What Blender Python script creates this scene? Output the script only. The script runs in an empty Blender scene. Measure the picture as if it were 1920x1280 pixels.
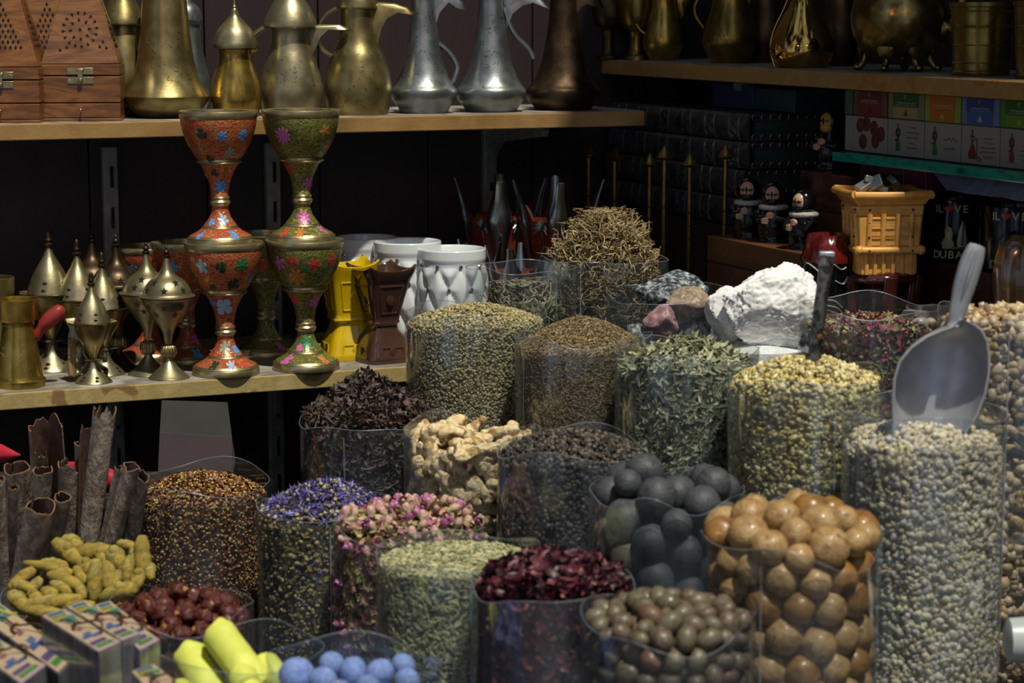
import bpy, bmesh, math, random
import numpy as np
from mathutils import Vector, Matrix, noise
R = random.Random(7)
RNG = np.random.default_rng(5)
PI = math.pi
scene = bpy.context.scene
COL = scene.collection

# ------------------------------------------------------------------ camera
F = 4250.0
CAMZ = 1.5
TH = math.atan(632.0 / F)
cd = bpy.data.cameras.new('camera'); cam = bpy.data.objects.new('camera', cd); COL.objects.link(cam)
cam.location = (0, 0, CAMZ); cam.rotation_euler = (PI / 2 - TH, 0, 0)
cd.sensor_width = 36; cd.lens = 36 * F / 1920.0
cd.clip_start = .05; cd.clip_end = 100
cd.dof.use_dof = True; cd.dof.focus_distance = 2.88; cd.dof.aperture_fstop = 6.3; cd.dof.aperture_blades = 7
scene.camera = cam

def zpix(py, Y):
    return CAMZ - Y * math.tan(TH + math.atan((py - 640.0) / F))
def lax(z, Y):
    return Y * math.cos(TH) + (CAMZ - z) * math.sin(TH)
def xpix(px, z, Y):
    return (px - 960.0) / F * lax(z, Y)
def W(px, py, Y):
    z = zpix(py, Y); return Vector((xpix(px, z, Y), Y, z))
def loc_on(px, z, c, k):            # point where a plan line Y = c + kX passes the column px at height z
    Y = c
    for _ in range(40):
        X = xpix(px, z, Y); Y = .5 * Y + .5 * (c + k * X)
    return Vector((xpix(px, z, Y), Y, z))
KL, CL = .4366, 3.186               # front edge of the shelves on the back wall
KR, CR = -2.29, 3.85                # front edge of the shelves on the side wall
AL = math.radians(23.6); AR = math.radians(-66.4)
UP_Z, LOW_Z, SIDE_Z, GLASS_Z, SIDELOW_Z = 1.349, 1.0181, 1.4153, 1.3133, 1.045
LOWD = .10
def onL(px, z, d): return loc_on(px, z, CL + d / .9165, KL)
def onR(px, z, d): return loc_on(px, z, CR + d / .4003, KR)
def SC(z, Y): return lax(z, Y) / F

# ------------------------------------------------------------------ materials
MATS = {}
def hexc(h):
    h = h.lstrip('#'); v = [int(h[i:i + 2], 16) / 255 for i in (0, 2, 4)]
    return tuple((c / 12.92 if c <= .04045 else ((c + .055) / 1.055) ** 2.4) for c in v) + (1,)
def M(name, cols, rough=.5, metal=0., scale=40., bump=0., bscale=None, island=False, coat=0., detail=4., stops=None, sss=0., trans=0., alpha=1., spec=.5, mapping=None, kind='noise', rvar=0., ior=1.45, dist=0.):
    if name in MATS: return MATS[name]
    if isinstance(cols, str): cols = [cols]
    m = bpy.data.materials.new(name); m.use_nodes = True
    nt = m.node_tree; N = nt.nodes; L = nt.links; N.clear()
    out = N.new('ShaderNodeOutputMaterial'); b = N.new('ShaderNodeBsdfPrincipled')
    L.new(b.outputs[0], out.inputs[0])
    b.inputs['Roughness'].default_value = rough; b.inputs['Metallic'].default_value = metal
    b.inputs['Coat Weight'].default_value = coat; b.inputs['Coat Roughness'].default_value = .08
    b.inputs['Specular IOR Level'].default_value = spec; b.inputs['IOR'].default_value = ior
    if sss: b.inputs['Subsurface Weight'].default_value = sss; b.inputs['Subsurface Scale'].default_value = .004
    if trans: b.inputs['Transmission Weight'].default_value = trans
    tc = N.new('ShaderNodeTexCoord'); src = tc.outputs['Object']
    if mapping:
        mp = N.new('ShaderNodeMapping'); mp.inputs['Scale'].default_value = mapping; L.new(src, mp.inputs[0]); src = mp.outputs[0]
    nz = N.new('ShaderNodeTexNoise'); nz.inputs['Scale'].default_value = scale; nz.inputs['Detail'].default_value = detail
    nz.inputs['Distortion'].default_value = dist
    L.new(src, nz.inputs['Vector'])
    if len(cols) == 1:
        b.inputs['Base Color'].default_value = hexc(cols[0])
    else:
        cr = N.new('ShaderNodeValToRGB'); e = cr.color_ramp.elements
        n = len(cols)
        if island:
            pos = [i / n for i in range(n)]; cr.color_ramp.interpolation = 'CONSTANT'
            g = N.new('ShaderNodeNewGeometry'); fac = g.outputs['Random Per Island']
        else:
            pos = stops or [.3 + .4 * i / (n - 1) for i in range(n)]
            fac = nz.outputs['Fac']
            if kind == 'wood':
                wv = N.new('ShaderNodeTexWave'); wv.inputs['Scale'].default_value = scale; wv.inputs['Distortion'].default_value = 6
                wv.inputs['Detail'].default_value = 4; wv.inputs['Detail Scale'].default_value = 1.5; L.new(src, wv.inputs[0]); fac = wv.outputs['Fac']
                pos = stops or [i / (n - 1) for i in range(n)]
        while len(e) < n: e.new(.5)
        for i in range(n): e[i].position = pos[i]
        for i in range(n): e[i].color = hexc(cols[i])
        L.new(fac, cr.inputs[0])
        if island:      # a little tone change inside each piece
            mx = N.new('ShaderNodeMixRGB'); mx.blend_type = 'MULTIPLY'; mx.inputs[0].default_value = 1
            mr = N.new('ShaderNodeMapRange'); mr.inputs[1].default_value = .3; mr.inputs[2].default_value = .7; mr.inputs[3].default_value = .75; mr.inputs[4].default_value = 1.2
            L.new(nz.outputs['Fac'], mr.inputs[0]); L.new(cr.outputs[0], mx.inputs[1]); L.new(mr.outputs[0], mx.inputs[2])
            L.new(mx.outputs[0], b.inputs['Base Color'])
        else:
            L.new(cr.outputs[0], b.inputs['Base Color'])
    if rvar:
        mr = N.new('ShaderNodeMapRange'); mr.inputs[1].default_value = .3; mr.inputs[2].default_value = .7
        mr.inputs[3].default_value = max(.02, rough - rvar); mr.inputs[4].default_value = min(1, rough + rvar)
        n3 = N.new('ShaderNodeTexNoise'); n3.inputs['Scale'].default_value = scale * 1.7; n3.inputs['Detail'].default_value = 6
        L.new(src, n3.inputs['Vector']); L.new(n3.outputs['Fac'], mr.inputs[0]); L.new(mr.outputs[0], b.inputs['Roughness'])
    if bump:
        n2 = N.new('ShaderNodeTexNoise'); n2.inputs['Scale'].default_value = bscale or scale; n2.inputs['Detail'].default_value = 6
        L.new(src, n2.inputs['Vector'])
        bp = N.new('ShaderNodeBump'); bp.inputs['Strength'].default_value = bump; bp.inputs['Distance'].default_value = .002
        L.new(n2.outputs['Fac'], bp.inputs['Height']); L.new(bp.outputs[0], b.inputs['Normal'])
    MATS[name] = m
    return m

def enamel(name, base, scroll, scale=420.):       # enamel ground engraved with fine gilt scrollwork
    m = M(name, [base], rough=.32, scale=30)
    nt = m.node_tree; N = nt.nodes; L = nt.links
    b = [n for n in N if n.type == 'BSDF_PRINCIPLED'][0]
    tc = N.new('ShaderNodeTexCoord')
    nz = N.new('ShaderNodeTexNoise'); nz.inputs['Scale'].default_value = 90; nz.inputs['Detail'].default_value = 1
    L.new(tc.outputs['Object'], nz.inputs['Vector'])
    add = N.new('ShaderNodeVectorMath'); add.operation = 'MULTIPLY_ADD'; add.inputs[1].default_value = (.018, .018, .018)
    L.new(nz.outputs['Color'], add.inputs[0]); L.new(tc.outputs['Object'], add.inputs[2])
    vo = N.new('ShaderNodeTexVoronoi'); vo.feature = 'DISTANCE_TO_EDGE'; vo.inputs['Scale'].default_value = scale * .33
    L.new(add.outputs[0], vo.inputs['Vector'])
    vd = N.new('ShaderNodeTexVoronoi'); vd.feature = 'F1'; vd.inputs['Scale'].default_value = scale * .33; L.new(add.outputs[0], vd.inputs['Vector'])
    sn = N.new('ShaderNodeMath'); sn.operation = 'MULTIPLY'; sn.inputs[1].default_value = 17; L.new(vd.outputs['Distance'], sn.inputs[0])
    s2 = N.new('ShaderNodeMath'); s2.operation = 'SINE'; L.new(sn.outputs[0], s2.inputs[0])
    gt = N.new('ShaderNodeMapRange'); gt.inputs[1].default_value = .35; gt.inputs[2].default_value = .8; L.new(s2.outputs[0], gt.inputs[0])
    lt = N.new('ShaderNodeMapRange'); lt.inputs[1].default_value = .09; lt.inputs[2].default_value = .03; L.new(vo.outputs[0], lt.inputs[0])
    mx0 = N.new('ShaderNodeMath'); mx0.operation = 'MAXIMUM'; L.new(gt.outputs[0], mx0.inputs[0]); L.new(lt.outputs[0], mx0.inputs[1])
    sc = N.new('ShaderNodeMath'); sc.operation = 'MULTIPLY'; sc.inputs[1].default_value = .75; L.new(mx0.outputs[0], sc.inputs[0])
    mx = N.new('ShaderNodeMixRGB'); mx.inputs[1].default_value = hexc(base); mx.inputs[2].default_value = hexc(scroll)
    L.new(sc.outputs[0], mx.inputs[0]); L.new(mx.outputs[0], b.inputs['Base Color'])
    mm = N.new('ShaderNodeMath'); mm.operation = 'MULTIPLY'; mm.inputs[1].default_value = .7; L.new(sc.outputs[0], mm.inputs[0]); L.new(mm.outputs[0], b.inputs['Metallic'])
    bp = N.new('ShaderNodeBump'); bp.inputs['Strength'].default_value = .5; bp.inputs['Distance'].default_value = .001; bp.invert = True
    L.new(mx0.outputs[0], bp.inputs['Height']); L.new(bp.outputs[0], b.inputs['Normal'])
    return m

def plastic(name, haze=.07, tint='#eef2f4', gloss=.10, rough=.10, hz='#9fb0c4'):
    m = bpy.data.materials.new(name); m.use_nodes = True; nt = m.node_tree; N = nt.nodes; L = nt.links; N.clear()
    out = N.new('ShaderNodeOutputMaterial'); tr = N.new('ShaderNodeBsdfTransparent'); tr.inputs[0].default_value = hexc(tint)
    gl = N.new('ShaderNodeBsdfGlossy'); gl.inputs['Roughness'].default_value = rough; gl.inputs[0].default_value = (.9, .95, 1, 1)
    df = N.new('ShaderNodeBsdfTranslucent'); df.inputs[0].default_value = hexc(hz)
    d2 = N.new('ShaderNodeBsdfDiffuse'); d2.inputs[0].default_value = hexc(hz)
    ad = N.new('ShaderNodeMixShader'); ad.inputs[0].default_value = .5; L.new(df.outputs[0], ad.inputs[1]); L.new(d2.outputs[0], ad.inputs[2])
    lw = N.new('ShaderNodeLayerWeight'); lw.inputs[0].default_value = .28
    mr = N.new('ShaderNodeMapRange'); mr.inputs[3].default_value = gloss * .6; mr.inputs[4].default_value = min(.75, gloss * 4); L.new(lw.outputs['Facing'], mr.inputs[0])
    tc = N.new('ShaderNodeTexCoord'); nz = N.new('ShaderNodeTexNoise'); nz.inputs['Scale'].default_value = 22; nz.inputs['Detail'].default_value = 3
    mp = N.new('ShaderNodeMapping'); mp.inputs['Scale'].default_value = (1, 1, .35); L.new(tc.outputs['Object'], mp.inputs[0]); L.new(mp.outputs[0], nz.inputs['Vector'])
    bp = N.new('ShaderNodeBump'); bp.inputs['Strength'].default_value = .35; bp.inputs['Distance'].default_value = .003
    L.new(nz.outputs['Fac'], bp.inputs['Height']); L.new(bp.outputs[0], gl.inputs['Normal'])
    m1 = N.new('ShaderNodeMixShader'); m1.inputs[0].default_value = haze
    hr = N.new('ShaderNodeMapRange'); hr.inputs[1].default_value = .35; hr.inputs[2].default_value = .7; hr.inputs[3].default_value = haze * .4; hr.inputs[4].default_value = haze * 1.8
    L.new(nz.outputs['Fac'], hr.inputs[0]); L.new(hr.outputs[0], m1.inputs[0])
    L.new(tr.outputs[0], m1.inputs[1]); L.new(ad.outputs[0], m1.inputs[2])
    m2 = N.new('ShaderNodeMixShader'); L.new(mr.outputs[0], m2.inputs[0]); L.new(m1.outputs[0], m2.inputs[1]); L.new(gl.outputs[0], m2.inputs[2])
    L.new(m2.outputs[0], out.inputs[0]); MATS[name] = m
    return m

# ------------------------------------------------------------------ mesh collector
class MB:
    def __init__(s): s.v = []; s.f = []; s.m = []
    def add(s, vs, fs, mi=0):
        o = len(s.v); s.v.extend([tuple(v) for v in vs]); s.f.extend([tuple(i + o for i in f) for f in fs]); s.m.extend([mi] * len(fs)); return s
    def tf(s, mat, start=0):
        for i in range(start, len(s.v)): s.v[i] = tuple(mat @ Vector(s.v[i]))
        return s
    def lathe(s, prof, seg=48, c=(0, 0, 0), mi=0, cap=(True, True), mod=None):
        vs = []; n = len(prof)
        for j, (r, z) in enumerate(prof):
            for i in range(seg):
                a = 2 * PI * i / seg; rr = r if mod is None else r * mod(a, j / (n - 1.), z)
                vs.append((c[0] + rr * math.cos(a), c[1] + rr * math.sin(a), c[2] + z))
        fs = [(j * seg + i, j * seg + (i + 1) % seg, (j + 1) * seg + (i + 1) % seg, (j + 1) * seg + i) for j in range(n - 1) for i in range(seg)]
        if cap[0]: fs.append(tuple(reversed(range(seg))))
        if cap[1]: fs.append(tuple((n - 1) * seg + i for i in range(seg)))
        return s.add(vs, fs, mi)
    def box(s, c, d, rot=None, mi=0, taper=1.):
        x, y, z = d[0] / 2, d[1] / 2, d[2] / 2; t = taper
        vs = [(-x, -y, -z), (x, -y, -z), (x, y, -z), (-x, y, -z), (-x * t, -y * t, z), (x * t, -y * t, z), (x * t, y * t, z), (-x * t, y * t, z)]
        Rm = rot if rot is not None else Matrix.Identity(3)
        vs = [Vector(c) + Rm @ Vector(v) for v in vs]
        return s.add(vs, [(3, 2, 1, 0), (4, 5, 6, 7), (0, 1, 5, 4), (1, 2, 6, 5), (2, 3, 7, 6), (3, 0, 4, 7)], mi)
    def sweep(s, pts, ra, rb=None, up=(0, 1, 0), seg=12, mi=0, cap=True):
        pts = [Vector(p) for p in pts]; n = len(pts); rb = rb or ra
        if not hasattr(ra, '__len__'): ra = [ra] * n
        if not hasattr(rb, '__len__'): rb = [rb] * n
        vs = []; up = Vector(up).normalized()
        for i, p in enumerate(pts):
            t = (pts[min(i + 1, n - 1)] - pts[max(i - 1, 0)]).normalized()
            a = t.cross(up)
            if a.length < 1e-3: a = t.cross(Vector((1, .1, 0)))
            a.normalize(); b = a.cross(t).normalized()
            for k in range(seg):
                q = 2 * PI * k / seg; vs.append(p + a * (math.cos(q) * ra[i]) + b * (math.sin(q) * rb[i]))
        fs = [(i * seg + k, i * seg + (k + 1) % seg, (i + 1) * seg + (k + 1) % seg, (i + 1) * seg + k) for i in range(n - 1) for k in range(seg)]
        if cap: fs += [tuple(reversed(range(seg))), tuple((n - 1) * seg + k for k in range(seg))]
        return s.add(vs, fs, mi)
    def ell(s, c, r, rot=None, su=16, sv=10, mi=0, fn=None):
        vs = []; Rm = rot if rot is not None else Matrix.Identity(3)
        if not hasattr(r, '__len__'): r = (r, r, r)
        for j in range(1, sv):
            for i in range(su):
                a = 2 * PI * i / su; b = PI * j / sv - PI / 2
                d = Vector((math.cos(a) * math.cos(b), math.sin(a) * math.cos(b), math.sin(b)))
                k = fn(d) if fn else 1
                vs.append(Vector(c) + Rm @ Vector((d.x * r[0] * k, d.y * r[1] * k, d.z * r[2] * k)))
        for sg in (-1, 1):
            k = fn(Vector((0, 0, sg))) if fn else 1
            vs.append(Vector(c) + Rm @ Vector((0, 0, sg * r[2] * k)))
        nb = (sv - 1) * su
        fs = [(j * su + i, j * su + (i + 1) % su, (j + 1) * su + (i + 1) % su, (j + 1) * su + i) for j in range(sv - 2) for i in range(su)]
        fs += [(nb, (i + 1) % su, i) for i in range(su)] + [(nb + 1, (sv - 2) * su + i, (sv - 2) * su + (i + 1) % su) for i in range(su)]
        return s.add(vs, fs, mi)
    def plate(s, poly, t, inset=.0, y0=0., mi=0):       # poly in xz, thickness along y
        n = len(poly); cx = sum(p[0] for p in poly) / n; cz = sum(p[1] for p in poly) / n
        def ins(p, k): 
            d = math.hypot(p[0] - cx, p[1] - cz) or 1; q = max(0, 1 - k / d); return (cx + (p[0] - cx) * q, cz + (p[1] - cz) * q)
        lay = [(-t / 2, inset), (-t / 4, 0), (t / 4, 0), (t / 2, inset)] if inset else [(-t / 2, 0), (t / 2, 0)]
        vs = []
        for y, k in lay:
            for p in poly:
                q = ins(p, k); vs.append((q[0], y0 + y, q[1]))
        fs = [(j * n + i, j * n + (i + 1) % n, (j + 1) * n + (i + 1) % n, (j + 1) * n + i) for j in range(len(lay) - 1) for i in range(n)]
        fs += [tuple(reversed(range(n))), tuple((len(lay) - 1) * n + i for i in range(n))]
        return s.add(vs, fs, mi)
    def build(s, name, mats, parent=None, loc=None, rotz=0., smooth=True, angle=40, bevel=0., sub=0, mod=None):
        me = bpy.data.meshes.new(name); me.from_pydata(s.v, [], s.f)
        if not isinstance(mats, (list, tuple)): mats = [mats]
        for m in mats: me.materials.append(m)
        if len(mats) > 1: me.polygons.foreach_set('material_index', s.m)
        bm = bmesh.new(); bm.from_mesh(me); bmesh.ops.recalc_face_normals(bm, faces=bm.faces); bm.to_mesh(me); bm.free()
        if smooth:
            me.polygons.foreach_set('use_smooth', [True] * len(me.polygons))
            if angle < 180: me.set_sharp_from_angle(angle=math.radians(angle))
        me.update()
        o = bpy.data.objects.new(name, me); COL.objects.link(o)
        if parent: o.parent = parent
        if loc is not None: o.location = loc
        o.rotation_euler = (0, 0, rotz)
        if bevel:
            b = o.modifiers.new('bevel', 'BEVEL'); b.width = bevel; b.segments = 2; b.limit_method = 'ANGLE'; b.angle_limit = .6
        if sub:
            u = o.modifiers.new('sub', 'SUBSURF'); u.levels = sub; u.render_levels = sub
        return o

def tag(o, label=None, cat=None, group=None, kind=None):
    if label: o['label'] = label
    if cat: o['category'] = cat
    if group: o['group'] = group
    if kind: o['kind'] = kind
    return o
def thing(name, label, cat, loc=(0, 0, 0), rotz=0., group=None):
    o = bpy.data.objects.new(name, None); o.empty_display_size = .02; COL.objects.link(o)
    o.location = loc; o.rotation_euler = (0, 0, rotz); return tag(o, label, cat, group)
def copy_tree(root, loc=None, rot=None, label=None, group=None, scale=None):
    r = root.copy(); COL.objects.link(r)
    if loc is not None: r.location = loc
    if rot is not None: r.rotation_euler = rot
    if scale is not None: r.scale = (scale,) * 3 if not hasattr(scale, '__len__') else scale
    if label: r['label'] = label
    if group: r['group'] = group
    for ch in list(root.children):
        c = ch.copy(); COL.objects.link(c); c.parent = r
        for g in list(ch.children):
            d = g.copy(); COL.objects.link(d); d.parent = c
    return r
def mesh_np(name, V, T, mats, mi=None, smooth=True):
    me = bpy.data.meshes.new(name); nv, nf = len(V), len(T); k = T.shape[1]
    me.vertices.add(nv); me.vertices.foreach_set('co', V.astype(np.float32).ravel())
    me.loops.add(nf * k); me.loops.foreach_set('vertex_index', T.astype(np.int32).ravel())
    me.polygons.add(nf); me.polygons.foreach_set('loop_start', np.arange(0, nf * k, k, dtype=np.int32))
    me.polygons.foreach_set('loop_total', np.full(nf, k, dtype=np.int32))
    for m in mats: me.materials.append(m)
    if mi is not None: me.polygons.foreach_set('material_index', mi.astype(np.int32))
    if smooth: me.polygons.foreach_set('use_smooth', np.ones(nf, dtype=bool))
    me.update(calc_edges=True); me.validate()
    o = bpy.data.objects.new(name, me); COL.objects.link(o); return o
def baked(o, name, mats=None):      # evaluate modifiers into a fresh mesh
    dg = bpy.context.evaluated_depsgraph_get(); dg.update()
    me = bpy.data.meshes.new_from_object(o.evaluated_get(dg)); me.name = name
    return me

# ------------------------------------------------------------------ grains
def ico(sub=0):
    bm = bmesh.new(); bmesh.ops.create_icosphere(bm, subdivisions=sub + 1, radius=1)
    v = np.array([x.co[:] for x in bm.verts]); f = np.array([[q.index for q in x.verts] for x in bm.faces]); bm.free(); return v, f
def spindle(n=5, rings=(.0, .55, 1., .85, .0), curve=0.):
    vs = []; m = len(rings)
    for j, r in enumerate(rings):
        x = -1 + 2 * j / (m - 1)
        for i in range(n):
            a = 2 * PI * i / n; vs.append((x, math.cos(a) * max(r, .06), math.sin(a) * max(r, .06) + curve * (1 - x * x)))
    f = []
    for j in range(m - 1):
        for i in range(n):
            a, b, c, d = j * n + i, j * n + (i + 1) % n, (j + 1) * n + (i + 1) % n, (j + 1) * n + i; f += [(a, b, c), (a, c, d)]
    return np.array(vs), np.array(f)
def leafg(w=.35, fold=.25, curl=.5, n=4):
    vs = []
    for j in range(n + 1):
        x = -1 + 2 * j / n; ww = w * math.sqrt(max(0, 1 - x * x)) + .04; zc = curl * (x * x - .4) * .5
        vs += [(x, -ww, zc + fold * ww), (x, 0, zc), (x, ww, zc + fold * ww)]
    f = []
    for j in range(n):
        for k in (0, 1):
            a = j * 3 + k; b = a + 1; c = a + 4; d = a + 3; f += [(a, b, c), (a, c, d)]
    return np.array(vs), np.array(f)
def frames(nrm, n, tilt):
    a = RNG.normal(size=(n, 3)) * tilt; nn = nrm + a; nn /= np.linalg.norm(nn, axis=1)[:, None]
    r = RNG.normal(size=(n, 3)); x = np.cross(r, nn); x /= np.linalg.norm(x, axis=1)[:, None]; y = np.cross(nn, x)
    return np.stack([x, y, nn], axis=2)      # columns
def scatter(tmpl, P, Nn, size, tilt=.3, svar=.2, jit=0.):
    tv, tf = tmpl; n = len(P); Fm = frames(Nn, n, tilt)
    s = np.array(size)[None, :] * (1 + svar * RNG.uniform(-1, 1, (n, 1)))
    loc = tv[None] * s[:, None, :]
    if jit: loc = loc * (1 + jit * RNG.uniform(-1, 1, (n, len(tv), 1)))
    V = np.einsum('nij,nkj->nki', Fm, loc) + P[:, None, :]
    T = tf[None] + (np.arange(n) * len(tv))[:, None, None]
    return V.reshape(-1, 3), T.reshape(-1, 3)

class Bag:
    def __init__(s, px, Y, wpx, rim_py, edge_py, peak_py, z0, sq=0., peak_off=(0, 0), pw=1.6, rot=0.):
        s.Y = Y; zr = zpix(rim_py, Y); s.r = wpx / 2 * SC(zr, Y); s.c = Vector((xpix(px, zr, Y), Y, 0))
        s.z0 = z0; s.zr = zr; s.ze = zpix(edge_py, Y); s.zp = zpix(peak_py, Y); s.vis = max(z0 + .004, zpix(1320, Y - s.r)); s.sq = sq; s.po = peak_off; s.pw = pw
        s.ph = [R.uniform(0, 6.28) for _ in range(6)]; s.rot = rot
    def rad(s, a, h):        # outline: rounded, slightly irregular film; h = 0..1 up the side
        w = 1 + .010 * np.sin(3 * a + s.ph[0] + 2 * h) + .008 * np.sin(5 * a + s.ph[1] - 3 * h) + .006 * np.sin(9 * a + s.ph[2] + 7 * h)
        if s.sq:
            c, q = abs(np.cos(a - s.rot)), abs(np.sin(a - s.rot)); p = 2 + s.sq * 4; w *= (c ** p + q ** p) ** (-1 / p) * (1 - .06 * s.sq)
        return s.r * w
    def dome(s, x, y):       # x, y relative to the centre
        ox, oy = s.po; rr = math.hypot(x - ox * s.r * (1 - math.hypot(x, y) / s.r), y - oy * s.r * (1 - math.hypot(x, y) / s.r)) / s.r
        return s.ze + (s.zp - s.ze) * max(0, 1 - min(1, rr) ** s.pw)
    def build(s, label, mat, rimmat, dz=.004, name='spice_bag', wob=3, seg=96, flare=0., high=None):
        root = thing(name, label, 'bag', (s.c.x, s.c.y, s.z0))
        b = MB(); n = 22; vs = []; H = s.zr - s.z0
        rim = []
        for j in range(n + 1):
            h = j / n
            for i in range(seg):
                a = 2 * PI * i / seg; r = s.rad(a, h) * (1 + flare * h ** 6) * (1 if h > .06 else .93 + h)
                top = H + dz * math.sin(wob * a + s.ph[3]) + dz * .6 * math.sin((wob + 2) * a + s.ph[4])
                if high: top += high * max(0, math.sin(a)) ** 1.5
                z = top * h
                v = (r * math.cos(a), r * math.sin(a), z); vs.append(v)
                if j == n: rim.append(v)
        fs = [(j * seg + i, j * seg + (i + 1) % seg, (j + 1) * seg + (i + 1) % seg, (j + 1) * seg + i) for j in range(n) for i in range(seg)]
        fs.append(tuple(reversed(range(seg))))
        b.add(vs, fs); b.build('film', mat, root, angle=180)
        t = MB(); t.sweep(rim + [rim[0]], .00045, up=(0, 0, 1), seg=6, cap=False); t.build('rim', rimmat, root)
        # the heat-sealed seam running down the film
        a = s.ph[5] if s.ph[5] > PI else s.ph[5] + PI
        r0 = s.r
        pts = [(s.rad(a, h) * 1.006 * math.cos(a), s.rad(a, h) * 1.006 * math.sin(a), .02 + (H - .028) * h) for h in [k / 20 for k in range(21)]]
        q = MB(); q.sweep(pts, .0008, .0002, up=(math.cos(a), math.sin(a), 0), seg=6); q.build('seam', rimmat, root)
        s.root = root; return root
    def core(s, shrink, drop):
        b = MB(); seg = 48; rs = [1, .97, .9, .8, .65, .5, .35, .2, .08]; vs = []
        lev = [s.vis, (s.vis + s.ze) / 2, s.ze - drop - .004]
        for z in lev:
            for i in range(seg):
                a = 2 * PI * i / seg; h = (z - s.z0) / (s.zr - s.z0); r = s.rad(a, min(1, h)) - shrink; vs.append((r * math.cos(a), r * math.sin(a), z))
        for k in rs:
            for i in range(seg):
                a = 2 * PI * i / seg; r = (s.rad(a, 1) - shrink) * k; x, y = r * math.cos(a), r * math.sin(a); vs.append((x, y, s.dome(x, y) - drop))
        n = len(lev) + len(rs)
        fs = [(j * seg + i, j * seg + (i + 1) % seg, (j + 1) * seg + (i + 1) % seg, (j + 1) * seg + i) for j in range(n - 1) for i in range(seg)]
        fs += [tuple(reversed(range(seg))), tuple((n - 1) * seg + i for i in range(seg))]
        T = []
        for f in fs:
            for k in range(1, len(f) - 1): T.append((f[0], f[k], f[k + 1]))
        return np.array(vs), np.array(T)
    def side_points(s, dens, inset, jit):
        H = s.ze - s.vis; n = int(dens * H * s.r * math.radians(250))
        a = RNG.uniform(math.radians(-215), math.radians(35), n); z = s.vis + RNG.uniform(0, 1, n) * H
        r = np.array([s.rad(q, min(1, (w - s.z0) / (s.zr - s.z0))) for q, w in zip(a, z)]) - inset - np.abs(RNG.normal(size=n)) * jit
        return np.stack([r * np.cos(a), r * np.sin(a), z], 1), np.stack([np.cos(a), np.sin(a), 0 * a], 1)
    def top_points(s, dens, inset, jit):
        n = int(dens * PI * s.r ** 2 * 1.05); a = RNG.uniform(0, 2 * PI, n); q = np.sqrt(RNG.uniform(0, 1, n))
        rm = np.array([s.rad(w, 1) for w in a]) - inset; x = rm * q * np.cos(a); y = rm * q * np.sin(a)
        z = np.array([s.dome(u, v) for u, v in zip(x, y)]) + RNG.uniform(-1, .6, n) * jit; e = .002
        gx = np.array([(s.dome(u + e, v) - s.dome(u - e, v)) / (2 * e) for u, v in zip(x, y)]); gy = np.array([(s.dome(u, v + e) - s.dome(u, v - e)) / (2 * e) for u, v in zip(x, y)])
        Nn = np.stack([-gx, -gy, np.ones(n)], 1); Nn /= np.linalg.norm(Nn, axis=1)[:, None]
        return np.stack([x, y, z], 1), Nn
    def fill(s, name, label, cat, layers, coremat, inset=.003, jit=.0008, drop=.002):
        """layers: (template, size, material, density/m2 side, density top, tilt, svar, jitter)"""
        CV, CT = s.core(inset + .0005 + .7 * max(l[1][1] for l in layers), drop + .4 * max(l[1][1] for l in layers)); Vs = [CV]; Ts = [CT]; Ms = [np.zeros(len(CT), int)]; mats = [coremat]; off = len(CV)
        for (tm, size, mat, ds, dt, tilt, sv, jt) in layers:
            if mat not in mats: mats.append(mat)
            k = mats.index(mat)
            big = max(size)
            for P, Nn in ((s.side_points(ds, inset + .3 * size[2], jit) if ds else (None, None)), (s.top_points(dt, inset + big * .8, jit * 2 + min(size)) if dt else (None, None))):
                if P is None or len(P) == 0: continue
                V, T = scatter(tm, P, Nn, size, tilt if Nn[0][2] or tilt < .2 else min(tilt, .3), sv, jt)
                rr = np.hypot(V[:, 0], V[:, 1]); aa = np.arctan2(V[:, 1], V[:, 0])
                lim = s.rad(aa, np.clip((V[:, 2] - s.z0) / (s.zr - s.z0), 0, 1)) - .0009
                over = (rr > lim) & (V[:, 2] < s.zr + .002); k2 = np.where(over, lim / rr, 1); V[:, 0] *= k2; V[:, 1] *= k2
                Vs.append(V); Ts.append(T + off); Ms.append(np.full(len(T), k)); off += len(V)
        o = mesh_np(name, np.concatenate(Vs), np.concatenate(Ts), mats, np.concatenate(Ms))
        o.location = (s.c.x, s.c.y, 0); tag(o, label, cat, kind='stuff'); return o

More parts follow.
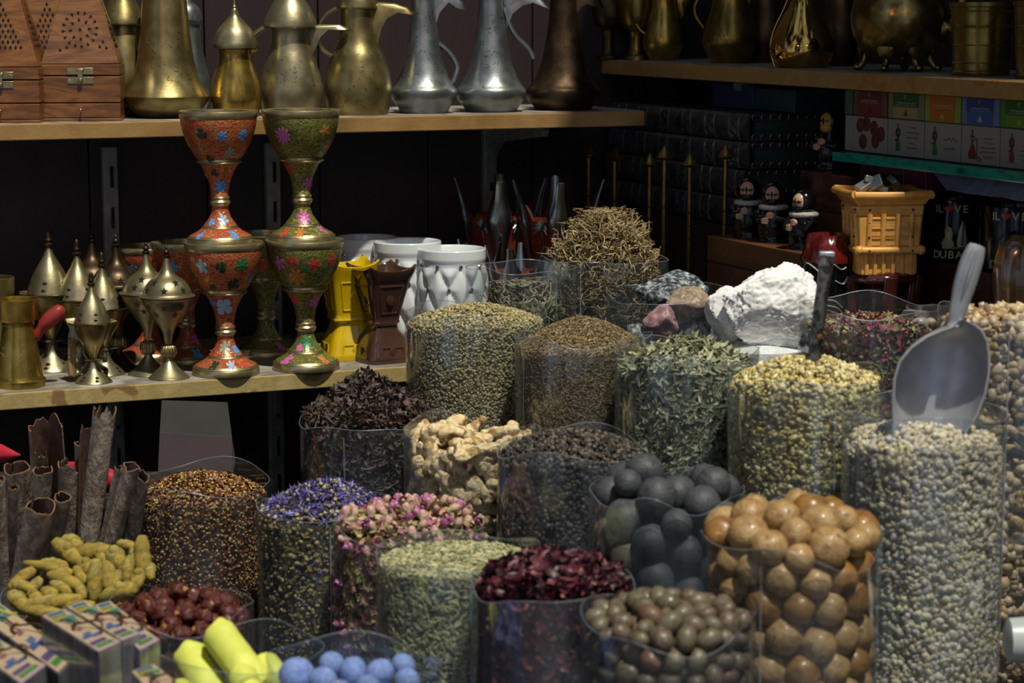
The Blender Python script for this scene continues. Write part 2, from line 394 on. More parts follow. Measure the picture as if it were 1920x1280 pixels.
def relax(bag, rad, n, zlow, dome_extra=0., it=120, seed=1, shell=None):
    g = np.random.default_rng(seed); r0 = bag.r - .002
    ra = g.uniform(.80, 1.15, n) * rad
    a = g.uniform(0, 2 * PI, n); q = np.sqrt(g.uniform(shell or 0, 1, n)) * (r0 - rad); P = np.stack([q * np.cos(a), q * np.sin(a), zlow + g.uniform(0, 1, n) * (bag.zp - zlow)], 1)
    for k in range(it):
        d = P[:, None] - P[None]; L = np.linalg.norm(d, axis=2) + 1e-9; m = ra[:, None] + ra[None]; ov = np.clip(m * .99 - L, 0, None); np.fill_diagonal(ov, 0)
        P += (d / L[..., None] * ov[..., None]).sum(1) * .35
        P[:, 2] -= rad * .012
        rr = np.hypot(P[:, 0], P[:, 1]); mx = np.maximum(r0 - ra, .001); mx = np.where(P[:, 2] > bag.zr + ra * .3, r0 - ra * .8, mx); f = np.where(rr > mx, mx / np.maximum(rr, 1e-6), 1); P[:, 0] *= f; P[:, 1] *= f
        if shell:
            rr = np.hypot(P[:, 0], P[:, 1]); top = np.array([bag.dome(x, y) for x, y in P[:, :2]]) - 3 * rad; mn = r0 * math.sqrt(shell); f = np.where((rr < mn) & (P[:, 2] < top), mn / np.maximum(rr, 1e-6), 1); P[:, 0] *= f; P[:, 1] *= f
        top = np.array([bag.dome(x, y) for x, y in P[:, :2]]) - ra * .75 + dome_extra
        P[:, 2] = np.clip(np.minimum(P[:, 2], top), zlow, None)
    P[:, 0] += bag.c.x; P[:, 1] += bag.c.y
    return P, ra
def lump(name, mat, r, seed, amp=.08, fr=1.6, sub=3, aniso=(1, 1, 1), ridges=0, ramp=.03, dim=0.):
    bm = bmesh.new(); bmesh.ops.create_icosphere(bm, subdivisions=sub, radius=1); off = Vector((seed * 3.7, seed * 1.3, seed * 2.1))
    for v in bm.verts:
        d = v.co.normalized(); k = 1 + amp * noise.noise(d * fr + off) + amp * .4 * noise.noise(d * fr * 3 + off)
        if ridges: k += ramp * math.sin(ridges * math.atan2(d.y, d.x) + 2 * noise.noise(d * 2 + off)) * (1 - abs(d.z) ** 2)
        if dim: k -= dim * max(0, d.z - .82) / .18
        v.co = Vector((d.x * aniso[0], d.y * aniso[1], d.z * aniso[2])) * (k * r)
    me = bpy.data.meshes.new(name); bm.to_mesh(me); bm.free(); me.materials.append(mat); me.polygons.foreach_set('use_smooth', [True] * len(me.polygons)); return me
def put(name, me, loc, rot, sc, label, cat, group):
    o = bpy.data.objects.new(name, me); COL.objects.link(o); o.location = loc; o.rotation_euler = rot; o.scale = (sc,) * 3 if not hasattr(sc, '__len__') else sc
    return tag(o, label, cat, group)
def rrot(): return (R.uniform(0, 6.28), R.uniform(0, 6.28), R.uniform(0, 6.28))
# ================================================================== SETTING
m_wall = M('wall_panel', ['#22191b', '#2d2022', '#1d1517'], rough=.55, scale=9, mapping=(1, 1, .1), stops=[.3, .5, .7])
m_board = M('shelf_board', ['#7c5c30', '#957443', '#a88650'], rough=.6, scale=14, bump=.15, bscale=300)
m_boardold = M('shelf_board_worn', ['#7c5f38', '#a3905c', '#988554', '#b09d6a'], rough=.7, scale=20, bump=.3, bscale=160, stops=[.38, .43, .55, .7])
m_boardside = M('shelf_board_chipped', ['#8a6030', '#94703c', '#8c6a3a', '#9c7a46'], rough=.65, scale=26, bump=.25, bscale=160, stops=[.4, .44, .55, .7])
m_top = M('shelf_top', ['#9a958c', '#6e6860', '#b0aca4'], rough=.55, scale=18, bump=.1)
m_steel = M('bracket_paint', ['#8f9088', '#6f7069'], rough=.45, metal=.3, scale=60)
m_slot = M('slot_dark', ['#0a0a0a'], rough=.8)
m_cloth = M('counter_cloth', ['#17120f', '#241b16'], rough=.85, scale=30)
m_floor = M('floor_tile', ['#3a342c', '#4a4238'], rough=.6, scale=5)

def uL(a, b): return Vector((0 + a * math.cos(AL) - b * math.sin(AL), CL + a * math.sin(AL) + b * math.cos(AL)))
def uR(a, b): return Vector((a * math.cos(AR) - b * math.sin(AR), CR + a * math.sin(AR) + b * math.cos(AR)))
def aL(px, z, d=0):
    p = onL(px, z, d); return (p.x) * math.cos(AL) + (p.y - CL) * math.sin(AL)
def aR(px, z, d=0):
    p = onR(px, z, d); return (p.x) * math.cos(AR) + (p.y - CR) * math.sin(AR)
DL, DR = .27, .25
f = MB(); f.box((0, 2, -.02), (9, 9, .04)); tag(f.build('floor', m_floor), kind='structure')
# back wall of upright dark boards, with narrow grooves between them
b = MB(); b.box((0, .02, 1.3), (6, .03, 2.6))
w = b.build('wall_back', m_slot, smooth=False); p = uL(-1.6, DL); w.location = (p.x, p.y, 0); w.rotation_euler = (0, 0, AL); tag(w, kind='structure')
c0 = aL(-60, 1.2, DL); cw = .172; k = 0
b = MB(); x = c0 - 3 * cw
CORN = .40
while x < CORN:
    ww = min(cw - .0022, CORN - x); b.box((x + ww / 2, DL, 1.3), (ww, .012, 2.6)); x += cw
w = b.build('wall_back_boards', m_wall, smooth=False, bevel=.0008); w.location = (0, CL, 0); w.rotation_euler = (0, 0, AL); tag(w, kind='structure')
b = MB(); b.box((1.0, DR + .02, 1.05), (3.2, .03, 2.1))
w = b.build('wall_side', m_wall, smooth=False); w.location = (0, CR, 0); w.rotation_euler = (0, 0, AR); tag(w, kind='structure')

def shelf(label, z, a0, a1, depth, mats, frame, th=.0213, name='shelf_board', off=0.):
    b = MB(); b.box(((a0 + a1) / 2, off + depth / 2 + .0004, z - th / 2 - .0002), (a1 - a0, depth - .001, th - .0004), mi=0)
    o = b.build(name, mats[0], smooth=False, bevel=.0012)
    o.location = (0, CL if frame == 'L' else CR, 0); o.rotation_euler = (0, 0, AL if frame == 'L' else AR)
    root = thing('wall_shelf', label, 'shelf', (o.location.x, o.location.y, z - th), o.rotation_euler.z)
    o.location = (0, 0, -(z - th)); o.rotation_euler = (0, 0, 0); o.parent = root
    t = MB(); t.box(((a0 + a1) / 2, off + depth / 2 + .001, z - .0001), (a1 - a0 - .004, depth - .006, .0006)); q = t.build('top_sheet', mats[1], root, smooth=False); q.location = (0, 0, -(z - th))
    return root
shelf('upper chipboard wall shelf carrying the coffee pots and wooden incense boxes', UP_Z - .0004, -1.5, aL(1210, UP_Z), DL - .012, (m_board, m_top), 'L')
shelf('lower worn wall shelf carrying the goblets, burners and quilted white pots', LOW_Z - .0004, -1.5, aL(1075, LOW_Z), DL - .012 + LOWD, (m_boardold, m_top), 'L', off=-LOWD)
shelf('chipped side wall shelf carrying the shiny carafe and footed teapot', SIDE_Z - .0004, aR(1105, SIDE_Z), 1.75, DR, (m_boardside, m_top), 'R')
m_teal = M('glass_edge', ['#0b5f56', '#1a8474', '#08463f'], rough=.15, scale=25, mapping=(1, 1, 3), spec=.8)
b = MB(); a0, a1 = aR(1560, GLASS_Z), 1.7; b.box(((a0 + a1) / 2, .115, -.006), (a1 - a0, .23, .0115))
o = b.build('glass_shelf', m_teal, bevel=.001, smooth=False); o.location = (0, CR, GLASS_Z); o.rotation_euler = (0, 0, AR)
tag(o, 'thick green glass shelf edge under the row of hookah picture boxes', 'shelf')
A0_, A1_, A2_, A3_ = aR(1100, SIDELOW_Z, -.10), aR(1568, SIDELOW_Z, -.10), aR(1775, SIDELOW_Z, -.03), 1.75
pl = [(A0_, -.10), (A1_, -.10), (A1_, -.03), (A2_, -.03), (A2_, .05), (A3_, .05), (A3_, DR - .002), (A0_ + .1, DR - .002)]
b = MB(); n = len(pl); b.add([(x, y, SIDELOW_Z - .02) for x, y in pl] + [(x, y, SIDELOW_Z) for x, y in pl], [tuple(reversed(range(n))), tuple(range(n, 2 * n))] + [(i, (i + 1) % n, (i + 1) % n + n, i + n) for i in range(n)])
o = b.build('lower_side_shelf', M('dark_shelf', ['#3a2a1c', '#4a3624'], rough=.7, scale=14), smooth=False); o.location = (0, CR, 0); o.rotation_euler = (0, 0, AR)
tag(o, 'lowest side wall shelf under the books, dolls and black mugs', 'shelf')

def upright(px, wallz, frame, z0, z1, label, brk):
    D = DL if frame == 'L' else DR; af = aL if frame == 'L' else aR
    a = af(px, wallz, D - .03)
    root = thing('shelf_upright', label, 'shelf rail', (0, 0, 0), 0, 'slotted shelf rails')
    p = (uL if frame == 'L' else uR)(a, D - .006); root.location = (p.x, p.y, z0); root.rotation_euler = (0, 0, AL if frame == 'L' else AR)
    b = MB(); H = z1 - z0; b.box((0, -.007, H / 2), (.021, .013, H)); b.build('rail', m_steel, root, smooth=False, bevel=.001)
    s = MB(); z = .03
    while z < H - .03: s.box((.0015, -.0138, z), (.005, .001, .03)); z += .058
    s.build('slot_groove', m_slot, root, smooth=False)
    for zt, L in brk:
        zt -= z0; q = MB()
        prof = [(-.012, zt), (-L, zt), (-L - .004, zt - .005), (-L + .002, zt - .014), (-.06, zt - .030), (-.028, zt - .052), (-.016, zt - .095), (-.012, zt - .095)]
        n = len(prof); vs = [(sx * .0045, y, zz) for sx in (-1, 1) for y, zz in prof]
        q.add(vs, [tuple(range(n)), tuple(reversed(range(n, 2 * n)))] + [(i, i + n, (i + 1) % n + n, (i + 1) % n) for i in range(n)])
        q.build('bracket', m_steel, root, smooth=False, bevel=.0008)
    return root
TH_ = .0225
upright(213, 1.2, 'L', .3, 1.30, 'grey slotted rail on the back wall behind the star burners', [(LOW_Z - TH_, .2)])
upright(518, 1.2, 'L', .3, 1.30, 'grey slotted rail on the back wall between the two goblet towers', [(LOW_Z - TH_, .2)])
upright(925, 1.25, 'L', 1.03, UP_Z - TH_, 'grey slotted rail and bracket above the horned red burners', [(UP_Z - TH_, .215)])
upright(1580, 1.38, 'R', SIDELOW_Z + .02, SIDE_Z - TH_, 'pale bracket under the side shelf beside the flavour boxes', [(SIDE_Z - TH_, .2)])
upright(1210, 1.38, 'R', SIDELOW_Z + .02, SIDE_Z - TH_, 'pale bracket under the far end of the side shelf', [(SIDE_Z - TH_, .1)])

# stepped counter
PA = Vector((.675, -.738)); QB = Vector((-.738, -.675))
def pq(p, q): v = PA * p + QB * q; return (v.x, v.y)
def tier(name, pts, z):
    b = MB(); n = len(pts); vs = [(x, y, 0) for x, y in pts] + [(x, y, z) for x, y in pts]
    b.add(vs, [tuple(reversed(range(n))), tuple(range(n, 2 * n))] + [(i, (i + 1) % n, (i + 1) % n + n, i + n) for i in range(n)])
    o = b.build(name, m_cloth, smooth=False, bevel=.003); return o
T0, T1, T2, T3, T4 = .90, .775, .70, .64, .58
for z, pts in ((T0, [pq(-2.5, -2.30), pq(-2.5, -1.951), pq(-1.515, -1.951), pq(-1.515, -2.30)]),
               (T1, [pq(-2.5, -1.95), pq(-2.5, -1.757), pq(-1.25, -1.757), pq(-1.25, -2.25), pq(-1.514, -2.25), pq(-1.514, -1.95)]),
               (T2, [pq(-2.5, -1.756), pq(-2.5, -1.68), pq(-2.0, -1.624), pq(-1.25, -1.49), pq(-1.2, -1.756)]),
               (T3, [pq(-2.5, -1.679), pq(-2.5, -1.40), pq(-1.1, -1.265), pq(-1.1, -1.464), pq(-1.249, -1.489), pq(-1.999, -1.623)]),
               (T4, [pq(-2.5, -1.399), pq(-2.5, -.95), pq(-1.1, -.95), pq(-1.1, -1.264)])):
    tag(tier('counter_step', pts, z), {T0: 'highest dark cloth covered counter step under the bins and alum', T1: 'dark counter step under the coriander to pale resin row', T2: 'dark counter step under the anise to tan lime row', T3: 'dark counter step under the chili to nutmeg row', T4: 'lowest dark counter step under the turmeric, fruit and packets'}[z], 'counter step')

# unseen panel, added and cut to shape to shade the stall corner
m_shade_panel = M('shade_panel_surface', ['#4d4a42', '#59554a'], rough=.9, scale=12)
panel_pts = [(.40, 3.7), (.40, 2.52), (.47, 2.47), (.79, 2.12), (.88, 1.97), (2.4, 1.97), (2.4, 3.7)]
b = MB(); n = len(panel_pts); H = 2.88
b.add([(x, y, H) for x, y in panel_pts] + [(x, y, H + .02) for x, y in panel_pts], [tuple(reversed(range(n))), tuple(range(n, 2 * n))] + [(i, (i + 1) % n, (i + 1) % n + n, i + n) for i in range(n)])
o = b.build('added_shade_panel', m_shade_panel, smooth=False); tag(o, kind='structure')

# ------------------------------------------------------------------ light
SUN_AZ, SUN_EL = math.radians(27), math.radians(65)
sd = Vector((math.sin(SUN_AZ) * math.cos(SUN_EL), -math.cos(SUN_AZ) * math.cos(SUN_EL), math.sin(SUN_EL)))
l = bpy.data.lights.new('sun', 'SUN'); l.energy = 4.3; l.angle = math.radians(1.2); l.color = (1, .93, .78)
so = bpy.data.objects.new('sun', l); COL.objects.link(so); so.rotation_euler = (-sd).to_track_quat('-Z', 'Y').to_euler(); so.location = sd * 6
for (x, y, z, e, c) in ((-.6, .6, 2.1, 5, (1, .45, .15)), (.9, .4, 2.2, 4, (1, .45, .15)), (1.25, 1.7, 1.95, 1.2, (1, .5, .2))):
    l = bpy.data.lights.new('warm_bulb', 'POINT'); l.energy = e; l.color = c; l.shadow_soft_size = .03
    o = bpy.data.objects.new('warm_bulb', l); COL.objects.link(o); o.location = (x, y, z)
wd = bpy.data.worlds.new('world'); scene.world = wd; wd.use_nodes = True; nt = wd.node_tree; N = nt.nodes; L = nt.links; N.clear()
out = N.new('ShaderNodeOutputWorld'); bg = N.new('ShaderNodeBackground'); L.new(bg.outputs[0], out.inputs[0])
tc = N.new('ShaderNodeTexCoord'); sp = N.new('ShaderNodeSeparateXYZ'); L.new(tc.outputs['Generated'], sp.inputs[0])
# open street behind the stall front (towards -Y): cool daylight, broken by dark shapes of the lane
mr = N.new('ShaderNodeMapRange'); mr.interpolation_type = 'SMOOTHSTEP'; mr.inputs[1].default_value = .1; mr.inputs[2].default_value = -.8; mr.inputs[3].default_value = .04; mr.inputs[4].default_value = 1
L.new(sp.outputs['Y'], mr.inputs[0])
nz = N.new('ShaderNodeTexNoise'); nz.inputs['Scale'].default_value = 2.6; nz.inputs['Detail'].default_value = 2
mp = N.new('ShaderNodeMapping'); mp.inputs['Scale'].default_value = (1.6, 1.6, .7); L.new(tc.outputs['Generated'], mp.inputs[0]); L.new(mp.outputs[0], nz.inputs[0])
cr = N.new('ShaderNodeValToRGB'); cr.color_ramp.elements[0].position = .42; cr.color_ramp.elements[0].color = (.02, .02, .025, 1)
cr.color_ramp.elements[1].position = .62; cr.color_ramp.elements[1].color = (.56, .72, .95, 1); L.new(nz.outputs['Fac'], cr.inputs[0])
mx = N.new('ShaderNodeMixRGB'); mx.blend_type = 'MULTIPLY'; mx.inputs[0].default_value = 1; L.new(cr.outputs[0], mx.inputs[1]); L.new(mr.outputs[0], mx.inputs[2])
L.new(mx.outputs[0], bg.inputs[0]); bg.inputs[1].default_value = .75
scene.view_settings.view_transform = 'Standard'; scene.view_settings.look = 'None'; scene.view_settings.gamma = 1; scene.view_settings.exposure = 0
scene.view_settings.use_curve_mapping = False
scene.cycles.transparent_max_bounces = 24; scene.cycles.max_bounces = 8; scene.cycles.diffuse_bounces = 3
scene.cycles.use_denoising = True
# ================================================================== SPICE BAGS
P_ = plastic('clear_film', .07); PH = plastic('hazy_film', .13, gloss=.13); PR = plastic('film_rim', .35, gloss=.25, rough=.2, hz='#c8d4e0')
sphere0 = ico(0); sphere1 = ico(1); sp5 = spindle(5); sp4 = spindle(4, (.0, .8, 1., .5)); leaf = leafg(); leafw = leafg(.55, .5, .7); flake = leafg(.7, .1, .3, 2)

m_cor = M('coriander', ['#a09468', '#887c56', '#b0a478', '#948a60', '#766c4c', '#bab088'], rough=.6, island=True, scale=300)
m_corc = M('coriander_core', ['#6b5d36'], rough=.8)
bag_cor = Bag(894, 2.78, 264, 583, 606, 571, T1)
bag_cor.build('clear bag heaped with round tan coriander seeds', P_, PR)
bag_cor.fill('coriander_seeds', 'small round tan coriander seeds filling the bag below the white pots', 'spice', [(sphere1, (.00175, .00165, .00175), m_cor, 1.5e5, 1.6e5, .5, .18, 0), (sp5, (.004, .0004, .0004), M('straw', ['#c2b078'], rough=.7), 900, 3000, .2, .3, 0)], m_corc)

m_cum = M('cumin', ['#7d6c4a', '#8f7e5a', '#6a5a3c', '#a08e68', '#5c4d33'], rough=.7, island=True, scale=300)
bag_cum = Bag(1092, 2.66, 258, 628, 655, 595, T1)
bag_cum.build('clear bag of brown cumin seeds between coriander and green leaves', P_, PR)
bag_cum.fill('cumin_seeds', 'slender brown cumin seeds heaped in the bag right of the coriander', 'spice', [(sp5, (.0030, .0007, .0007), m_cum, 2.4e5, 3.2e5, .3, .25, 0)], M('cumin_core', ['#4e4129'], rough=.9))

m_mint = M('mint_leaves', ['#82876a', '#94987a', '#6c7158', '#a6a88a', '#585c46', '#b8b898'], rough=.7, island=True, scale=120)
bag_mint = Bag(1288, 2.54, 270, 655, 690, 636, T1)
bag_mint.build('clear bag of crushed pale green dried leaves below the rocks', P_, PR)
bag_mint.fill('green_dried_leaves', 'crushed pale green dried leaves heaped in the bag right of the cumin', 'herb', [(leaf, (.0072, .0042, .0035), m_mint, 8e4, 1.2e5, .5, .45, .1), (sp5, (.008, .0006, .0006), M('mint_stem', ['#a39c6c'], rough=.8), 2500, 6000, .3, .4, 0)], M('mint_core', ['#2c2e20'], rough=.9), jit=.002)

m_res = M('yellow_resin', ['#c6ba80', '#d2c894', '#b2a674', '#dcd5a8', '#c4b262', '#9e926c'], rough=.45, island=True, scale=200, sss=.15)
bag_res = Bag(1512, 2.42, 290, 700, 722, 672, T1)
bag_res.build('clear bag of yellow resin granules with dark tongs stuck in', PH, PR)
bag_res.fill('yellow_resin_granules', 'lumpy pale yellow resin granules heaped around the dark tongs', 'resin', [(sphere0, (.0028, .0025, .0024), m_res, 9e4, 1.1e5, .6, .55, .55)], M('resin_core', ['#6b5a2c'], rough=.7), jit=.002, inset=.004)

m_res2 = M('pale_resin', ['#cfc6ae', '#dcd4c0', '#bbae8e', '#e2d9b8', '#b0a698', '#c4beb8', '#d2c59a'], rough=.4, island=True, scale=200, sss=.15)
bag_sco = Bag(1732, 2.28, 304, 766, 835, 800, T1, pw=2.2)
bag_sco.build('tall clear bag of pale resin crystals holding the metal scoop', PH, PR, dz=.004, wob=2)
bag_sco.fill('pale_resin_crystals', 'cloudy cream resin crystals filling the tall bag under the metal scoop', 'resin', [(sphere0, (.0031, .0027, .0026), m_res2, 8e4, 1e5, .6, .6, .55)], M('resin2_core', ['#7d7054'], rough=.7), jit=.002, inset=.004)

# ---- second row
m_an = M('star_anise', ['#443a34', '#50463e', '#362f2a', '#60564a', '#48423c', '#5e4638'], rough=.65, island=True, scale=150)
bag_an = Bag(688, 2.66, 250, 786, 790, 704, T2, pw=1.25, peak_off=(0, .1))
bag_an.build('clear bag heaped high with dark brown star anise', P_, PR)
bag_an.fill('star_anise_fragments', 'broken dark brown star anise pods heaped below the green goblet tower', 'spice', [(leafw, (.0078, .0042, .006), m_an, 5.5e4, 7e4, .9, .35, .12), (sphere0, (.003, .0022, .002), M('anise_seed', ['#6b4030', '#543024'], rough=.4, island=True), 2500, 2500, .5, .3, .1)], M('anise_core', ['#1d1512'], rough=.9), jit=.003, inset=.004, drop=.004)
def star_mesh(seed):
    g = random.Random(seed); b = MB()
    for k in range(8):
        if g.random() < .12: continue
        a = 2 * PI * k / 8 + g.uniform(-.12, .12); L = g.uniform(.011, .0145); w = g.uniform(.0022, .003); t = g.uniform(-.1, .35)
        R3 = Matrix.Rotation(a, 3, 'Z') @ Matrix.Rotation(-t, 3, 'Y')
        pts = [(0, 0, 0, .0008), (.25, 0, -.0008, .0018), (.55, 0, -.0016, 1), (.8, 0, -.0008, .6), (1, 0, .0022, .05)]
        ws = [.25, .6, 1, .7, .06]; vs = []
        for (q, _, z, _), ww in zip(pts, ws):
            vs += [R3 @ Vector((q * L, -w * ww, z + .0022 * ww)), R3 @ Vector((q * L, -w * ww * .55, z - .0012)), R3 @ Vector((q * L, w * ww * .55, z - .0012)), R3 @ Vector((q * L, w * ww, z + .0022 * ww))]
        fs = [(i * 4 + j, i * 4 + j + 1, i * 4 + j + 5, i * 4 + j + 4) for i in range(4) for j in range(3)]; b.add(vs, fs)
    b.ell((0, 0, -.0005), .0018, su=8, sv=5)
    return b.build('star_anise', m_an, smooth=True)
stars = [star_mesh(i) for i in range(4)]
pts = []
P, Nn = bag_an.top_points(9000, .010, .001); idx = RNG.permutation(len(P))[:60]
S1 = [(P[i], Nn[i]) for i in idx]; P, Nn = bag_an.side_points(3000, .0038, .0002); idx = RNG.permutation(len(P))[:26]
for j, (p, nn, side) in enumerate([(p, q, 0) for p, q in S1] + [(P[i], Nn[i], 1) for i in idx]):
    q = Vector(nn).to_track_quat('Z', 'Y').to_matrix(); 
    if not side: q = q @ Matrix.Rotation(R.uniform(-.5, .5), 3, 'X')
    q = q @ Matrix.Rotation(R.uniform(0, 6), 3, 'Z')
    src = stars[j % 4]; o = src if j < 4 else src.copy()
    if j >= 4: COL.objects.link(o)
    o.location = Vector(p) + Vector((bag_an.c.x, bag_an.c.y, 0)) + Vector(nn) * (.003 if not side else -.002); o.rotation_euler = q.to_euler(); o.scale = (1, 1, .5 if side else 1)
    tag(o, 'eight-pointed star anise pressed against the inside of its clear bag' if side else 'eight-pointed star anise lying open on the dark anise heap', 'spice', 'whole stars inside the anise bag' if side else 'whole stars on the anise heap')

m_gin = M('ginger', ['#a88a5a', '#ccb68a', '#dccba2', '#8f7040', '#bba270'], rough=.75, scale=90, bump=.9, bscale=260, detail=6)
def ginger_mesh(seed):
    g = random.Random(seed); b = MB(); off = Vector((seed, seed * 2, 3))
    d = Vector((1, 0, 0)); p = Vector((-.014, 0, 0)); n = g.choice([4, 5, 5, 6]); cur = g.uniform(-.5, .5)
    for k in range(n):
        r = g.uniform(.0052, .0088)
        b.ell(p, (r * 1.25, r, r * .85), Matrix.Rotation(math.atan2(d.y, d.x), 3, 'Z'), su=12, sv=8, fn=lambda q: 1 + .22 * noise.noise(q * 2.2 + off + p * 100))
        if g.random() < .55:
            s = g.choice((-1, 1)); q = p + Vector((-d.y * s, d.x * s, g.uniform(-.3, .5))) * r * 1.1; b.ell(q, r * g.uniform(.55, .85), su=10, sv=7)
        d = (Matrix.Rotation(cur + g.uniform(-.35, .35), 3, 'Z') @ d).normalized(); p = p + d * r * 1.15 + Vector((0, 0, g.uniform(-.002, .002)))
    o = b.build('ginger_root', m_gin, angle=180)
    md = o.modifiers.new('r', 'REMESH'); md.mode = 'VOXEL'; md.voxel_size = .0011; md.use_smooth_shade = True
    s = o.modifiers.new('s', 'SMOOTH'); s.iterations = 3; s.factor = .6
    me = baked(o, 'ginger_root'); bpy.data.objects.remove(o)
    for v in me.vertices:
        v.co += v.co.normalized() * (.0011 * noise.noise(v.co * 230 + off) + .0006 * noise.noise(Vector((v.co.x * 900, v.co.y * 200, v.co.z * 200)) + off))
    me.polygons.foreach_set('use_smooth', [True] * len(me.polygons)); return me
gms = [ginger_mesh(i + 3) for i in range(9)]
bag_gin = Bag(885, 2.53, 258, 806, 820, 752, T2, pw=1.8)
bag_gin.build('clear bag heaped with knobbly cream ginger roots', P_, PR, dz=.009, wob=2)
CV, CT = bag_gin.core(.030, .040); o = mesh_np('ginger_fill', CV, CT, [M('ginger_core', ['#5a4a2e'], rough=.9)]); o.location = (bag_gin.c.x, bag_gin.c.y, 0); tag(o, 'packed broken ginger pieces deep inside the ginger bag', 'spice', kind='stuff')
P, ra = relax(bag_gin, .0140, 165, bag_gin.vis + .02, shell=.4, seed=4, dome_extra=.004)
for i, (p, r) in enumerate(zip(P, ra)):
    v = Vector((p[0] - bag_gin.c.x, p[1] - bag_gin.c.y, 0)); top = p[2] > bag_gin.ze - .008
    a = math.atan2(v.y, v.x)
    rot = (R.uniform(-.5, .5), R.uniform(-.4, .4), R.uniform(0, 6.28)) if top else (PI / 2 + R.uniform(-.3, .3), R.uniform(-1.5, 1.5), a + PI / 2)
    if top: lab = 'knobbly cream ginger root on the bright heap above its bag rim'; gr = 'ginger roots on the heap'
    else: lab = 'knobbly ginger root seen through the clear film of its bag'; gr = 'ginger roots inside the bag'
    put('ginger_root', gms[i % 9], p, rot, r / .0150 * (1.22 if top else 1.3), lab, 'ginger', gr)

m_pep = M('peppercorn', ['#2c2824', '#3d3832', '#4d463e', '#24201e', '#6a6055'], rough=.6, island=True, scale=500, bump=.5, bscale=700)
bag_pep = Bag(1074, 2.40, 282, 838, 855, 812, T2, pw=2.)
bag_pep.build('clear bag of black peppercorns right of the ginger', PH, PR, dz=.006, wob=2, high=.004)
bag_pep.fill('black_peppercorns', 'wrinkled black peppercorns in the bag between ginger and black limes', 'spice', [(sphere1, (.0026, .0025, .0025), m_pep, 7.5e4, 9e4, .5, .2, .12)], M('pepper_core', ['#17151a'], rough=.9), jit=.0012)

def limes(bag, mats, rad, n, shell, seed, name, cat, labf, ridges, aniso=(1, 1, 1), variants=8, amp=.06, extra=0., ramp=.02, dimple=.12, sub=3, up=False, rfr=1.6):
    ms = [lump(name, mats[i % len(mats)], 1.0, seed * 10 + i, amp=amp, ridges=ridges, ramp=ramp, aniso=aniso, dim=dimple, sub=sub, fr=rfr) for i in range(variants)]
    P, ra = relax(bag, rad, n, bag.vis, extra, seed=seed, shell=shell)
    res = []
    for i, (p, r) in enumerate(zip(P, ra)):
        lab, gr = labf(p, r); res.append(put(name, ms[i % variants], p, rrot(), r * .99, lab, cat, gr))
    return res, P, ra
m_bl = M('black_lime', ['#32353a', '#43474c', '#222427'], rough=.55, scale=2.2, bump=.4, bscale=9, mapping=(1, 1, .25))
m_bl2 = M('black_lime_brown', ['#4a443a', '#5c5446', '#2f2c2a'], rough=.6, scale=2.2, bump=.4, bscale=9, mapping=(1, 1, .25))
bag_bl = Bag(1252, 2.26, 290, 920, 930, 868, T2, sq=.0, pw=2.)
bag_bl.build('clear bag of blackened dried limes beside the tan limes', PH, PR, dz=.006, wob=4)
limes(bag_bl, [m_bl, m_bl, m_bl2], .0182, 112, .12, 3, 'black_lime', 'dried lime',
      lambda p, r: ('blackened dried lime heaped above the rim of its clear bag', 'black limes above the rim') if p[2] > bag_bl.ze - .004 else ('blackened dried lime seen through the film of its bag', 'black limes inside the bag'), 9, extra=.008)
m_li = M('tan_lime', ['#7c5f38', '#97794e', '#ab9066', '#6a4e2c'], rough=.45, scale=2.2, bump=.6, bscale=7, mapping=(1, 1, .3), coat=.15)
m_li2 = M('amber_lime', ['#7c582c', '#8f6a38', '#644420'], rough=.35, scale=1.5, bump=.25, bscale=9, mapping=(1, 1, .3), coat=.3)
bag_li = Bag(1484, 2.08, 332, 1010, 1012, 945, T2, pw=2.2)
bag_li.build('clear bag of tan dried limes in front of the tall resin bag', P_, PR, dz=.010, wob=2, high=.018, flare=.02)
res, P, ra = limes(bag_li, [m_li, m_li, m_li2, m_li], .0175, 150, .1, 8, 'dried_lime', 'dried lime',
      lambda p, r: ('tan dried lime heaped at the open top of its clear bag', 'tan limes above the rim') if p[2] > bag_li.ze - .006 else ('tan dried lime seen through the film of its bag', 'tan limes inside the bag'), 10, extra=.008, ramp=.015)
hi = max(range(len(res)), key=lambda i: P[i][2]); top = res[hi]; top.data = top.data.copy(); top.data.materials[0] = m_li2
top['label'] = 'topmost amber dried lime on the heap with a dark hole'; del top['group']
b = MB(); b.ell((0, 0, 0), (.30, .30, .10), su=16, sv=8); hole = b.build('stem_hole', M('lime_hole', ['#2a1506'], rough=.9), top)
top.rotation_euler = (0, 0, 0); hole.location = (.05, -.93, .12); hole.rotation_euler = (PI / 2 - .1, 0, 0)

# ---- third row
m_ch = M('chili_flakes', ['#5c2a1a', '#6c3624', '#452016', '#7a4428', '#4c2a1c'], rough=.5, island=True, scale=200)
m_chs = M('chili_seed', ['#b89a58', '#a4843e', '#c8ac6c', '#94743a'], rough=.5, island=True, scale=200)
bag_ch = Bag(379, 2.62, 250, 903, 932, 888, T3, pw=2.)
bag_ch.build('clear bag of crushed red chili with yellow seeds', P_, PR, high=.010, wob=2)
bag_ch.fill('crushed_chili_flakes', 'crushed dark red chili flakes and yellow seeds behind the red fruit', 'spice', [(flake, (.0032, .0026, .0018), m_ch, 8e4, 8e4, .6, .4, .2), (sphere0, (.0019, .0016, .0007), m_chs, 6e4, 9e4, .5, .25, .1)], M('chili_core', ['#3a1a10'], rough=.9), jit=.0015)
m_cf = M('cornflower_petals', ['#4e4a90', '#605ca6', '#3f3c78', '#7c78b8', '#4a4470'], rough=.7, island=True, scale=200)
m_cf2 = M('cornflower_heads', ['#8f8660', '#7c7450', '#a8a07c', '#6c6040'], rough=.7, island=True, scale=200)
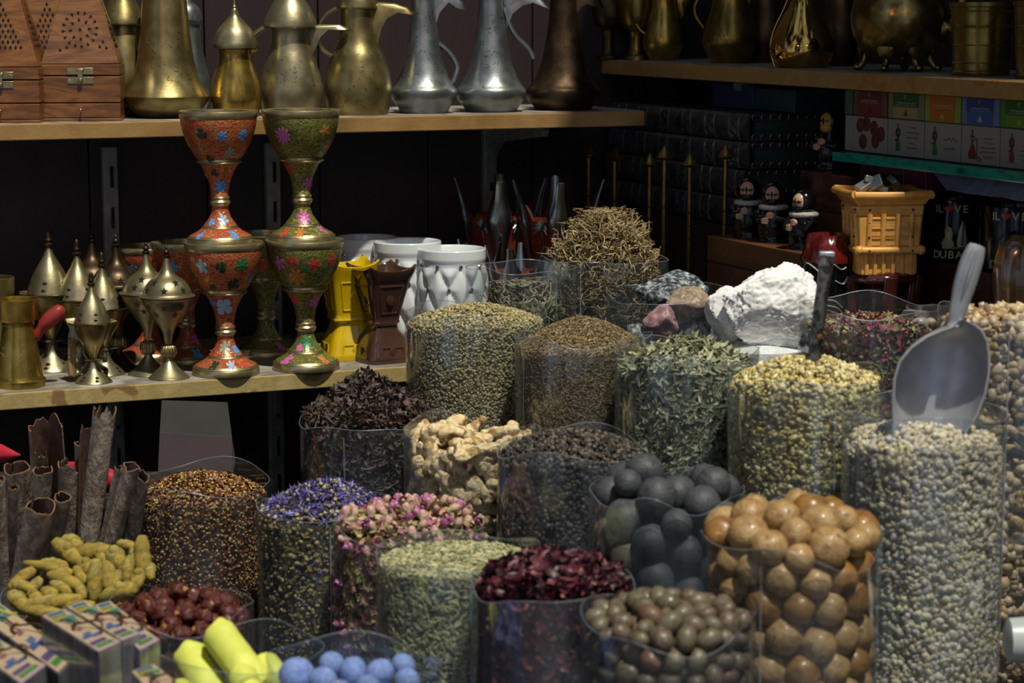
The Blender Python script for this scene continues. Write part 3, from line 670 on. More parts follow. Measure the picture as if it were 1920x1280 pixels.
bag_cf = Bag(610, 2.5, 260, 946, 962, 903, T3, pw=1.6)
bag_cf.build('clear bag of blue violet dried cornflower petals', P_, PR)
bag_cf.fill('dried_cornflower_petals', 'blue violet dried cornflower petals mixed with pale heads', 'dried flowers', [(leaf, (.0055, .0022, .003), m_cf, 1.2e4, 9e4, .9, .4, .2), (sphere0, (.0026, .0024, .0022), m_cf2, 2.2e4, 2.0e4, .5, .3, .2), (flake, (.004, .003, .002), M('cornflower_brown', ['#7a6a30', '#5c5026', '#8d7d3e', '#4a3f22'], rough=.8, island=True), 5e4, 0, .6, .4, .2)], M('cornflower_core', ['#2c281c'], rough=.9), jit=.0015)
# rose buds: every bud is its own thing with petals and a calyx
m_rp = M('rose_petal', ['#a8588e', '#c07aa6', '#8a3c70', '#d2a0b8', '#9c4a86'], rough=.65, scale=120, detail=2)
m_rp2 = M('rose_petal_pale', ['#b0947c', '#c4ac90', '#a8707c', '#bc8098'], rough=.65, scale=120, detail=2)
m_cal = M('calyx', ['#8b9468', '#a3a878', '#6f7a4c'], rough=.7, scale=150)
def bud(seed, mp, s=1.):
    g = random.Random(seed); root = thing('rose_bud', None, None)
    b = MB()
    for k in range(7):
        a = 2 * PI * k / 7 * 1.618 + g.uniform(-.2, .2); r = .0036 if k < 4 else .0022; lean = g.uniform(.0, .35)
        Rm = Matrix.Rotation(a, 3, 'Z') @ Matrix.Rotation(lean * .5, 3, 'Y')
        vs = []
        for j in range(6):
            t = j / 5; zz = .001 + t * .011; rad = r * math.sin(.5 + 2.1 * t) * 1.15 + .0004; half = .95 * math.sin(.45 + 2.3 * t) + .08
            for i in range(5):
                q = (i / 4 - .5) * 2 * half; vs.append(Rm @ Vector((rad * math.cos(q), rad * math.sin(q), zz)))
        b.add(vs, [(j * 5 + i, j * 5 + i + 1, (j + 1) * 5 + i + 1, (j + 1) * 5 + i) for j in range(5) for i in range(4)])
    b.ell((0, 0, .0055), (.0026, .0026, .005), su=8, sv=6); b.build('petals', mp, root, angle=180)
    c = MB(); c.lathe([(.0004, -.004), (.0011, -.0035), (.0022, -.001), (.0032, .0012), (.0026, .0022)], 10)
    for k in range(5):
        a = 2 * PI * k / 5; c.sweep([(.0026 * math.cos(a), .0026 * math.sin(a), .001), (.0040 * math.cos(a), .0040 * math.sin(a), .004), (.0044 * math.cos(a + .2), .0044 * math.sin(a + .2), .0075)], [.0012, .0010, .0002], .0003, up=(0, 0, 1), seg=5)
    c.build('calyx', m_cal, root); return root
buds = [bud(1, m_rp), bud(2, m_rp2), bud(3, m_rp2)]
bag_ro = Bag(767, 2.36, 286, 985, 985, 950, T3, pw=1.6, peak_off=(.25, 0))
bag_ro.build('clear bag of dried pink rose buds left of the pale green fennel', P_, PR)
m_ros = M('rose_bits', ['#b98a72', '#a9a06e', '#c8a890', '#8d8a5a', '#a0607a'], rough=.75, island=True, scale=150)
bag_ro.fill('dried_rose_fragments', 'loose dried rose petals and leaf bits between the pink buds', 'dried flowers', [(leafw, (.0055, .005, .004), m_ros, 4.5e4, 4.5e4, .9, .4, .2)], M('rose_core', ['#4a3a20'], rough=.9), jit=.002)
n = 0
for side in (0, 1):
    P, Nn = (bag_ro.top_points(12000, .008, .001) if not side else bag_ro.side_points(5500, .0045, .001))
    got = []
    for i in RNG.permutation(len(P)):
        if all(np.linalg.norm(P[i] - P[j]) > .0098 for j in got): got.append(i)
        if len(got) >= (95 if not side else 80): break
    for i in got:
        src = buds[n % 3]; loc = Vector(P[i]) + Vector((bag_ro.c.x, bag_ro.c.y, 0)) + Vector(Nn[i]) * (.003 if not side else -.002)
        rot = (Vector(Nn[i]) * .6 + Vector((R.uniform(-1, 1), R.uniform(-1, 1), R.uniform(-.3, .8)))).to_track_quat('Z', 'Y').to_euler()
        lab = ('dried pink rose bud on top of the rose heap' if not side else 'dried rose bud seen through the film of the rose bag') if n % 3 == 0 else ('pale faded rose bud on top of the rose heap' if not side else 'pale faded rose bud seen through the film')
        gr = ('pink' if n % 3 == 0 else 'pale') + (' rose buds on the heap' if not side else ' rose buds inside the bag')
        if n < 3:
            src.location = loc; src.rotation_euler = rot; tag(src, lab, 'rose bud', gr)
        else: copy_tree(src, loc, rot, lab, gr, R.uniform(.8, 1.15) * .95)['category'] = 'rose bud'
        n += 1
m_fe = M('fennel_seeds', ['#a5a67c', '#8c9068', '#b9b890', '#767a54', '#c9c6a0'], rough=.65, island=True, scale=300)
bag_fe = Bag(860, 2.20, 308, 1035, 1052, 1038, T3, pw=3.)
bag_fe.build('clear bag filled level with pale green fennel seeds', PH, PR, dz=.004, high=.003)
bag_fe.fill('fennel_seeds', 'pale green fennel seeds lying level in the front middle bag', 'spice', [(sp5, (.0040, .0011, .0010), m_fe, 1.1e5, 1.5e5, .25, .25, 0)], M('fennel_core', ['#4d4d34'], rough=.9))
m_hi = M('hibiscus', ['#3c1a24', '#4c2230', '#2b121a', '#5a2838', '#341820', '#6a3642'], rough=.45, island=True, scale=150)
bag_hi = Bag(1035, 2.07, 306, 1092, 1096, 1047, T3, pw=1.8)
bag_hi.build('clear bag of dark crimson hibiscus petals beside the fennel', PH, PR, dz=.005)
bag_hi.fill('dried_hibiscus', 'curled dark crimson hibiscus petals heaped in front of the peppercorns', 'dried flowers', [(leafw, (.0075, .006, .006), m_hi, 6e4, 6e4, 1., .4, .2), (flake, (.003, .0025, .002), M('hibiscus_pale', ['#b58a5c', '#a87a50', '#94604a'], rough=.7, island=True), 2500, 3800, .6, .4, .2)], M('hibiscus_core', ['#170a10'], rough=.9), jit=.003, inset=.004, drop=.004)
m_nu = M('nutmeg', ['#574b40', '#6a5c4c', '#443b35', '#786a58'], rough=.45, scale=1.6, bump=.3, bscale=5, coat=.2)
m_nu2 = M('nutmeg_green', ['#57523f', '#665f4c', '#444136'], rough=.45, scale=1.6, bump=.3, bscale=5, coat=.2)
m_nu3 = M('nutmeg_red', ['#5e463a', '#6a5040', '#4c3a30'], rough=.45, scale=1.6, bump=.3, bscale=5, coat=.2)
bag_nu = Bag(1255, 1.95, 326, 1162, 1166, 1122, T3, pw=2.2)
bag_nu.build('clear bag of small brown nutmegs at the front edge', P_, PR, dz=.009, wob=2)
limes(bag_nu, [m_nu, m_nu2, m_nu, m_nu2, m_nu, m_nu2, m_nu, m_nu2, m_nu3, m_nu2], .0102, 210, .15, 12, 'nutmeg', 'nutmeg',
      lambda p, r: ('small brown nutmeg on the heap in the front bag', 'nutmegs on the heap') if p[2] > bag_nu.ze - .004 else ('small brown nutmeg seen through the front bag film', 'nutmegs inside the bag'), 7, aniso=(.9, .88, 1.18), extra=.004, ramp=.012, dimple=0, sub=2, variants=10)
# ================================================================== METALWARE ON THE BACK WALL SHELVES
def brass(name, c1, c2, rough=.3, c3=None, **k):
    return M(name, [c1, c2, c3 or c1], rough=rough, metal=.86, scale=28, bump=.06, bscale=260, rvar=.08, stops=[.35, .55, .7], **k)
b_old = brass('old_brass', '#a09264', '#80734a', .36, '#928458')
b_gold = brass('gold_brass', '#b0944c', '#937a38', .26, '#a28a48')
b_pale = brass('pale_brass', '#a8a082', '#8c8464', .38, '#9c9474')
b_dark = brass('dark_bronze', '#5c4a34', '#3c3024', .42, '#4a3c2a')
b_pew = brass('pewter', '#9aa0a0', '#7c8282', .36, '#8a8c84')
b_rim = brass('goblet_brass', '#b4aa86', '#9c9066', .36, '#aca07a')
m_ink = M('engraved', ['#2c261a'], rough=.6, metal=.6)

class Lc:           # local frame helper: pixel columns/rows -> metres in the object's own frame
    def __init__(s, loc, px): s.loc = loc; s.px = px; s.s = SC(loc.z, loc.y)
    def x(s, px): return (px - s.px) * s.s
    def z(s, py): return zpix(py, s.loc.y) - s.loc.z
    def prof(s, pr, base0=True):
        q = [(max(.0004, h * s.s), s.z(y)) for h, y in pr]
        if base0: q[0] = (q[0][0], 0.)
        return q
    def poly(s, pts): return [(s.x(a), s.z(b)) for a, b in pts]
def smoothprof(pr, n=4):        # Catmull-Rom through the profile
    out = []
    for i in range(len(pr) - 1):
        p0 = pr[max(0, i - 1)]; p1 = pr[i]; p2 = pr[i + 1]; p3 = pr[min(len(pr) - 1, i + 2)]
        for k in range(n):
            t = k / n; out.append(tuple(.5 * ((2 * b) + (c - a) * t + (2 * a - 5 * b + 4 * c - d) * t * t + (3 * b - a - 3 * c + d) * t ** 3) for a, b, c, d in zip(p0, p1, p2, p3)))
    out.append(pr[-1]); return [(max(.0003, r), z) for r, z in out]
def radat(pr, z):
    for (r0, z0), (r1, z1) in zip(pr, pr[1:]):
        if min(z0, z1) <= z <= max(z0, z1) and z1 != z0: return r0 + (r1 - r0) * (z - z0) / (z1 - z0)
    return pr[-1][0]
def scroll_marks(b, pr, z0, z1, n, seed, size=.008, w=.0004, a0=-2.7, a1=-.4):    # short curved engraved strokes on a turned surface
    g = random.Random(seed)
    for _ in range(n):
        a = g.uniform(a0, a1); z = g.uniform(z0, z1); th = g.uniform(0, 6.28); cu = g.uniform(-200, 200); p = []; L = g.uniform(.4, 1) * size
        for k in range(6):
            r = radat(pr, z) + .00005; p.append((r * math.cos(a), r * math.sin(a), z)); a += math.cos(th) * L / 6 / max(r, .004); z += math.sin(th) * L / 6; th += cu * L / 6
        b.sweep(p, w, w * .4, up=p[2][:2] + (0,), seg=5)
def pot(name, label, cat, px, loc, prof, mat, lid=None, lidmat=None, spout=None, st=.014, handle=None, hw=.004, hd=.007, rz=0., bands=(), marks=None, sm=4, group=None, spoutmat=None, finial=None, hollow=False, markmat=None):
    q = Lc(loc, px); root = thing(name, label, cat, loc, rz, group)
    pr = q.prof(prof); pr = smoothprof(pr, sm) if sm else pr
    b = MB()
    if hollow:
        top = pr[-1]; inner = [(max(.001, r - .0016), z) for r, z in reversed(pr) if z > .006]; b.lathe(pr + [(top[0] - .0008, top[1] + .0006)] + inner, 64)
    else: b.lathe(pr, 64)
    b.build('body', mat, root, angle=35)
    if lid:
        l = MB(); lp = q.prof(lid, False); l.lathe(smoothprof(lp, sm) if sm else lp, 56); l.build('lid', lidmat or mat, root, angle=35)
    if finial:
        l = MB(); l.lathe(smoothprof(q.prof(finial, False), 3), 20); l.build('finial', lidmat or mat, root, angle=50)
    if spout:
        l = MB(); l.plate(q.poly(spout), st, inset=st * .28); l.build('spout', spoutmat or mat, root, angle=60)
    if handle:
        l = MB(); pts = q.poly(handle); cr = smooth_path([(x, 0, z) for x, z in pts], 5); l.sweep(cr, hw, hd, up=(0, 1, 0), seg=10); l.build('handle', spoutmat or mat, root)
    for (y, dr, dh) in bands:
        z = q.z(y); r = radat(pr, z); l = MB(); l.lathe([(r + .0001, z - dh), (r + dr, z - dh * .4), (r + dr, z + dh * .4), (r + .0001, z + dh)], 56, cap=(False, False)); l.build('band', mat, root)
    if marks:
        l = MB(); scroll_marks(l, pr, q.z(marks[0]), q.z(marks[1]), marks[2], marks[3]); l.build('engraving', markmat or m_ink, root)
    root['_'] = 0; del root['_']
    return root, q, pr
def smooth_path(pts, n=5):
    out = []
    for i in range(len(pts) - 1):
        p0 = pts[max(0, i - 1)]; p1 = pts[i]; p2 = pts[i + 1]; p3 = pts[min(len(pts) - 1, i + 2)]
        for k in range(n):
            t = k / n; out.append(tuple(.5 * ((2 * b) + (c - a) * t + (2 * a - 5 * b + 4 * c - d) * t * t + (3 * b - a - 3 * c + d) * t ** 3) for a, b, c, d in zip(p0, p1, p2, p3)))
    out.append(pts[-1]); return out
U = lambda px, d: onL(px, UP_Z, d)
LO = lambda px, d: onL(px, LOW_Z, d - LOWD)

pot('coffee_pot', 'tall dull brass coffee pot standing behind the carved box and flared ewer', 'coffee pot', 235, U(235, .16), [(36, 205), (44, 190), (52, 150), (44, 100), (33, 60), (32, 46)], b_old,
    lid=[(42, 48), (43, 42), (34, 20), (14, -22), (4, -40)], spout=[(262, 44), (292, 24), (300, 40), (290, 52), (278, 90), (262, 110)], st=.012)
pot('ewer', 'large flared brass ewer with sharp shoulder right of the carved boxes', 'ewer', 313, U(313, .085), [(40, 226), (42, 222), (60, 212), (78, 190), (81, 180), (79, 176), (62, 150), (52, 110), (46, 60), (42, 10), (38, -40), (36, -70)], b_old,
    spout=[(322, -20), (348, -12), (354, 8), (352, 22), (346, 12), (338, 40), (328, 66), (320, 50), (316, 20)], st=.012, marks=(150, 60, 34, 5), sm=0)
pot('ewer', 'grey metal ewer half hidden behind the large flared brass ewer', 'ewer', 352, U(352, .18), [(30, 200), (40, 188), (44, 160), (36, 120), (28, 80), (25, 46)], b_pew,
    lid=[(30, 40), (31, 36), (26, 16), (10, 0), (3, -14)], spout=[(366, 46), (376, 50), (382, 46), (380, 56), (370, 60), (364, 80)], st=.01)
pot('coffee_pot', 'small shiny brass coffee pot with pointed lid behind the red goblet tower', 'coffee pot', 443, U(443, .07), [(40, 219), (42, 215), (47, 195), (48, 180), (43, 150), (34, 122), (31, 105), (33, 92)], b_gold,
    lid=[(41, 90), (42, 84), (40, 76), (33, 58), (20, 42), (10, 30), (6, 18), (3, 14)], finial=[(3, 16), (5, 13), (3, 9), (2, 2), (1.4, -12)], lidmat=b_pale,
    spout=[(448, 98), (464, 84), (482, 86), (486, 94), (478, 100), (470, 118), (460, 148), (450, 124)], st=.013, marks=(205, 150, 12, 6))
pot('coffee_pot', 'greyish brass coffee pot with domed lid behind the green goblet tower', 'coffee pot', 547, U(547, .075), [(46, 217), (52, 212), (59, 180), (58, 158), (48, 118), (38, 90), (34, 66), (36, 52)], b_pale,
    lid=[(49, 52), (50, 48), (47, 36), (37, 14), (20, -10), (5, -26)], spout=[(574, 52), (600, 46), (640, 46), (656, 54), (622, 52), (600, 66), (590, 100), (582, 116), (574, 90)], st=.013,
    handle=[(500, 52), (486, 60), (476, 70)], marks=(160, 110, 26, 8))
pot('coffee_pot', 'bulbous yellow brass coffee pot with long curved beak', 'coffee pot', 672, U(672, .065), [(54, 217), (57, 210), (63, 170), (60, 140), (50, 106), (38, 80), (32, 54), (31, 16)], b_old,
    lid=[(38, 16), (39, 12), (34, -6), (16, -30)], spout=[(684, 16), (712, 4), (742, 6), (766, 14), (778, 26), (752, 20), (730, 30), (714, 60), (706, 100), (702, 126), (692, 90), (684, 50)], st=.014,
    handle=[(640, 12), (612, 30), (598, 62), (606, 92), (632, 110)], hw=.003, hd=.006, marks=(205, 90, 40, 9))
for px, lab, mt, w, hnd, sp, dd in ((795, 'grey pewter ewer with loop handle, nearest the yellow brass pot', b_pew, 1.0, [(818, 78), (842, 98), (857, 124), (852, 148), (846, 158)], [(806, 0), (846, -20), (868, 4), (872, 18), (862, 14), (844, 0), (822, 24), (812, 62), (808, 70)], .07),
                                 (921, 'grey pewter ewer with engraved neck, centre of the upper shelf', b_pew, 1.05, [(945, 14), (962, 60), (990, 90), (1000, 110)], [(944, -6), (970, -18), (1008, -8), (1030, 16), (1004, 4), (978, 6), (958, 28), (948, 58)], .065),
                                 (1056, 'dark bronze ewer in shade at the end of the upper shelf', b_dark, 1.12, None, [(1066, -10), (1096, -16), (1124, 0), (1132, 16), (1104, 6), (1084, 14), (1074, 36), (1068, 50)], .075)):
    pot('ewer', lab, 'ewer', px, U(px, dd), [(46 * w, 209), (47 * w, 205), (50 * w, 199), (60 * w, 186), (63 * w, 174), (61 * w, 166), (54 * w, 158), (44 * w, 138), (36 * w, 112), (30 * w, 78), (25 * w, 40), (22 * w, 0), (21 * w, -50)], mt,
        spout=sp, st=.012, handle=hnd, hw=.0035, hd=.007, marks=(165, 20, 46, int(px)), sm=3, markmat=m_ink)

# ---- carved pyramid incense boxes
m_wood = M('rosewood', ['#4c2c14', '#683f1c', '#805326', '#5a351a'], rough=.38, scale=26, mapping=(.35, .35, 1.6), coat=.3, dist=2.5, stops=[.3, .45, .6, .7])
m_hole = M('carved_hole', ['#0d0705'], rough=.9)
m_clasp = M('clasp_brass', ['#b8a877', '#8e8058'], rough=.3, metal=1, scale=80)
def pyramid_box(label, pxc, d, hw, ytop, ybot, yline, ydraw, apex, tw, kind, rz, yk, depth=None, shade=None):
    loc = U(pxc, d); q = Lc(loc, pxc); root = thing('incense_box', label, 'incense box', loc, AL * .25 + rz)
    w = 2 * hw * q.s / math.cos(0.15); h0 = 0; hd = q.z(ydraw); hl = q.z(yline); ht = q.z(ytop); ha = q.z(apex)
    b = MB(); b.box((0, 0, .002), (w * 1.01, w * 1.01, .004)); b.box((0, 0, (hd + hl) / 2), (w, w, hl - hd - .0012)); b.build('box', m_wood, root, smooth=False, bevel=.001)
    b = MB(); b.box((0, 0, hd / 2 + .002), (w * .995, w * .995, hd - .0052)); dr = b.build('drawer', m_wood, root, smooth=False, bevel=.0008)
    b = MB(); b.sweep([(0, -w / 2, hd * .62), (0, -w / 2 - .008, hd * .62)], .0009, seg=8); b.ell((0, -w / 2 - .009, hd * .62), .0024, su=10, sv=8); b.build('knob', m_clasp, dr)
    b = MB(); b.box((0, 0, (hl + ht) / 2), (w, w, ht - hl - .0012)); t = tw / hw
    b.box((0, 0, (ht + ha) / 2), (w * .985, w * .985, ha - ht), taper=t); lid = b.build('pyramid_lid', m_wood, root, smooth=False, bevel=.001)
    # pierced holes on the two faces that can be seen
    slope = math.atan2((w * .985 / 2) * (1 - t), ha - ht)
    def face(ang):
        b = MB(); Rz = Matrix.Rotation(ang, 3, 'Z')
        def hole(x, zz, r, rot, drop=True):
            z = zz; y = -(w * .985 / 2) * (1 - (1 - t) * (z - ht) / (ha - ht)) - .0003; vs = [(0, 0)]; n = 12; out = []
            for i in range(n):
                a = 2 * PI * i / n; k = 1.0
                px_, pz_ = r * math.cos(a), r * math.sin(a)
                if drop and i in (3,): pz_ *= 2.1
                if not drop: k = 1.5 if i % 6 == 3 else .75; px_ *= .8; pz_ *= k
                out.append((px_ * math.cos(rot) - pz_ * math.sin(rot), px_ * math.sin(rot) + pz_ * math.cos(rot)))
            ring = [Rz @ Vector((x + u, y + (v) * math.sin(slope), z + v * math.cos(slope))) for u, v in out]; ring2 = [p + Rz @ Vector((0, .0012, 0)) for p in ring]
            b.add(ring + ring2, [tuple(range(n))] + [(i, (i + 1) % n, (i + 1) % n + n, i + n) for i in range(n)])
        return b, hole
    zc = q.z(55)
    b, hole = face(0)
    sc = q.s
    if kind == 'rosette':
        for n, rr in ((16, 31), (8, 17)):
            for k in range(n):
                a = 2 * PI * k / n + .1
                hole(rr * sc * math.cos(a), zc + rr * sc * math.sin(a), 2.6 * sc, a + PI / 2 + (PI if n == 8 else 0))
        hole(0, zc, 3.4 * sc, 0, False)
        for x, y in ((-36, 93), (-24, 88), (42, 78), (36, 87), (48, 89)): hole(x * sc, q.z(y), 2.6 * sc, .3)
    else:
        for r in range(9):
            n = r + 1
            for k in range(n): hole((k - (n - 1) / 2) * 9.4 * sc, q.z(8 + 10 * r if r < 9 else 98), 3.4 * sc, 0, False)
    b.build('carving', m_hole, lid, smooth=False)
    b, hole = face(PI / 2)
    for r in range(8):
        n = r + 1
        for k in range(n): hole((k - (n - 1) / 2) * 9.4 * sc, q.z(8 + 11 * r), 3.2 * sc, 0, False)
    b.build('carving', m_hole, lid, smooth=False)
    # clasp
    b = MB(); zl = hl; pw = 24 * sc
    b.box((0, -w / 2 - .0006, zl + .0062), (pw * 2, .0012, .0085)); b.box((0, -w / 2 - .0006, zl - .0058), (pw * 2, .0012, .0085))
    for sx in (-1, 1):
        for sz in (-1, 1): b.ell((sx * pw * .8, -w / 2 - .0012, zl + sz * .006), (.0011, .0008, .0011), su=8, sv=6)
    b.sweep([(-.004, -w / 2 - .002, zl + .008), (.004, -w / 2 - .002, zl + .008)], .002, seg=8)
    b.box((0, -w / 2 - .0034, zl - .001), (.0062, .0012, .018)); b.ell((0, -w / 2 - .004, zl - .0065), (.0035, .0018, .0035), su=12, sv=8)
    b.box((0, -w / 2 - .005, zl - .0045), (.003, .003, .002)); b.build('clasp', m_clasp, root, bevel=.0004)
    # small finial at the tip
    b = MB(); b.ell((0, 0, ha + .003), (.005, .005, .006)); b.build('finial', m_wood, root)
    return root
pyramid_box('carved wooden pyramid incense box with a round rosette of pierced holes', 159, .075, 71, 118, 227, 140, 190, -110, 5, 'rosette', 0, 208)
pyramid_box('carved wooden pyramid incense box cut by the picture edge, diamond lattice holes', 15, .07, 70, 124, 229, 148, 191, -110, 5, 'lattice', -.05, 214)
pyramid_box('shaded wooden pyramid incense box standing behind the other two', 88, .20, 66, 110, 219, 132, 182, -118, 5, 'lattice', .25, 200)

# ---- enamelled goblets
RED = enamel('red_enamel', '#a82e24', '#c09a5a'); GRN = enamel('green_enamel', '#4a5220', '#a39a56'); RED2 = enamel('deep_red_enamel', '#9a2c24', '#a5824a')
FL = {'blue': M('flower_blue', ['#2f7fd0', '#5aa0e0', '#205fa8'], rough=.35, scale=400), 'sky': M('flower_sky', ['#8cacc4', '#a8c0d0', '#6c90b0'], rough=.3, scale=400), 'pink': M('flower_pink', ['#c04a98', '#d068b0', '#a03880'], rough=.35, scale=400),
      'green': M('flower_green', ['#1f6a3c', '#2c8048', '#164a2c'], rough=.35, scale=400), 'orange': M('flower_orange', ['#b8662e', '#cc8040', '#944c20'], rough=.35, scale=400), 'red': M('flower_red', ['#b83428', '#c84c3c', '#8c241c'], rough=.35, scale=400),
      'yellow': M('flower_yellow', ['#b0982c', '#c4ac3c'], rough=.35, scale=400), 'dark': M('flower_dark', ['#1c3024', '#28402c'], rough=.35, scale=400), 'grey': M('flower_grey', ['#7d8a7c', '#93a090'], rough=.35, scale=400)}
G_RED = [(62, 248), (63, 246), (62, 236), (60, 234), (57, 230), (42, 222), (33, 215), (31, 211), (27, 206), (20, 196), (16, 184), (15.5, 176), (19, 173), (20, 168), (17, 164), (19, 160), (17.5, 157), (17, 150), (20, 132), (26, 116), (33, 103), (37, 97), (41, 94), (40, 88), (46, 82), (58, 60), (66, 40), (70, 24), (71, 14), (73, 10), (74, 2), (73, 0)]
def goblet(label, px, loc, hscale, mat, flowers, group=None, wscale=1., rz=0., parent_z=None, mat2=None):
    s = SC(loc.z, loc.y); root = thing('goblet', label, 'goblet', loc, rz, group)
    pr = [(h * s * wscale, (248 - y) * s * hscale) for h, y in G_RED]; H = 248 * s * hscale
    def seg(i0, i1): return pr[i0:i1 + 1]
    en = MB(); br = MB()
    en.lathe(seg(4, 6), 64, cap=(False, False)); en.lathe(seg(7, 11), 64, cap=(False, False)); en.lathe(smoothprof(seg(16, 21), 3), 64, cap=(False, False)); en.lathe(smoothprof(seg(23, 28), 4), 64, cap=(False, False))
    br.lathe(seg(0, 4), 64, cap=(True, False)); br.lathe(seg(6, 7), 64, cap=(False, False)); br.lathe(seg(11, 16), 64, cap=(False, False)); br.lathe(seg(21, 23), 64, cap=(False, False))
    t = s * wscale; br.lathe([pr[28], pr[29], pr[30], pr[31], (58 * t, H - .0002), (57 * t, H - .004), (56 * t, H - .02), (48 * t, H - .045), (30 * t, H - .06), (.0005, H - .064)], 64, cap=(False, False))
    for z0 in (pr[6], pr[22], pr[3]): br.lathe([(z0[0] + .0002, z0[1] - .0012), (z0[0] + .0012, z0[1]), (z0[0] + .0002, z0[1] + .0012)], 64, cap=(False, False))
    en.build('enamelled_bowl_and_foot', mat, root, angle=50); br.build('brass_rim_and_rings', b_rim, root, angle=40)
    for (dx, y, rr, col, n) in flowers:
        z = (248 - y) * s * hscale; r = radat(pr, z); a0 = -PI / 2 + math.asin(max(-.95, min(.95, dx * s / r))); b = MB(); rad = rr * s
        def on(u, v, off=.0004):
            zz = z + v; r_ = radat(pr, zz) + off; a = a0 + u / r_; return (r_ * math.cos(a), r_ * math.sin(a), zz)
        g = random.Random(int(abs(dx) * 7 + y))
        ph = g.uniform(0, 6)
        for k in range(n):
            th = ph + 2 * PI * k / n; L = rad * g.uniform(.85, 1.1); wd_ = rad * (1.9 / n) * (1.0 if n < 5 else .8); vs = []
            for j, (q, ww) in enumerate(((.12, .25), (.45, .85), (.75, 1.), (.93, .55), (1.0, .05))):
                for sx in (-1, 0, 1):
                    u = q * L * math.cos(th) - sx * ww * wd_ * math.sin(th); v = q * L * math.sin(th) + sx * ww * wd_ * math.cos(th); vs.append(on(u, v, .0006 if sx == 0 else .0003))
            b.add(vs, [(j * 3 + i, j * 3 + i + 1, (j + 1) * 3 + i + 1, (j + 1) * 3 + i) for j in range(4) for i in (0, 1)])
        cv = [on(0, 0, .0012)] + [on(rad * .2 * math.cos(q), rad * .2 * math.sin(q), .0007) for q in (0, 1.05, 2.1, 3.15, 4.2, 5.25)]
        b.add(cv, [(0, 1 + i, 1 + (i + 1) % 6) for i in range(6)])
        b.build('painted_flower', FL[col], root, angle=180)
    return root, H
lr = LO(424, .038); hs = 1.0
g1, H1 = goblet('red enamelled goblet standing on the shelf, lower of the red tower', 424, lr, 1., RED, [(40, 38, 15, 'green', 7), (3, 40, 11, 'dark', 3), (-34, 40, 15, 'sky', 5), (-52, 66, 14, 'green', 4), (22, 76, 13, 'dark', 4), (-16, 80, 8, 'dark', 5), (52, 66, 11, 'blue', 5), (2, 118, 17, 'sky', 4), (-20, 112, 9, 'blue', 4), (1, 196, 12, 'grey', 6), (20, 200, 9, 'blue', 4), (-16, 226, 9, 'dark', 4), (16, 226, 9, 'sky', 6), (38, 226, 7, 'red', 5)])
lu = lr.copy(); lu.z += H1 - .004; lu.x += xpix(416, lu.z, lu.y) - xpix(424, lu.z, lu.y) + .0017
goblet('red enamelled goblet with open mouth, upper of the red tower', 416, lu, 1.01, RED, [(14, 44, 11, 'blue', 7), (50, 42, 12, 'blue', 8), (25, 76, 12, 'grey', 7), (-24, 40, 11, 'dark', 3), (-58, 54, 14, 'yellow', 5), (-12, 86, 8, 'dark', 4), (5, 138, 13, 'blue', 8), (-6, 113, 7, 'dark', 3), (-24, 118, 9, 'yellow', 5), (8, 200, 12, 'sky', 6), (-14, 204, 8, 'blue', 5), (30, 226, 9, 'blue', 6), (-34, 228, 8, 'blue', 5), (0, 228, 5, 'red', 5)])
lg = LO(574, .036)
g2, H2 = goblet('green enamelled goblet standing on the shelf, lower of the green tower', 574, lg, .98, GRN, [(-42, 40, 14, 'pink', 5), (22, 42, 14, 'red', 6), (54, 34, 12, 'red', 4), (-10, 64, 17, 'orange', 7), (-18, 36, 12, 'red', 3), (10, 50, 8, 'green', 3), (20, 116, 15, 'pink', 7), (-18, 112, 12, 'red', 5), (4, 196, 14, 'green', 8), (-32, 226, 10, 'pink', 6), (36, 226, 9, 'orange', 6), (-10, 204, 7, 'pink', 4)])
lu = lg.copy(); lu.z += H2 - .004; lu.x += xpix(569, lu.z, lu.y) - xpix(574, lu.z, lu.y) + .001
goblet('green enamelled goblet with open mouth, upper of the green tower', 569, lu, 1.0, GRN, [(-28, 46, 17, 'pink', 10), (48, 38, 12, 'orange', 5), (56, 66, 14, 'orange', 7), (-54, 72, 13, 'red', 6), (-22, 108, 13, 'red', 6), (15, 136, 14, 'pink', 7), (6, 200, 14, 'pink', 8), (-30, 226, 9, 'red', 5), (0, 226, 10, 'orange', 7), (38, 222, 8, 'pink', 5)])
goblet('shaded wide red goblet at the back beside the slotted rail', 283, LO(283, .20), .86, RED2, [(-20, 44, 10, 'blue', 5), (30, 50, 10, 'green', 5)], wscale=.93)
goblet('shaded red goblet directly behind the star burner and red tower', 352, LO(352, .15), .92, RED2, [(-18, 48, 15, 'blue', 7), (24, 50, 12, 'green', 5), (-10, 118, 12, 'blue', 5), (10, 130, 11, 'pink', 5), (18, 200, 12, 'pink', 7), (24, 226, 11, 'blue', 5)], wscale=.86)
goblet('shaded green goblet standing between the two goblet towers', 500, LO(500, .17), .93, GRN, [(0, 60, 14, 'red', 5), (-20, 70, 12, 'pink', 5), (30, 226, 9, 'pink', 5)], wscale=.9)

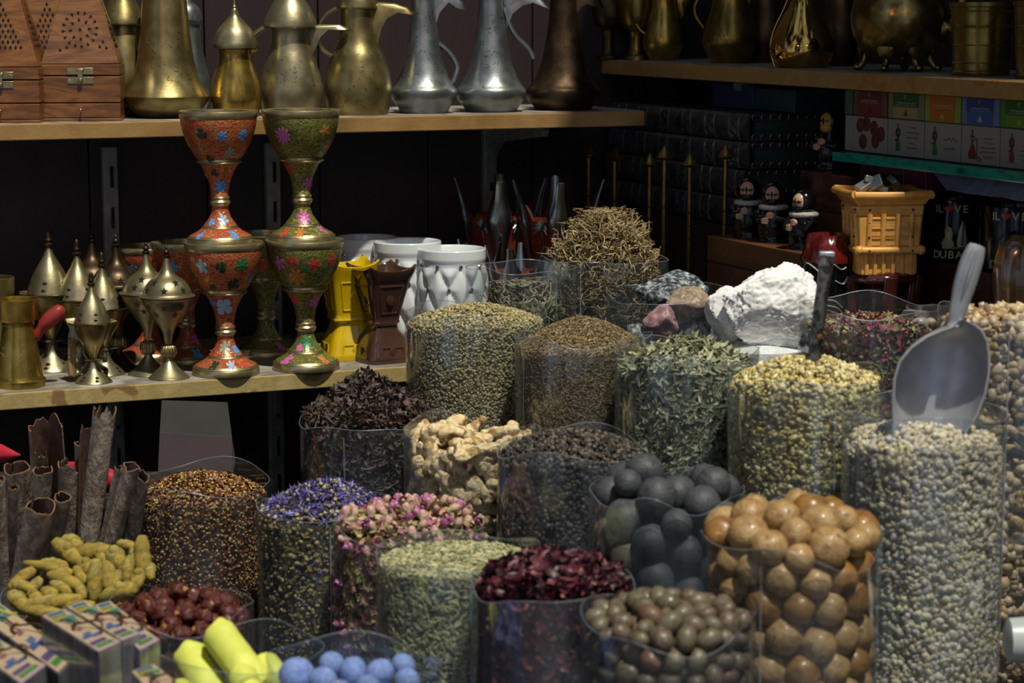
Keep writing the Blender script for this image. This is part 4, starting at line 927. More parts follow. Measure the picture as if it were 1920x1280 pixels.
# ---- hourglass and tulip burners with star cut-outs
def star_burner(label, px, d, sc=1., group=None, mat=None, lidmat=None):
    loc = LO(px, d); s = SC(loc.z, loc.y) * sc; root = thing('star_incense_burner', label, 'incense burner', loc, R.uniform(-.3, .3), group); mat = mat or b_pale
    def pf(pr): return [(h * s, y * s) for h, y in pr]
    b = MB(); b.lathe(smoothprof(pf([(38, 0), (38.5, 1.5), (34, 5), (20, 18), (10, 30), (7, 37)]), 3), 48); b.build('foot', mat, root)
    b = MB(); b.lathe(pf([(6, 36), (11, 39), (14.5, 45), (15, 52), (13, 60), (6, 64)]), 96, mod=lambda a, t, z: 1 + .07 * math.cos(16 * a)); b.build('fluted_knob', b_old, root, angle=180)
    bp = smoothprof(pf([(6, 63), (8, 75), (13, 92), (27, 112), (42, 134), (46, 146), (51, 152)]), 3); b = MB(); b.lathe(bp, 56); b.build('bowl', mat, root)
    lp = smoothprof(pf([(51, 153), (52, 155), (46, 158), (43, 168), (34, 182), (20, 192), (12, 202), (7, 216), (5, 226)]), 3); b = MB(); b.lathe(lp, 56); lid = b.build('domed_lid', lidmat or mat, root)
    b = MB(); b.lathe(smoothprof(pf([(5, 226), (7, 228), (7, 231), (4, 233), (6.5, 236), (5, 240), (2, 242), (3, 245), (1, 248)]), 2), 16); b.build('finial', b_dark, lid)
    for prf, par, zz, n, mt in ((lp, lid, 168 * s, 7, m_hole), (lp, lid, 182 * s, 5, m_hole), (bp, root, 136 * s, 8, M('burner_star_red', ['#6a2c24'], rough=.7)), (bp, root, 122 * s, 6, M('burner_star_red', ['#6a2c24']))):
        for k in range(n):
            a0 = 2 * PI * (k + (.5 if zz in (182 * s, 122 * s) else 0)) / n - PI / 2 + .25; b = MB(); vs = []; R0 = 7.6 * s
            for i in range(10):
                th = 2 * PI * i / 10 + PI / 2; q = R0 if i % 2 == 0 else R0 * .42; z = zz + q * math.sin(th); r = radat(prf, z) + .0003; a = a0 + q * math.cos(th) / r; vs.append((r * math.cos(a), r * math.sin(a), z))
            r = radat(prf, zz) + .0003; vs.append((r * math.cos(a0), r * math.sin(a0), zz)); b.add(vs, [(10, i, (i + 1) % 10) for i in range(10)]); b.build('star_hole', mt, par, smooth=False)
    return root
star_burner('pale brass star burner at the shelf front, left of the red tower', 317, .035)
star_burner('brass star burner half hidden behind the front star burner', 279, .075, 1.0)
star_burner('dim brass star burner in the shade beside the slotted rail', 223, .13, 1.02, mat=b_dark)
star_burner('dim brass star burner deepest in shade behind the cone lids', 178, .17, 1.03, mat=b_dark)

# ---- cone-lidded censers with a wooden side handle
m_hw = M('handle_wood', ['#8a7448', '#6b5834', '#9c8658'], rough=.5, scale=14, kind='wood')
def cone_burner(label, px, d, sc=1., handle=False, tilt=0., rz=0.):
    loc = LO(px, d); s = SC(loc.z, loc.y) * sc; root = thing('cone_incense_burner', label, 'incense burner', loc, rz)
    def pf(pr): return [(h * s, y * s) for h, y in pr]
    b = MB(); b.lathe(smoothprof(pf([(40, 0), (40, 2), (30, 12), (18, 24), (12, 34), (10, 44)]), 3), 48); b.build('foot', b_pale, root)
    b = MB()      # little leaf collar
    for k in range(5):
        a = 2 * PI * k / 5 + .5; b.plate([(.006 * s / .0007, 0)] if False else [(4 * s, 0), (14 * s, 3 * s), (30 * s, 1.5 * s), (14 * s, -2 * s)], 10 * s, inset=3 * s); m = len(b.v) - 16
        b.tf(Matrix.Translation((0, 0, 50 * s)) @ Matrix.Rotation(a, 4, 'Z'), m)
    b.build('leaf_collar', b_pale, root)
    bp = smoothprof(pf([(8, 44), (9, 56), (16, 74), (28, 94), (36, 112), (39, 124), (40, 128)]), 3); b = MB(); b.lathe(bp, 56)
    b.lathe(pf([(40, 128), (50, 132), (52, 134), (40, 130)]), 72, cap=(False, False), mod=lambda a, t, z: 1 + .05 * math.cos(9 * a)); b.build('bowl', b_old, root)
    lp = smoothprof(pf([(39, 132), (39, 134), (37, 140), (33, 152), (26, 168), (18, 182), (11, 194), (6, 206), (4.5, 212)]), 3)
    b = MB(); b.lathe(lp, 56); lid = b.build('cone_lid', b_pale, root)
    b = MB(); b.lathe(smoothprof(pf([(4.5, 210), (8, 213), (8, 217), (5, 219), (7, 223), (5, 228), (5, 236), (2, 241)]), 2), 16); b.build('finial', b_dark, lid)
    for prf, par, zs in ((lp, lid, (140, 152)), (smoothprof(pf([(40, 2), (30, 12), (18, 24)]), 2), root, (7, 13))):
        for zi, zz in enumerate(zs):
            for k in range(6):
                b = MB(); a0 = 2 * PI * k / 6 - 1.2 + zi * .05; vs = []; R0 = 3.6 * s
                for i in range(10):
                    th = 2 * PI * i / 10; u = R0 * math.cos(th) * (1.6 if i == 0 else 1); v = R0 * .7 * math.sin(th); z = zz * s + v; r = radat(prf, z) + .0003; a = a0 + u / r; vs.append((r * math.cos(a), r * math.sin(a), z))
                b.add(vs, [tuple(range(10))]); b.build('drop_hole', m_hole, par, smooth=False)
    if handle:
        b = MB(); hx = -46 * s
        b.lathe(smoothprof(pf([(8, 14), (9, 18), (9.5, 40), (8.5, 50), (9.5, 54), (8.5, 58), (9, 62), (8, 90), (9, 98)]), 2), 24, c=(hx, 0, 0)); h = b.build('wooden_handle', m_hw, root)
        b = MB(); b.plate([(hx - 12 * s, 140 * s), (hx + 10 * s, 142 * s), (hx + 22 * s, 126 * s), (hx + 16 * s, 110 * s), (hx + 18 * s, 92 * s), (hx - 8 * s, 98 * s), (hx - 4 * s, 116 * s)], .006, inset=.001); b.build('cast_bracket', b_pale, h, angle=60)
        b = MB(); b.sweep(smooth_path([(hx + 12 * s, 0, 112 * s), (hx + 24 * s, 0, 94 * s), (hx + 25 * s, 0, 66 * s), (hx + 34 * s, 0, 46 * s), (hx + 20 * s, 0, 24 * s), (hx + 2 * s, 0, 12 * s)]), .0018, .003, seg=8); b.build('cast_arm', b_pale, h)
    root.rotation_euler.z = rz; return root
cone_burner('cone-lidded brass burner with upright wooden handle, nearest the shelf edge', 176, .04, .86, True)
cone_burner('cone-lidded brass burner right behind the wooden handled one', 196, .10, .95, False, rz=.8)
cone_burner('pale cone-lidded brass burner, second from the rear left', 150, .145, 1.02, False, rz=.3)
cone_burner('pale cone-lidded brass burner rising behind the small coffee pots', 98, .165, 1.09, False, rz=1.6)

# ---- small brass coffee pots (cezve)
m_redw = M('red_handle_wood', ['#741c18', '#86261f', '#963a32'], rough=.5, scale=10, mapping=(1, 1, 3))
root, q, pr = pot('coffee_maker', 'brass long-handled coffee maker with red wooden handle at the shelf end', 'coffee pot', 38, LO(38, .05), [(46, 735), (47, 733), (47, 712), (44, 708), (43, 700), (40, 680), (34, 640), (30, 615), (29, 604), (35, 598), (37, 585), (38, 572), (39, 560)], b_gold, hollow=True, sm=0, bands=((711, .0012, .0015), (607, .001, .0014)), marks=(690, 640, 26, 3), markmat=b_pale)
b = MB(); s = q.s; P0 = [(30 * s, 0, q.z(640)), (40 * s, 0, q.z(620)), (56 * s, 0, q.z(602)), (72 * s, 0, q.z(588)), (84 * s, 0, q.z(574))]
b.sweep(smooth_path(P0, 4), [x * s for x in [3, 6, 8, 9, 9, 10, 12, 13.5, 14.5, 15, 15, 15, 14.5, 13.5, 12, 9, 3]], seg=20); b.build('red_wooden_handle', m_redw, root)
root, q, pr = pot('coffee_maker', 'hammered brass coffee maker behind the red handled one, cut by the picture edge', 'coffee pot', -8, LO(-8, .15), [(44, 700), (44, 690), (38, 640), (31, 600), (34, 575), (39, 550), (40, 520)], b_old, hollow=True)
# ================================================================== CERAMICS, BINS AND THINGS BEHIND THE BAGS
m_white = M('white_glaze', ['#d4dadd'], rough=.18, coat=.6)
m_gem = M('rhinestone', ['#b0b4b8'], rough=.05, metal=1)
def quilted(label, px, top, half, d, base=590, group=None):
    loc = LO(px, d); q = Lc(loc, px); s = q.s; root = thing('quilted_pot', label, 'pot', loc, R.uniform(0, .6)); H = q.z(top); r0 = half * s
    # body outline: flared lip, swelling belly, drawn-in foot
    def rb(t): return r0 * (.62 + .38 * math.sin(min(1, (t + .05) / .55) * PI / 2) ** .8) * (1 - .03 * max(0, t - .8) / .2) * (.97 if t < .9 else 1)
    na = 9; rows = 5; seg = 144; n = 56; vs = []; gems = []
    for j in range(n + 1):
        t = j / n
        for i in range(seg):
            a = 2 * PI * i / seg; r = rb(t)
            if .1 < t < .86:
                u = a / (2 * PI) * na; v = (t - .86) / .44
                A = abs(((u + v) % 1) - .5) * 2; B = abs(((u - v) % 1) - .5) * 2      # 1 at the seams
                e = min(1, (.86 - t) / .08, (t - .1) / .05); seam = max(A, B)
                r += e * (.0062 * (1 - seam ** 2.6) - .0012)
            elif t >= .86: r += .0008
            vs.append((r * math.cos(a), r * math.sin(a), t * H))
    b = MB(); fs = [(j * seg + i, j * seg + (i + 1) % seg, (j + 1) * seg + (i + 1) % seg, (j + 1) * seg + i) for j in range(n) for i in range(seg)]
    fs.append(tuple(reversed(range(seg)))); b.add(vs, fs)
    rt = rb(1) + .0008; b.lathe([(rt, H - .0001), (rt - .0006, H + .0014), (rt - .0024, H + .0018), (rt - .004, H), (rt - .005, H - .02), (rt - .012, H - .05), (.001, H - .055)], seg, cap=(False, False)); b.build('pot', m_white, root, angle=180)
    for row in range(4):
        t = .86 - .22 * row
        if t < .15 or row == 0 and False: continue
        for c in range(na):
            u = c + (.5 if row % 2 == 1 else 0.0); a = 2 * PI * u / na; r = rb(t) + .0008
            if -math.sin(a + root.rotation_euler.z) < -.1: continue
            g = MB(); g.ell((0, 0, 0), (.0028, .0022, .0028), su=8, sv=6); g.tf(Matrix.Translation((r * math.cos(a), r * math.sin(a), t * H)) @ Matrix.Rotation(a + PI / 2, 4, 'Z')); g.build('rhinestone', m_gem, root, smooth=False)
    return root
quilted('white quilted ceramic pot with rhinestones, nearest and fully in view', 848, 467, 64, .09)
quilted('white quilted ceramic pot with rhinestones, middle of the three', 765, 453, 64, .15)
quilted('white quilted ceramic pot partly hidden behind the green goblet tower', 688, 446, 60, .22)

# square hourglass burners with horned corners
def hourglass(label, px, d, hw_top, ytop, ycor, ywaist, ybase, hw_w, hw_b, mat, rz, panel=None, cat='incense burner'):
    loc = LO(px, d); q = Lc(loc, px); s = q.s; root = thing('incense_burner', label, cat, loc, rz)
    H = q.z(ytop); Hc = q.z(ycor); zw = q.z(ywaist); n = 24
    def ring(hw, z, corner=0., rnd=.16, zfun=None):
        pts = []
        for i in range(n * 4):
            side = i // n; t = (i % n) / n * 2 - 1; c = abs(t)
            x, y = (t, -1) if side == 0 else (1, t) if side == 1 else (-t, 1) if side == 2 else (-1, -t)
            m = (abs(x) ** 6 + abs(y) ** 6) ** (-1 / 6.)
            cc = min(abs(x), abs(y)) ** 2.5
            pts.append((x * m * hw * (1 + corner * cc), y * m * hw * (1 + corner * cc), z + (zfun(cc) if zfun else 0)))
        return pts
    rows = []
    prof = [(hw_b, 0), (hw_b * 1.02, .03), (hw_b, .08), (hw_b * .96, .10), (hw_b * .93, .16), (hw_b * .78, .26), (hw_w * 1.05, .35), (hw_w, .39), (hw_w * 1.06, .42), (hw_w * 1.18, .43), (hw_w * 1.12, .46)]
    for h, t in prof: rows.append(ring(h * s, t * H))
    for t in (.5, .6, .7, .8, .9): h = hw_w * 1.12 + (hw_top * .93 - hw_w * 1.12) * ((t - .46) / .54) ** 1.1; rows.append(ring(h * s, t * H, .02 * t))
    lift = lambda c: (Hc - H) * c
    rows.append(ring(hw_top * .95 * s, H * .95, .05, zfun=lambda c: (Hc - H) * c * .7)); rows.append(ring(hw_top * .98 * s, H, .08, zfun=lift)); rows.append(ring(hw_top * .93 * s, H + .001, .07, zfun=lift))
    rows.append(ring(hw_top * .88 * s, H - .002, .05, zfun=lift)); rows.append(ring(hw_top * .8 * s, H * .86, 0)); rows.append(ring(hw_top * .5 * s, H * .8, 0)); rows.append(ring(.001, H * .79, 0))
    m = n * 4; vs = [p for r in rows for p in r]; fs = [(j * m + i, j * m + (i + 1) % m, (j + 1) * m + (i + 1) % m, (j + 1) * m + i) for j in range(len(rows) - 1) for i in range(m)]
    fs.append(tuple(reversed(range(m)))); b = MB(); b.add(vs, fs); b.build('burner', mat, root, angle=50)
    if panel:       # raised panel frames on the faces
        for k in range(4):
            for (za, zb, ka, kb) in ((.54 * H, .84 * H, .56, .6), (.05 * H, .17 * H, .55, .5)):
                def at(zz, u):
                    t = zz / H
                    if t > .46: h = hw_w * 1.12 + (hw_top * .93 - hw_w * 1.12) * ((t - .46) / .54) ** 1.1
                    else: h = hw_b * (.99 if t < .1 else .93)
                    return Vector((u * h * s, -h * s - .0003, zz))
                b = MB(); cor = [at(za, -ka), at(za, ka), at(zb, kb), at(zb, -kb)]
                for i in range(4): b.sweep([cor[i], cor[(i + 1) % 4]], .0012, .0008, seg=6)
                b.ell((cor[0] + cor[1] + cor[2] + cor[3]) / 4, (.006, .0012, .009), su=8, sv=6)
                b.tf(Matrix.Rotation(k * PI / 2, 4, 'Z')); b.build('moulded_panel', mat, root)
    return root
m_brn = M('brown_glaze', ['#3c2820', '#4c342a'], rough=.12, scale=20, coat=.7)
m_yel = M('yellow_glaze', ['#c8a80e', '#b89808'], rough=.15, scale=20, coat=.7)
hourglass('dark brown glazed hourglass incense burner at the shelf end', 716, .06, 52, 505, 494, 600, 690, 24, 46, m_brn, .55, True)
hourglass('bright yellow glazed hourglass incense burner beside the green goblet', 655, .105, 50, 497, 484, 570, 676, 31, 50, m_yel, .35, True)

# red and silver burners with four horns and a palm relief
m_sil = M('bright_silver', ['#8e9296', '#a4a8aa'], rough=.22, metal=1, scale=40)
m_redw2 = M('red_panel', ['#5c2014', '#74301c', '#4a1a10'], rough=.3, scale=12, mapping=(1, 1, .3), coat=.5)
def horned(label, px, loc, s, hgt, hw, rz, palm=True, horn=1., tz=0.):
    root = thing('horned_incense_burner', label, 'incense burner', loc, rz); H = hgt * s; w0 = hw * s
    b = MB()
    for (x0, x1, z0, z1) in ((.52, 1.02, .16 * H, .86 * H),):
        for k in range(4):
            m = len(b.v); n = 8; vs = []
            for j in range(n + 1):
                t = j / n; z = z0 + (z1 - z0) * t; w = w0 * (x0 + (x1 - x0) * t)
                if j == n: vs += [(-w * .78, -w, z + .0), (-w * .35, -w, z - .018 * hgt / 200), (w * .35, -w, z - .018 * hgt / 200), (w * .78, -w, z)]
                else: vs += [(-w * .8, -w, z), (-w * .3, -w * 1.01, z), (w * .3, -w * 1.01, z), (w * .8, -w, z)]
            b.add(vs, [(j * 4 + i, j * 4 + i + 1, (j + 1) * 4 + i + 1, (j + 1) * 4 + i) for j in range(n) for i in range(3)]); b.tf(Matrix.Rotation(k * PI / 2, 4, 'Z'), m)
    b.box((0, 0, .42 * H), (w0 * 1.0, w0 * 1.0, .5 * H), taper=1.5); b.build('wooden_cup', m_redw2, root, angle=30)
    for k in range(4):
        b = MB(); a = k * PI / 2 + PI / 4; ca, sa = math.cos(a), math.sin(a)
        def rd(t): return w0 * 1.28 * (.52 + .5 * t)
        pts = [(ca * rd(0) * 1.0, sa * rd(0), .14 * H), (ca * rd(.4), sa * rd(.4), .38 * H), (ca * rd(.75), sa * rd(.75), .6 * H), (ca * rd(.95), sa * rd(.95), .74 * H), (ca * rd(1.2), sa * rd(1.2), .86 * H), (ca * rd(1.55), sa * rd(1.55), (.86 + .12 * horn) * H), (ca * rd(1.6), sa * rd(1.6), (.88 + .12 * horn) * H)]
        sp = smooth_path(pts, 4); m_ = len(sp); wr = []
        for i in range(m_): t = i / (m_ - 1); wr.append(w0 * (.20 + .26 * math.exp(-((t - .50) / .16) ** 2) - .02 * max(0, t - .8) / .2) * (.3 if t > .97 else 1))
        b.sweep(sp, wr, [x * .5 for x in wr], up=(ca, sa, 0), seg=14); h = b.build('silver_horn', m_sil, root)
        b = MB(); b.ell((ca * rd(.75) * 1.09, sa * rd(.75) * 1.09, .6 * H), w0 * .07, su=8, sv=6); b.build('stud', m_redw2, h)
    if palm:
        for k in (0, 3, 1):
            b = MB(); z0 = .70 * H; y = -w0 * (.52 + .5 * (.70 - .16) / .70) * 1.03; y1 = -w0 * (.52 + .5 * (.48 - .16) / .70) * 1.03
            b.sweep([(0, y1, .48 * H), (.001, (y + y1) / 2 - .001, .60 * H), (0, y - .0015, z0)], w0 * .05, .001, seg=6)
            for j in range(9):
                th = -.5 + (PI + 1.0) * j / 8; L = w0 * .34
                b.sweep([(0, y - .002, z0), (L * .6 * math.cos(th), y - .003, z0 + L * .6 * math.sin(th) + .002), (L * math.cos(th), y - .003, z0 + L * math.sin(th) - .001)], [w0 * .03, w0 * .07, w0 * .01], .0008, seg=6)
            b.tf(Matrix.Rotation(k * PI / 2, 4, 'Z')); b.build('palm_relief', m_sil, root)
    b = MB(); b.box((0, 0, .07 * H), (w0 * 1.25, w0 * 1.25, .14 * H), taper=.8); b.build('base', m_sil, root, smooth=False, bevel=.001)
    return root
for px, py, d, lab, rz, hw in ((938, 340, .20, 'red wooden burner with silver horns and palm relief, left of the pair', .80, 50), (1046, 343, .145, 'red wooden burner with silver horns and palm relief beside the dried roots', .84, 50)):
    loc = LO(px, d); s = SC(1.15, loc.y); hgt = (zpix(py - 8, loc.y) - loc.z) / s; horned(lab, px, loc, s, hgt, hw, rz)
for px, py, d, lab, rz, hw in ((966, 466, .060, 'small red burner with stubby silver horns behind the coriander bag', .62, 33), (900, 456, .17, 'small red burner with silver horns hidden behind the white pot', .2, 28)):
    loc = LO(px, d); s = SC(1.05, loc.y); hgt = (zpix(py - 6, loc.y) - loc.z) / s; horned(lab, px, loc, s, hgt, hw, rz, palm=False)

# ---- bins
P_clear = plastic('bin_film', .05, gloss=.10)
bag_rt = Bag(1135, 3.04, 215, 482, 500, 470, T0, sq=.5, rot=.4)
bag_rt.build('clear plastic bin holding the tall tangle of dried roots', P_clear, PR, dz=.002)
bag_rs = Bag(978, 2.985, 182, 500, 560, 540, T0, sq=.8, rot=.5)
bag_rs.build('small square clear bin with grey dried roots behind the cumin', P_clear, PR, dz=.002)
def roots(label, bag, zs, mat, n, L, rw, seed, taper, name='dried_roots'):
    g = random.Random(seed); b = MB()
    for k in range(n):
        t = g.random(); z = zs[0] + (zs[1] - zs[0]) * t; rmax = taper(t) * bag.r
        a = g.uniform(0, 2 * PI); r = rmax * math.sqrt(g.uniform(.35, 1)); p = Vector((r * math.cos(a), r * math.sin(a), z))
        d = Vector((g.gauss(0, 1), g.gauss(0, 1), g.gauss(.2, .8))).normalized(); w = g.uniform(.6, 1.2) * rw; pts = [p.copy()]; m = g.randint(5, 8)
        for i in range(m):
            d = (d + Vector((g.gauss(0, .55), g.gauss(0, .55), g.gauss(0, .55)))).normalized(); p = p + d * L / m
            rr = math.hypot(p.x, p.y); lim = min(bag.r * .93, rmax + .006) if p.z < bag.zr else rmax + .008
            if rr > lim: p.x *= lim / rr; p.y *= lim / rr
            p.z = min(max(p.z, zs[0] - .01), zs[1] + .004)
            pts.append(p.copy())
        b.sweep(pts, [w * (1 - .5 * i / m) for i in range(m + 1)], seg=5)
        if g.random() < .6:
            q = pts[-1]; b.sweep([q, q + Vector((g.gauss(0, .003), g.gauss(0, .003), .003)), q + Vector((g.gauss(0, .005), g.gauss(0, .005), .004))], [w * .8, w * .6, w * .2], seg=5)
    o = b.build(name, mat, angle=180); o.location = (bag.c.x, bag.c.y, 0); return tag(o, label, 'dried roots', kind='stuff')
m_root = M('root', ['#8a7850', '#a49068', '#6e5e3c', '#b8a57a'], rough=.75, island=True, scale=120)
zt, ze = zpix(402, 3.04), zpix(600, 3.04)
roots('tall tangled heap of pale twiggy dried roots above its bin', bag_rt, (ze, zt), m_root, 2300, .034, .0011, 3, lambda t: .93 if t < .45 else .98 * (1 - ((t - .45) / .57) ** 1.6 * .82))
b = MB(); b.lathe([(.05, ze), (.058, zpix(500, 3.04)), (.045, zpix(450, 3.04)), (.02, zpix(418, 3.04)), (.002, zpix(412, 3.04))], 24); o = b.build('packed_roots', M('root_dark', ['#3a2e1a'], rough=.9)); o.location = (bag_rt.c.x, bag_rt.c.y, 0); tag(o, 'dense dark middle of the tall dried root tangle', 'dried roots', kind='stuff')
m_root2 = M('root_grey', ['#7e7a64', '#989478', '#66624e'], rough=.75, island=True, scale=120)
roots('curled grey dried roots lying in the small square bin', bag_rs, (zpix(620, 2.985), zpix(536, 2.985)), m_root2, 520, .045, .0017, 9, lambda t: .85 * (1 - .6 * t), 'dried_grey_roots')

bag_rk = Bag(1262, 2.88, 232, 556, 600, 580, T0, sq=.35, rot=.3)
bag_rk.build('clear bin of mixed mineral rocks behind the dried leaves', P_clear, PR, dz=.003, high=.012)
def rock(name, label, px, py, Y, wpx, hpx, mat, seed, cut=.5, sub=4, dep=1., cr=1.):
    z = zpix(py, Y); s = SC(z, Y); bm = bmesh.new(); bmesh.ops.create_icosphere(bm, subdivisions=sub, radius=1); off = Vector((seed * 3.1, 2, seed)); g = random.Random(seed)
    planes = [(Vector((g.gauss(0, 1), g.gauss(0, 1), g.gauss(0, 1))).normalized(), g.uniform(.62, .9)) for _ in range(int(10 * cut) + 4)]
    for v in bm.verts:
        d = v.co.normalized(); p = d.copy()
        for nrm, dd in planes:
            k = p.dot(nrm)
            if k > dd: p -= nrm * (k - dd) * .92
        p *= 1 + .16 * noise.noise(d * 1.7 + off) + .06 * noise.noise(d * 4 + off) + .025 * cr * noise.noise(d * 11 + off) + .014 * cr * noise.noise(d * 26 + off) + (.010 * (cr - 1) * noise.noise(d * 50 + off) if cr > 1 else 0)
        v.co = Vector((p.x * wpx / 2 * s * 1.1, p.y * wpx / 2 * s * dep, p.z * hpx / 2 * s * 1.1))
    me = bpy.data.meshes.new(name); bm.to_mesh(me); bm.free(); me.materials.append(mat); me.polygons.foreach_set('use_smooth', [True] * len(me.polygons))
    o = bpy.data.objects.new(name, me); COL.objects.link(o); o.location = (xpix(px, z, Y), Y, z); return tag(o, label, 'rock')
m_gr = M('grey_mineral', ['#23282c', '#4a5358', '#7a858a', '#b0b8ba'], rough=.4, scale=160, bump=.8, bscale=220, detail=8, stops=[.38, .48, .56, .66])
rock('mineral_rock', 'sparkling dark grey mineral block standing in the rock bin', 1256, 548, 2.90, 130, 84, m_gr, 4, 1.)
rock('mineral_rock', 'dark speckled stone below the pink rock', 1310, 618, 2.87, 70, 60, m_gr, 9, .6)
rock('mineral_rock', 'pinkish crystal rock in front of the sparkling grey block', 1240, 602, 2.83, 64, 62, M('pink_mineral', ['#8f6a6e', '#a98086', '#c4a0a0', '#6d4c50'], rough=.45, scale=90, bump=.6, bscale=160, stops=[.35, .5, .6, .7]), 6, .7)
rock('mineral_rock', 'rounded beige pumice stone between grey block and white alum', 1296, 566, 2.855, 84, 50, M('beige_stone', ['#8d7f6c', '#a6957e', '#746858', '#b8a890'], rough=.8, scale=120, bump=.5, bscale=240), 7, .1)
rock('mineral_rock', 'bluish grey pebble low in the rock bin', 1200, 628, 2.84, 56, 40, m_gr, 12, .3)
b = MB(); b.lathe([(bag_rk.r * .72, T0 + .005), (bag_rk.r * .72, zpix(632, 2.88)), (.01, zpix(625, 2.88))], 24); o = b.build('rock_rubble', m_gr); o.location = (bag_rk.c.x, bag_rk.c.y, 0); tag(o, 'dark stone rubble filling the bottom of the rock bin', 'stones', kind='stuff')
# alum in an open clear bag
m_al = M('white_alum', ['#f0f2f4', '#e2e4e2', '#f4f6f8', '#cdc9b4'], rough=.75, scale=38, bump=1., bscale=110, detail=8, stops=[.3, .45, .55, .72])
rock('alum_block', 'big crumbly white alum block in the open bag right of the rocks', 1446, 578, 2.745, 176, 165, m_al, 21, .9, sub=6, dep=.55, cr=2.4)
rock('alum_block', 'smaller white alum lump leaning on the left of the big block', 1366, 590, 2.77, 84, 96, m_al, 23, .5, sub=5, dep=.8, cr=2.4)
bag_al = Bag(1430, 2.755, 212, 640, 650, 645, T0, sq=.0)
bag_al.r = .062
bag_al.build('loose crinkled clear bag around the white alum', P_clear, PR, dz=.012, wob=2, flare=.25)
b = MB(); b.lathe([(.052, T0 + .004), (.052, zpix(652, 2.755)), (.02, zpix(642, 2.755))], 24); o = b.build('alum_rubble', m_al); o.location = (bag_al.c.x, bag_al.c.y, 0); tag(o, 'crumbled white alum at the bottom of its bag', 'rock', kind='stuff')

# tea mix bag and frankincense bag on the right
bag_te = Bag(1630, 2.6, 246, 575, 612, 592, T0, sq=.3, rot=.2)
bag_te.build('clear bag of mixed red and green herbal tea behind the tongs', P_, PR, dz=.004, high=.004)
mt1 = M('tea_red', ['#6a2c34', '#8a3c4a', '#4a2424', '#7a4438', '#a0506a'], rough=.7, island=True); mt2 = M('tea_green', ['#7a7a4c', '#5c5c38', '#8f8a60', '#4a3c28', '#a09a70'], rough=.7, island=True)
bag_te.fill('herbal_tea_mix', 'dark red and green herbal tea mix behind the yellow resin bag', 'herb', [(flake, (.0042, .0032, .002), mt1, 4.2e4, 4.5e4, .7, .4, .2), (flake, (.0042, .003, .002), mt2, 4.5e4, 5e4, .7, .4, .2), (sphere0, (.0024, .0022, .0018), M('tea_pale', ['#b59c84', '#a08a70'], rough=.7, island=True), 2500, 6000, .6, .4, .2)], M('tea_core', ['#2a1c14'], rough=.9), jit=.002)
bag_fr = Bag(1893, 2.42, 262, 588, 606, 586, T1 + .001, sq=.2)
bag_fr.build('clear bag of amber frankincense lumps at the right picture edge', P_, PR, dz=.004)
mf1 = M('frankincense', ['#a88c60', '#bca278', '#927a54', '#c8b492', '#887660', '#b4a48c'], rough=.45, island=True, scale=120, sss=.1)
bag_fr.fill('frankincense_lumps', 'rough amber frankincense lumps right of the scoop', 'resin', [(sphere0, (.0060, .0050, .0044), mf1, 2.6e4, 3.2e4, .7, .5, .6)], M('frank_core', ['#5a4428'], rough=.8), jit=.003, inset=.006)
# paper scraps and crystals lying in the tea bag
m_pap = M('grey_scrap', ['#8e98a4', '#a2acb6'], rough=.4)
b = MB(); b.plate([(-.008, -.006), (.008, -.004), (.006, .007), (-.009, .005)], .0008); o = b.build('foil_scrap', m_pap); p = W(1703, 590, 2.60); o.location = p; o.rotation_euler = (.5, .2, .4); tag(o, 'small bluish foil scrap lying on the herbal tea', 'scrap')
for px, py, r, c in ((1722, 607, .0125, '#9a8f8c'), (1668, 604, .010, '#8d8578'), (1745, 606, .009, '#ac9f86')):
    o = rock('tea_crystal', 'cloudy grey crystal lump on the tea mix at column %d' % px, px, py, 2.585, r * 3200, r * 2200, M('crystal' + c, [c], rough=.3, sss=.1), int(px), .6, sub=2)
    o['label'] = {1722: 'largest cloudy grey crystal lump on the herbal tea', 1668: 'small grey crystal lump behind the burner foot on the tea', 1745: 'yellowish crystal lump on the tea beside the scoop'}[px]; o['category'] = 'crystal'

# ---- the ochre tower burner filled with charcoal tablets, on a brown pedestal
m_och = M('ochre_glaze', ['#c48a3a', '#d6a050', '#b87a2c'], rough=.25, scale=30, coat=.4)
m_ped = M('maroon_glaze', ['#3c1814', '#4e241e'], rough=.1, scale=20, coat=.8)
Yb = 2.80; zb = SIDELOW_Z; pb = Vector((xpix(1650, 1.15, Yb), Yb, zb)); sB = SC(1.2, Yb)
root = thing('tower_incense_burner', 'ochre ceramic wind tower burner on a dark maroon pedestal', 'incense burner', pb, .12)
def zB(py): return zpix(py, Yb) - zb
b = MB(); b.lathe(smoothprof([(.030, 0), (.032, .004), (.030, .012), (34 * sB, zB(560)), (36 * sB, zB(545)), (38 * sB, zB(535)), (66 * sB, zB(525)), (70 * sB, zB(517)), (64 * sB, zB(508)), (48 * sB, zB(503))], 3), 48)
for k in range(5):
    a = -PI / 2 + 2 * PI * k / 5; b.sweep([(.052 * math.cos(a) * .85, .052 * math.sin(a) * .85, zB(512)), (.05 * math.cos(a) * .8, .05 * math.sin(a) * .8, zB(560)), (.045 * math.cos(a) * .8, .045 * math.sin(a) * .8, .004)], .0095, .008, seg=12)
b.build('pedestal', m_ped, root)
def sq(b, hw0, hw1, z0, z1): b.box((0, 0, (z0 + z1) / 2), (hw0 * 2 * sB, hw0 * 2 * sB, z1 - z0), taper=hw1 / hw0)
b = MB(); sq(b, 52, 53, zB(510), zB(462)); sq(b, 56, 61, zB(464), zB(400)); sq(b, 61, 63, zB(400), zB(380)); sq(b, 63, 73, zB(380), zB(364)); body = b.build('tower', m_och, root, smooth=False, bevel=.002)
b = MB()
h = 73 * sB
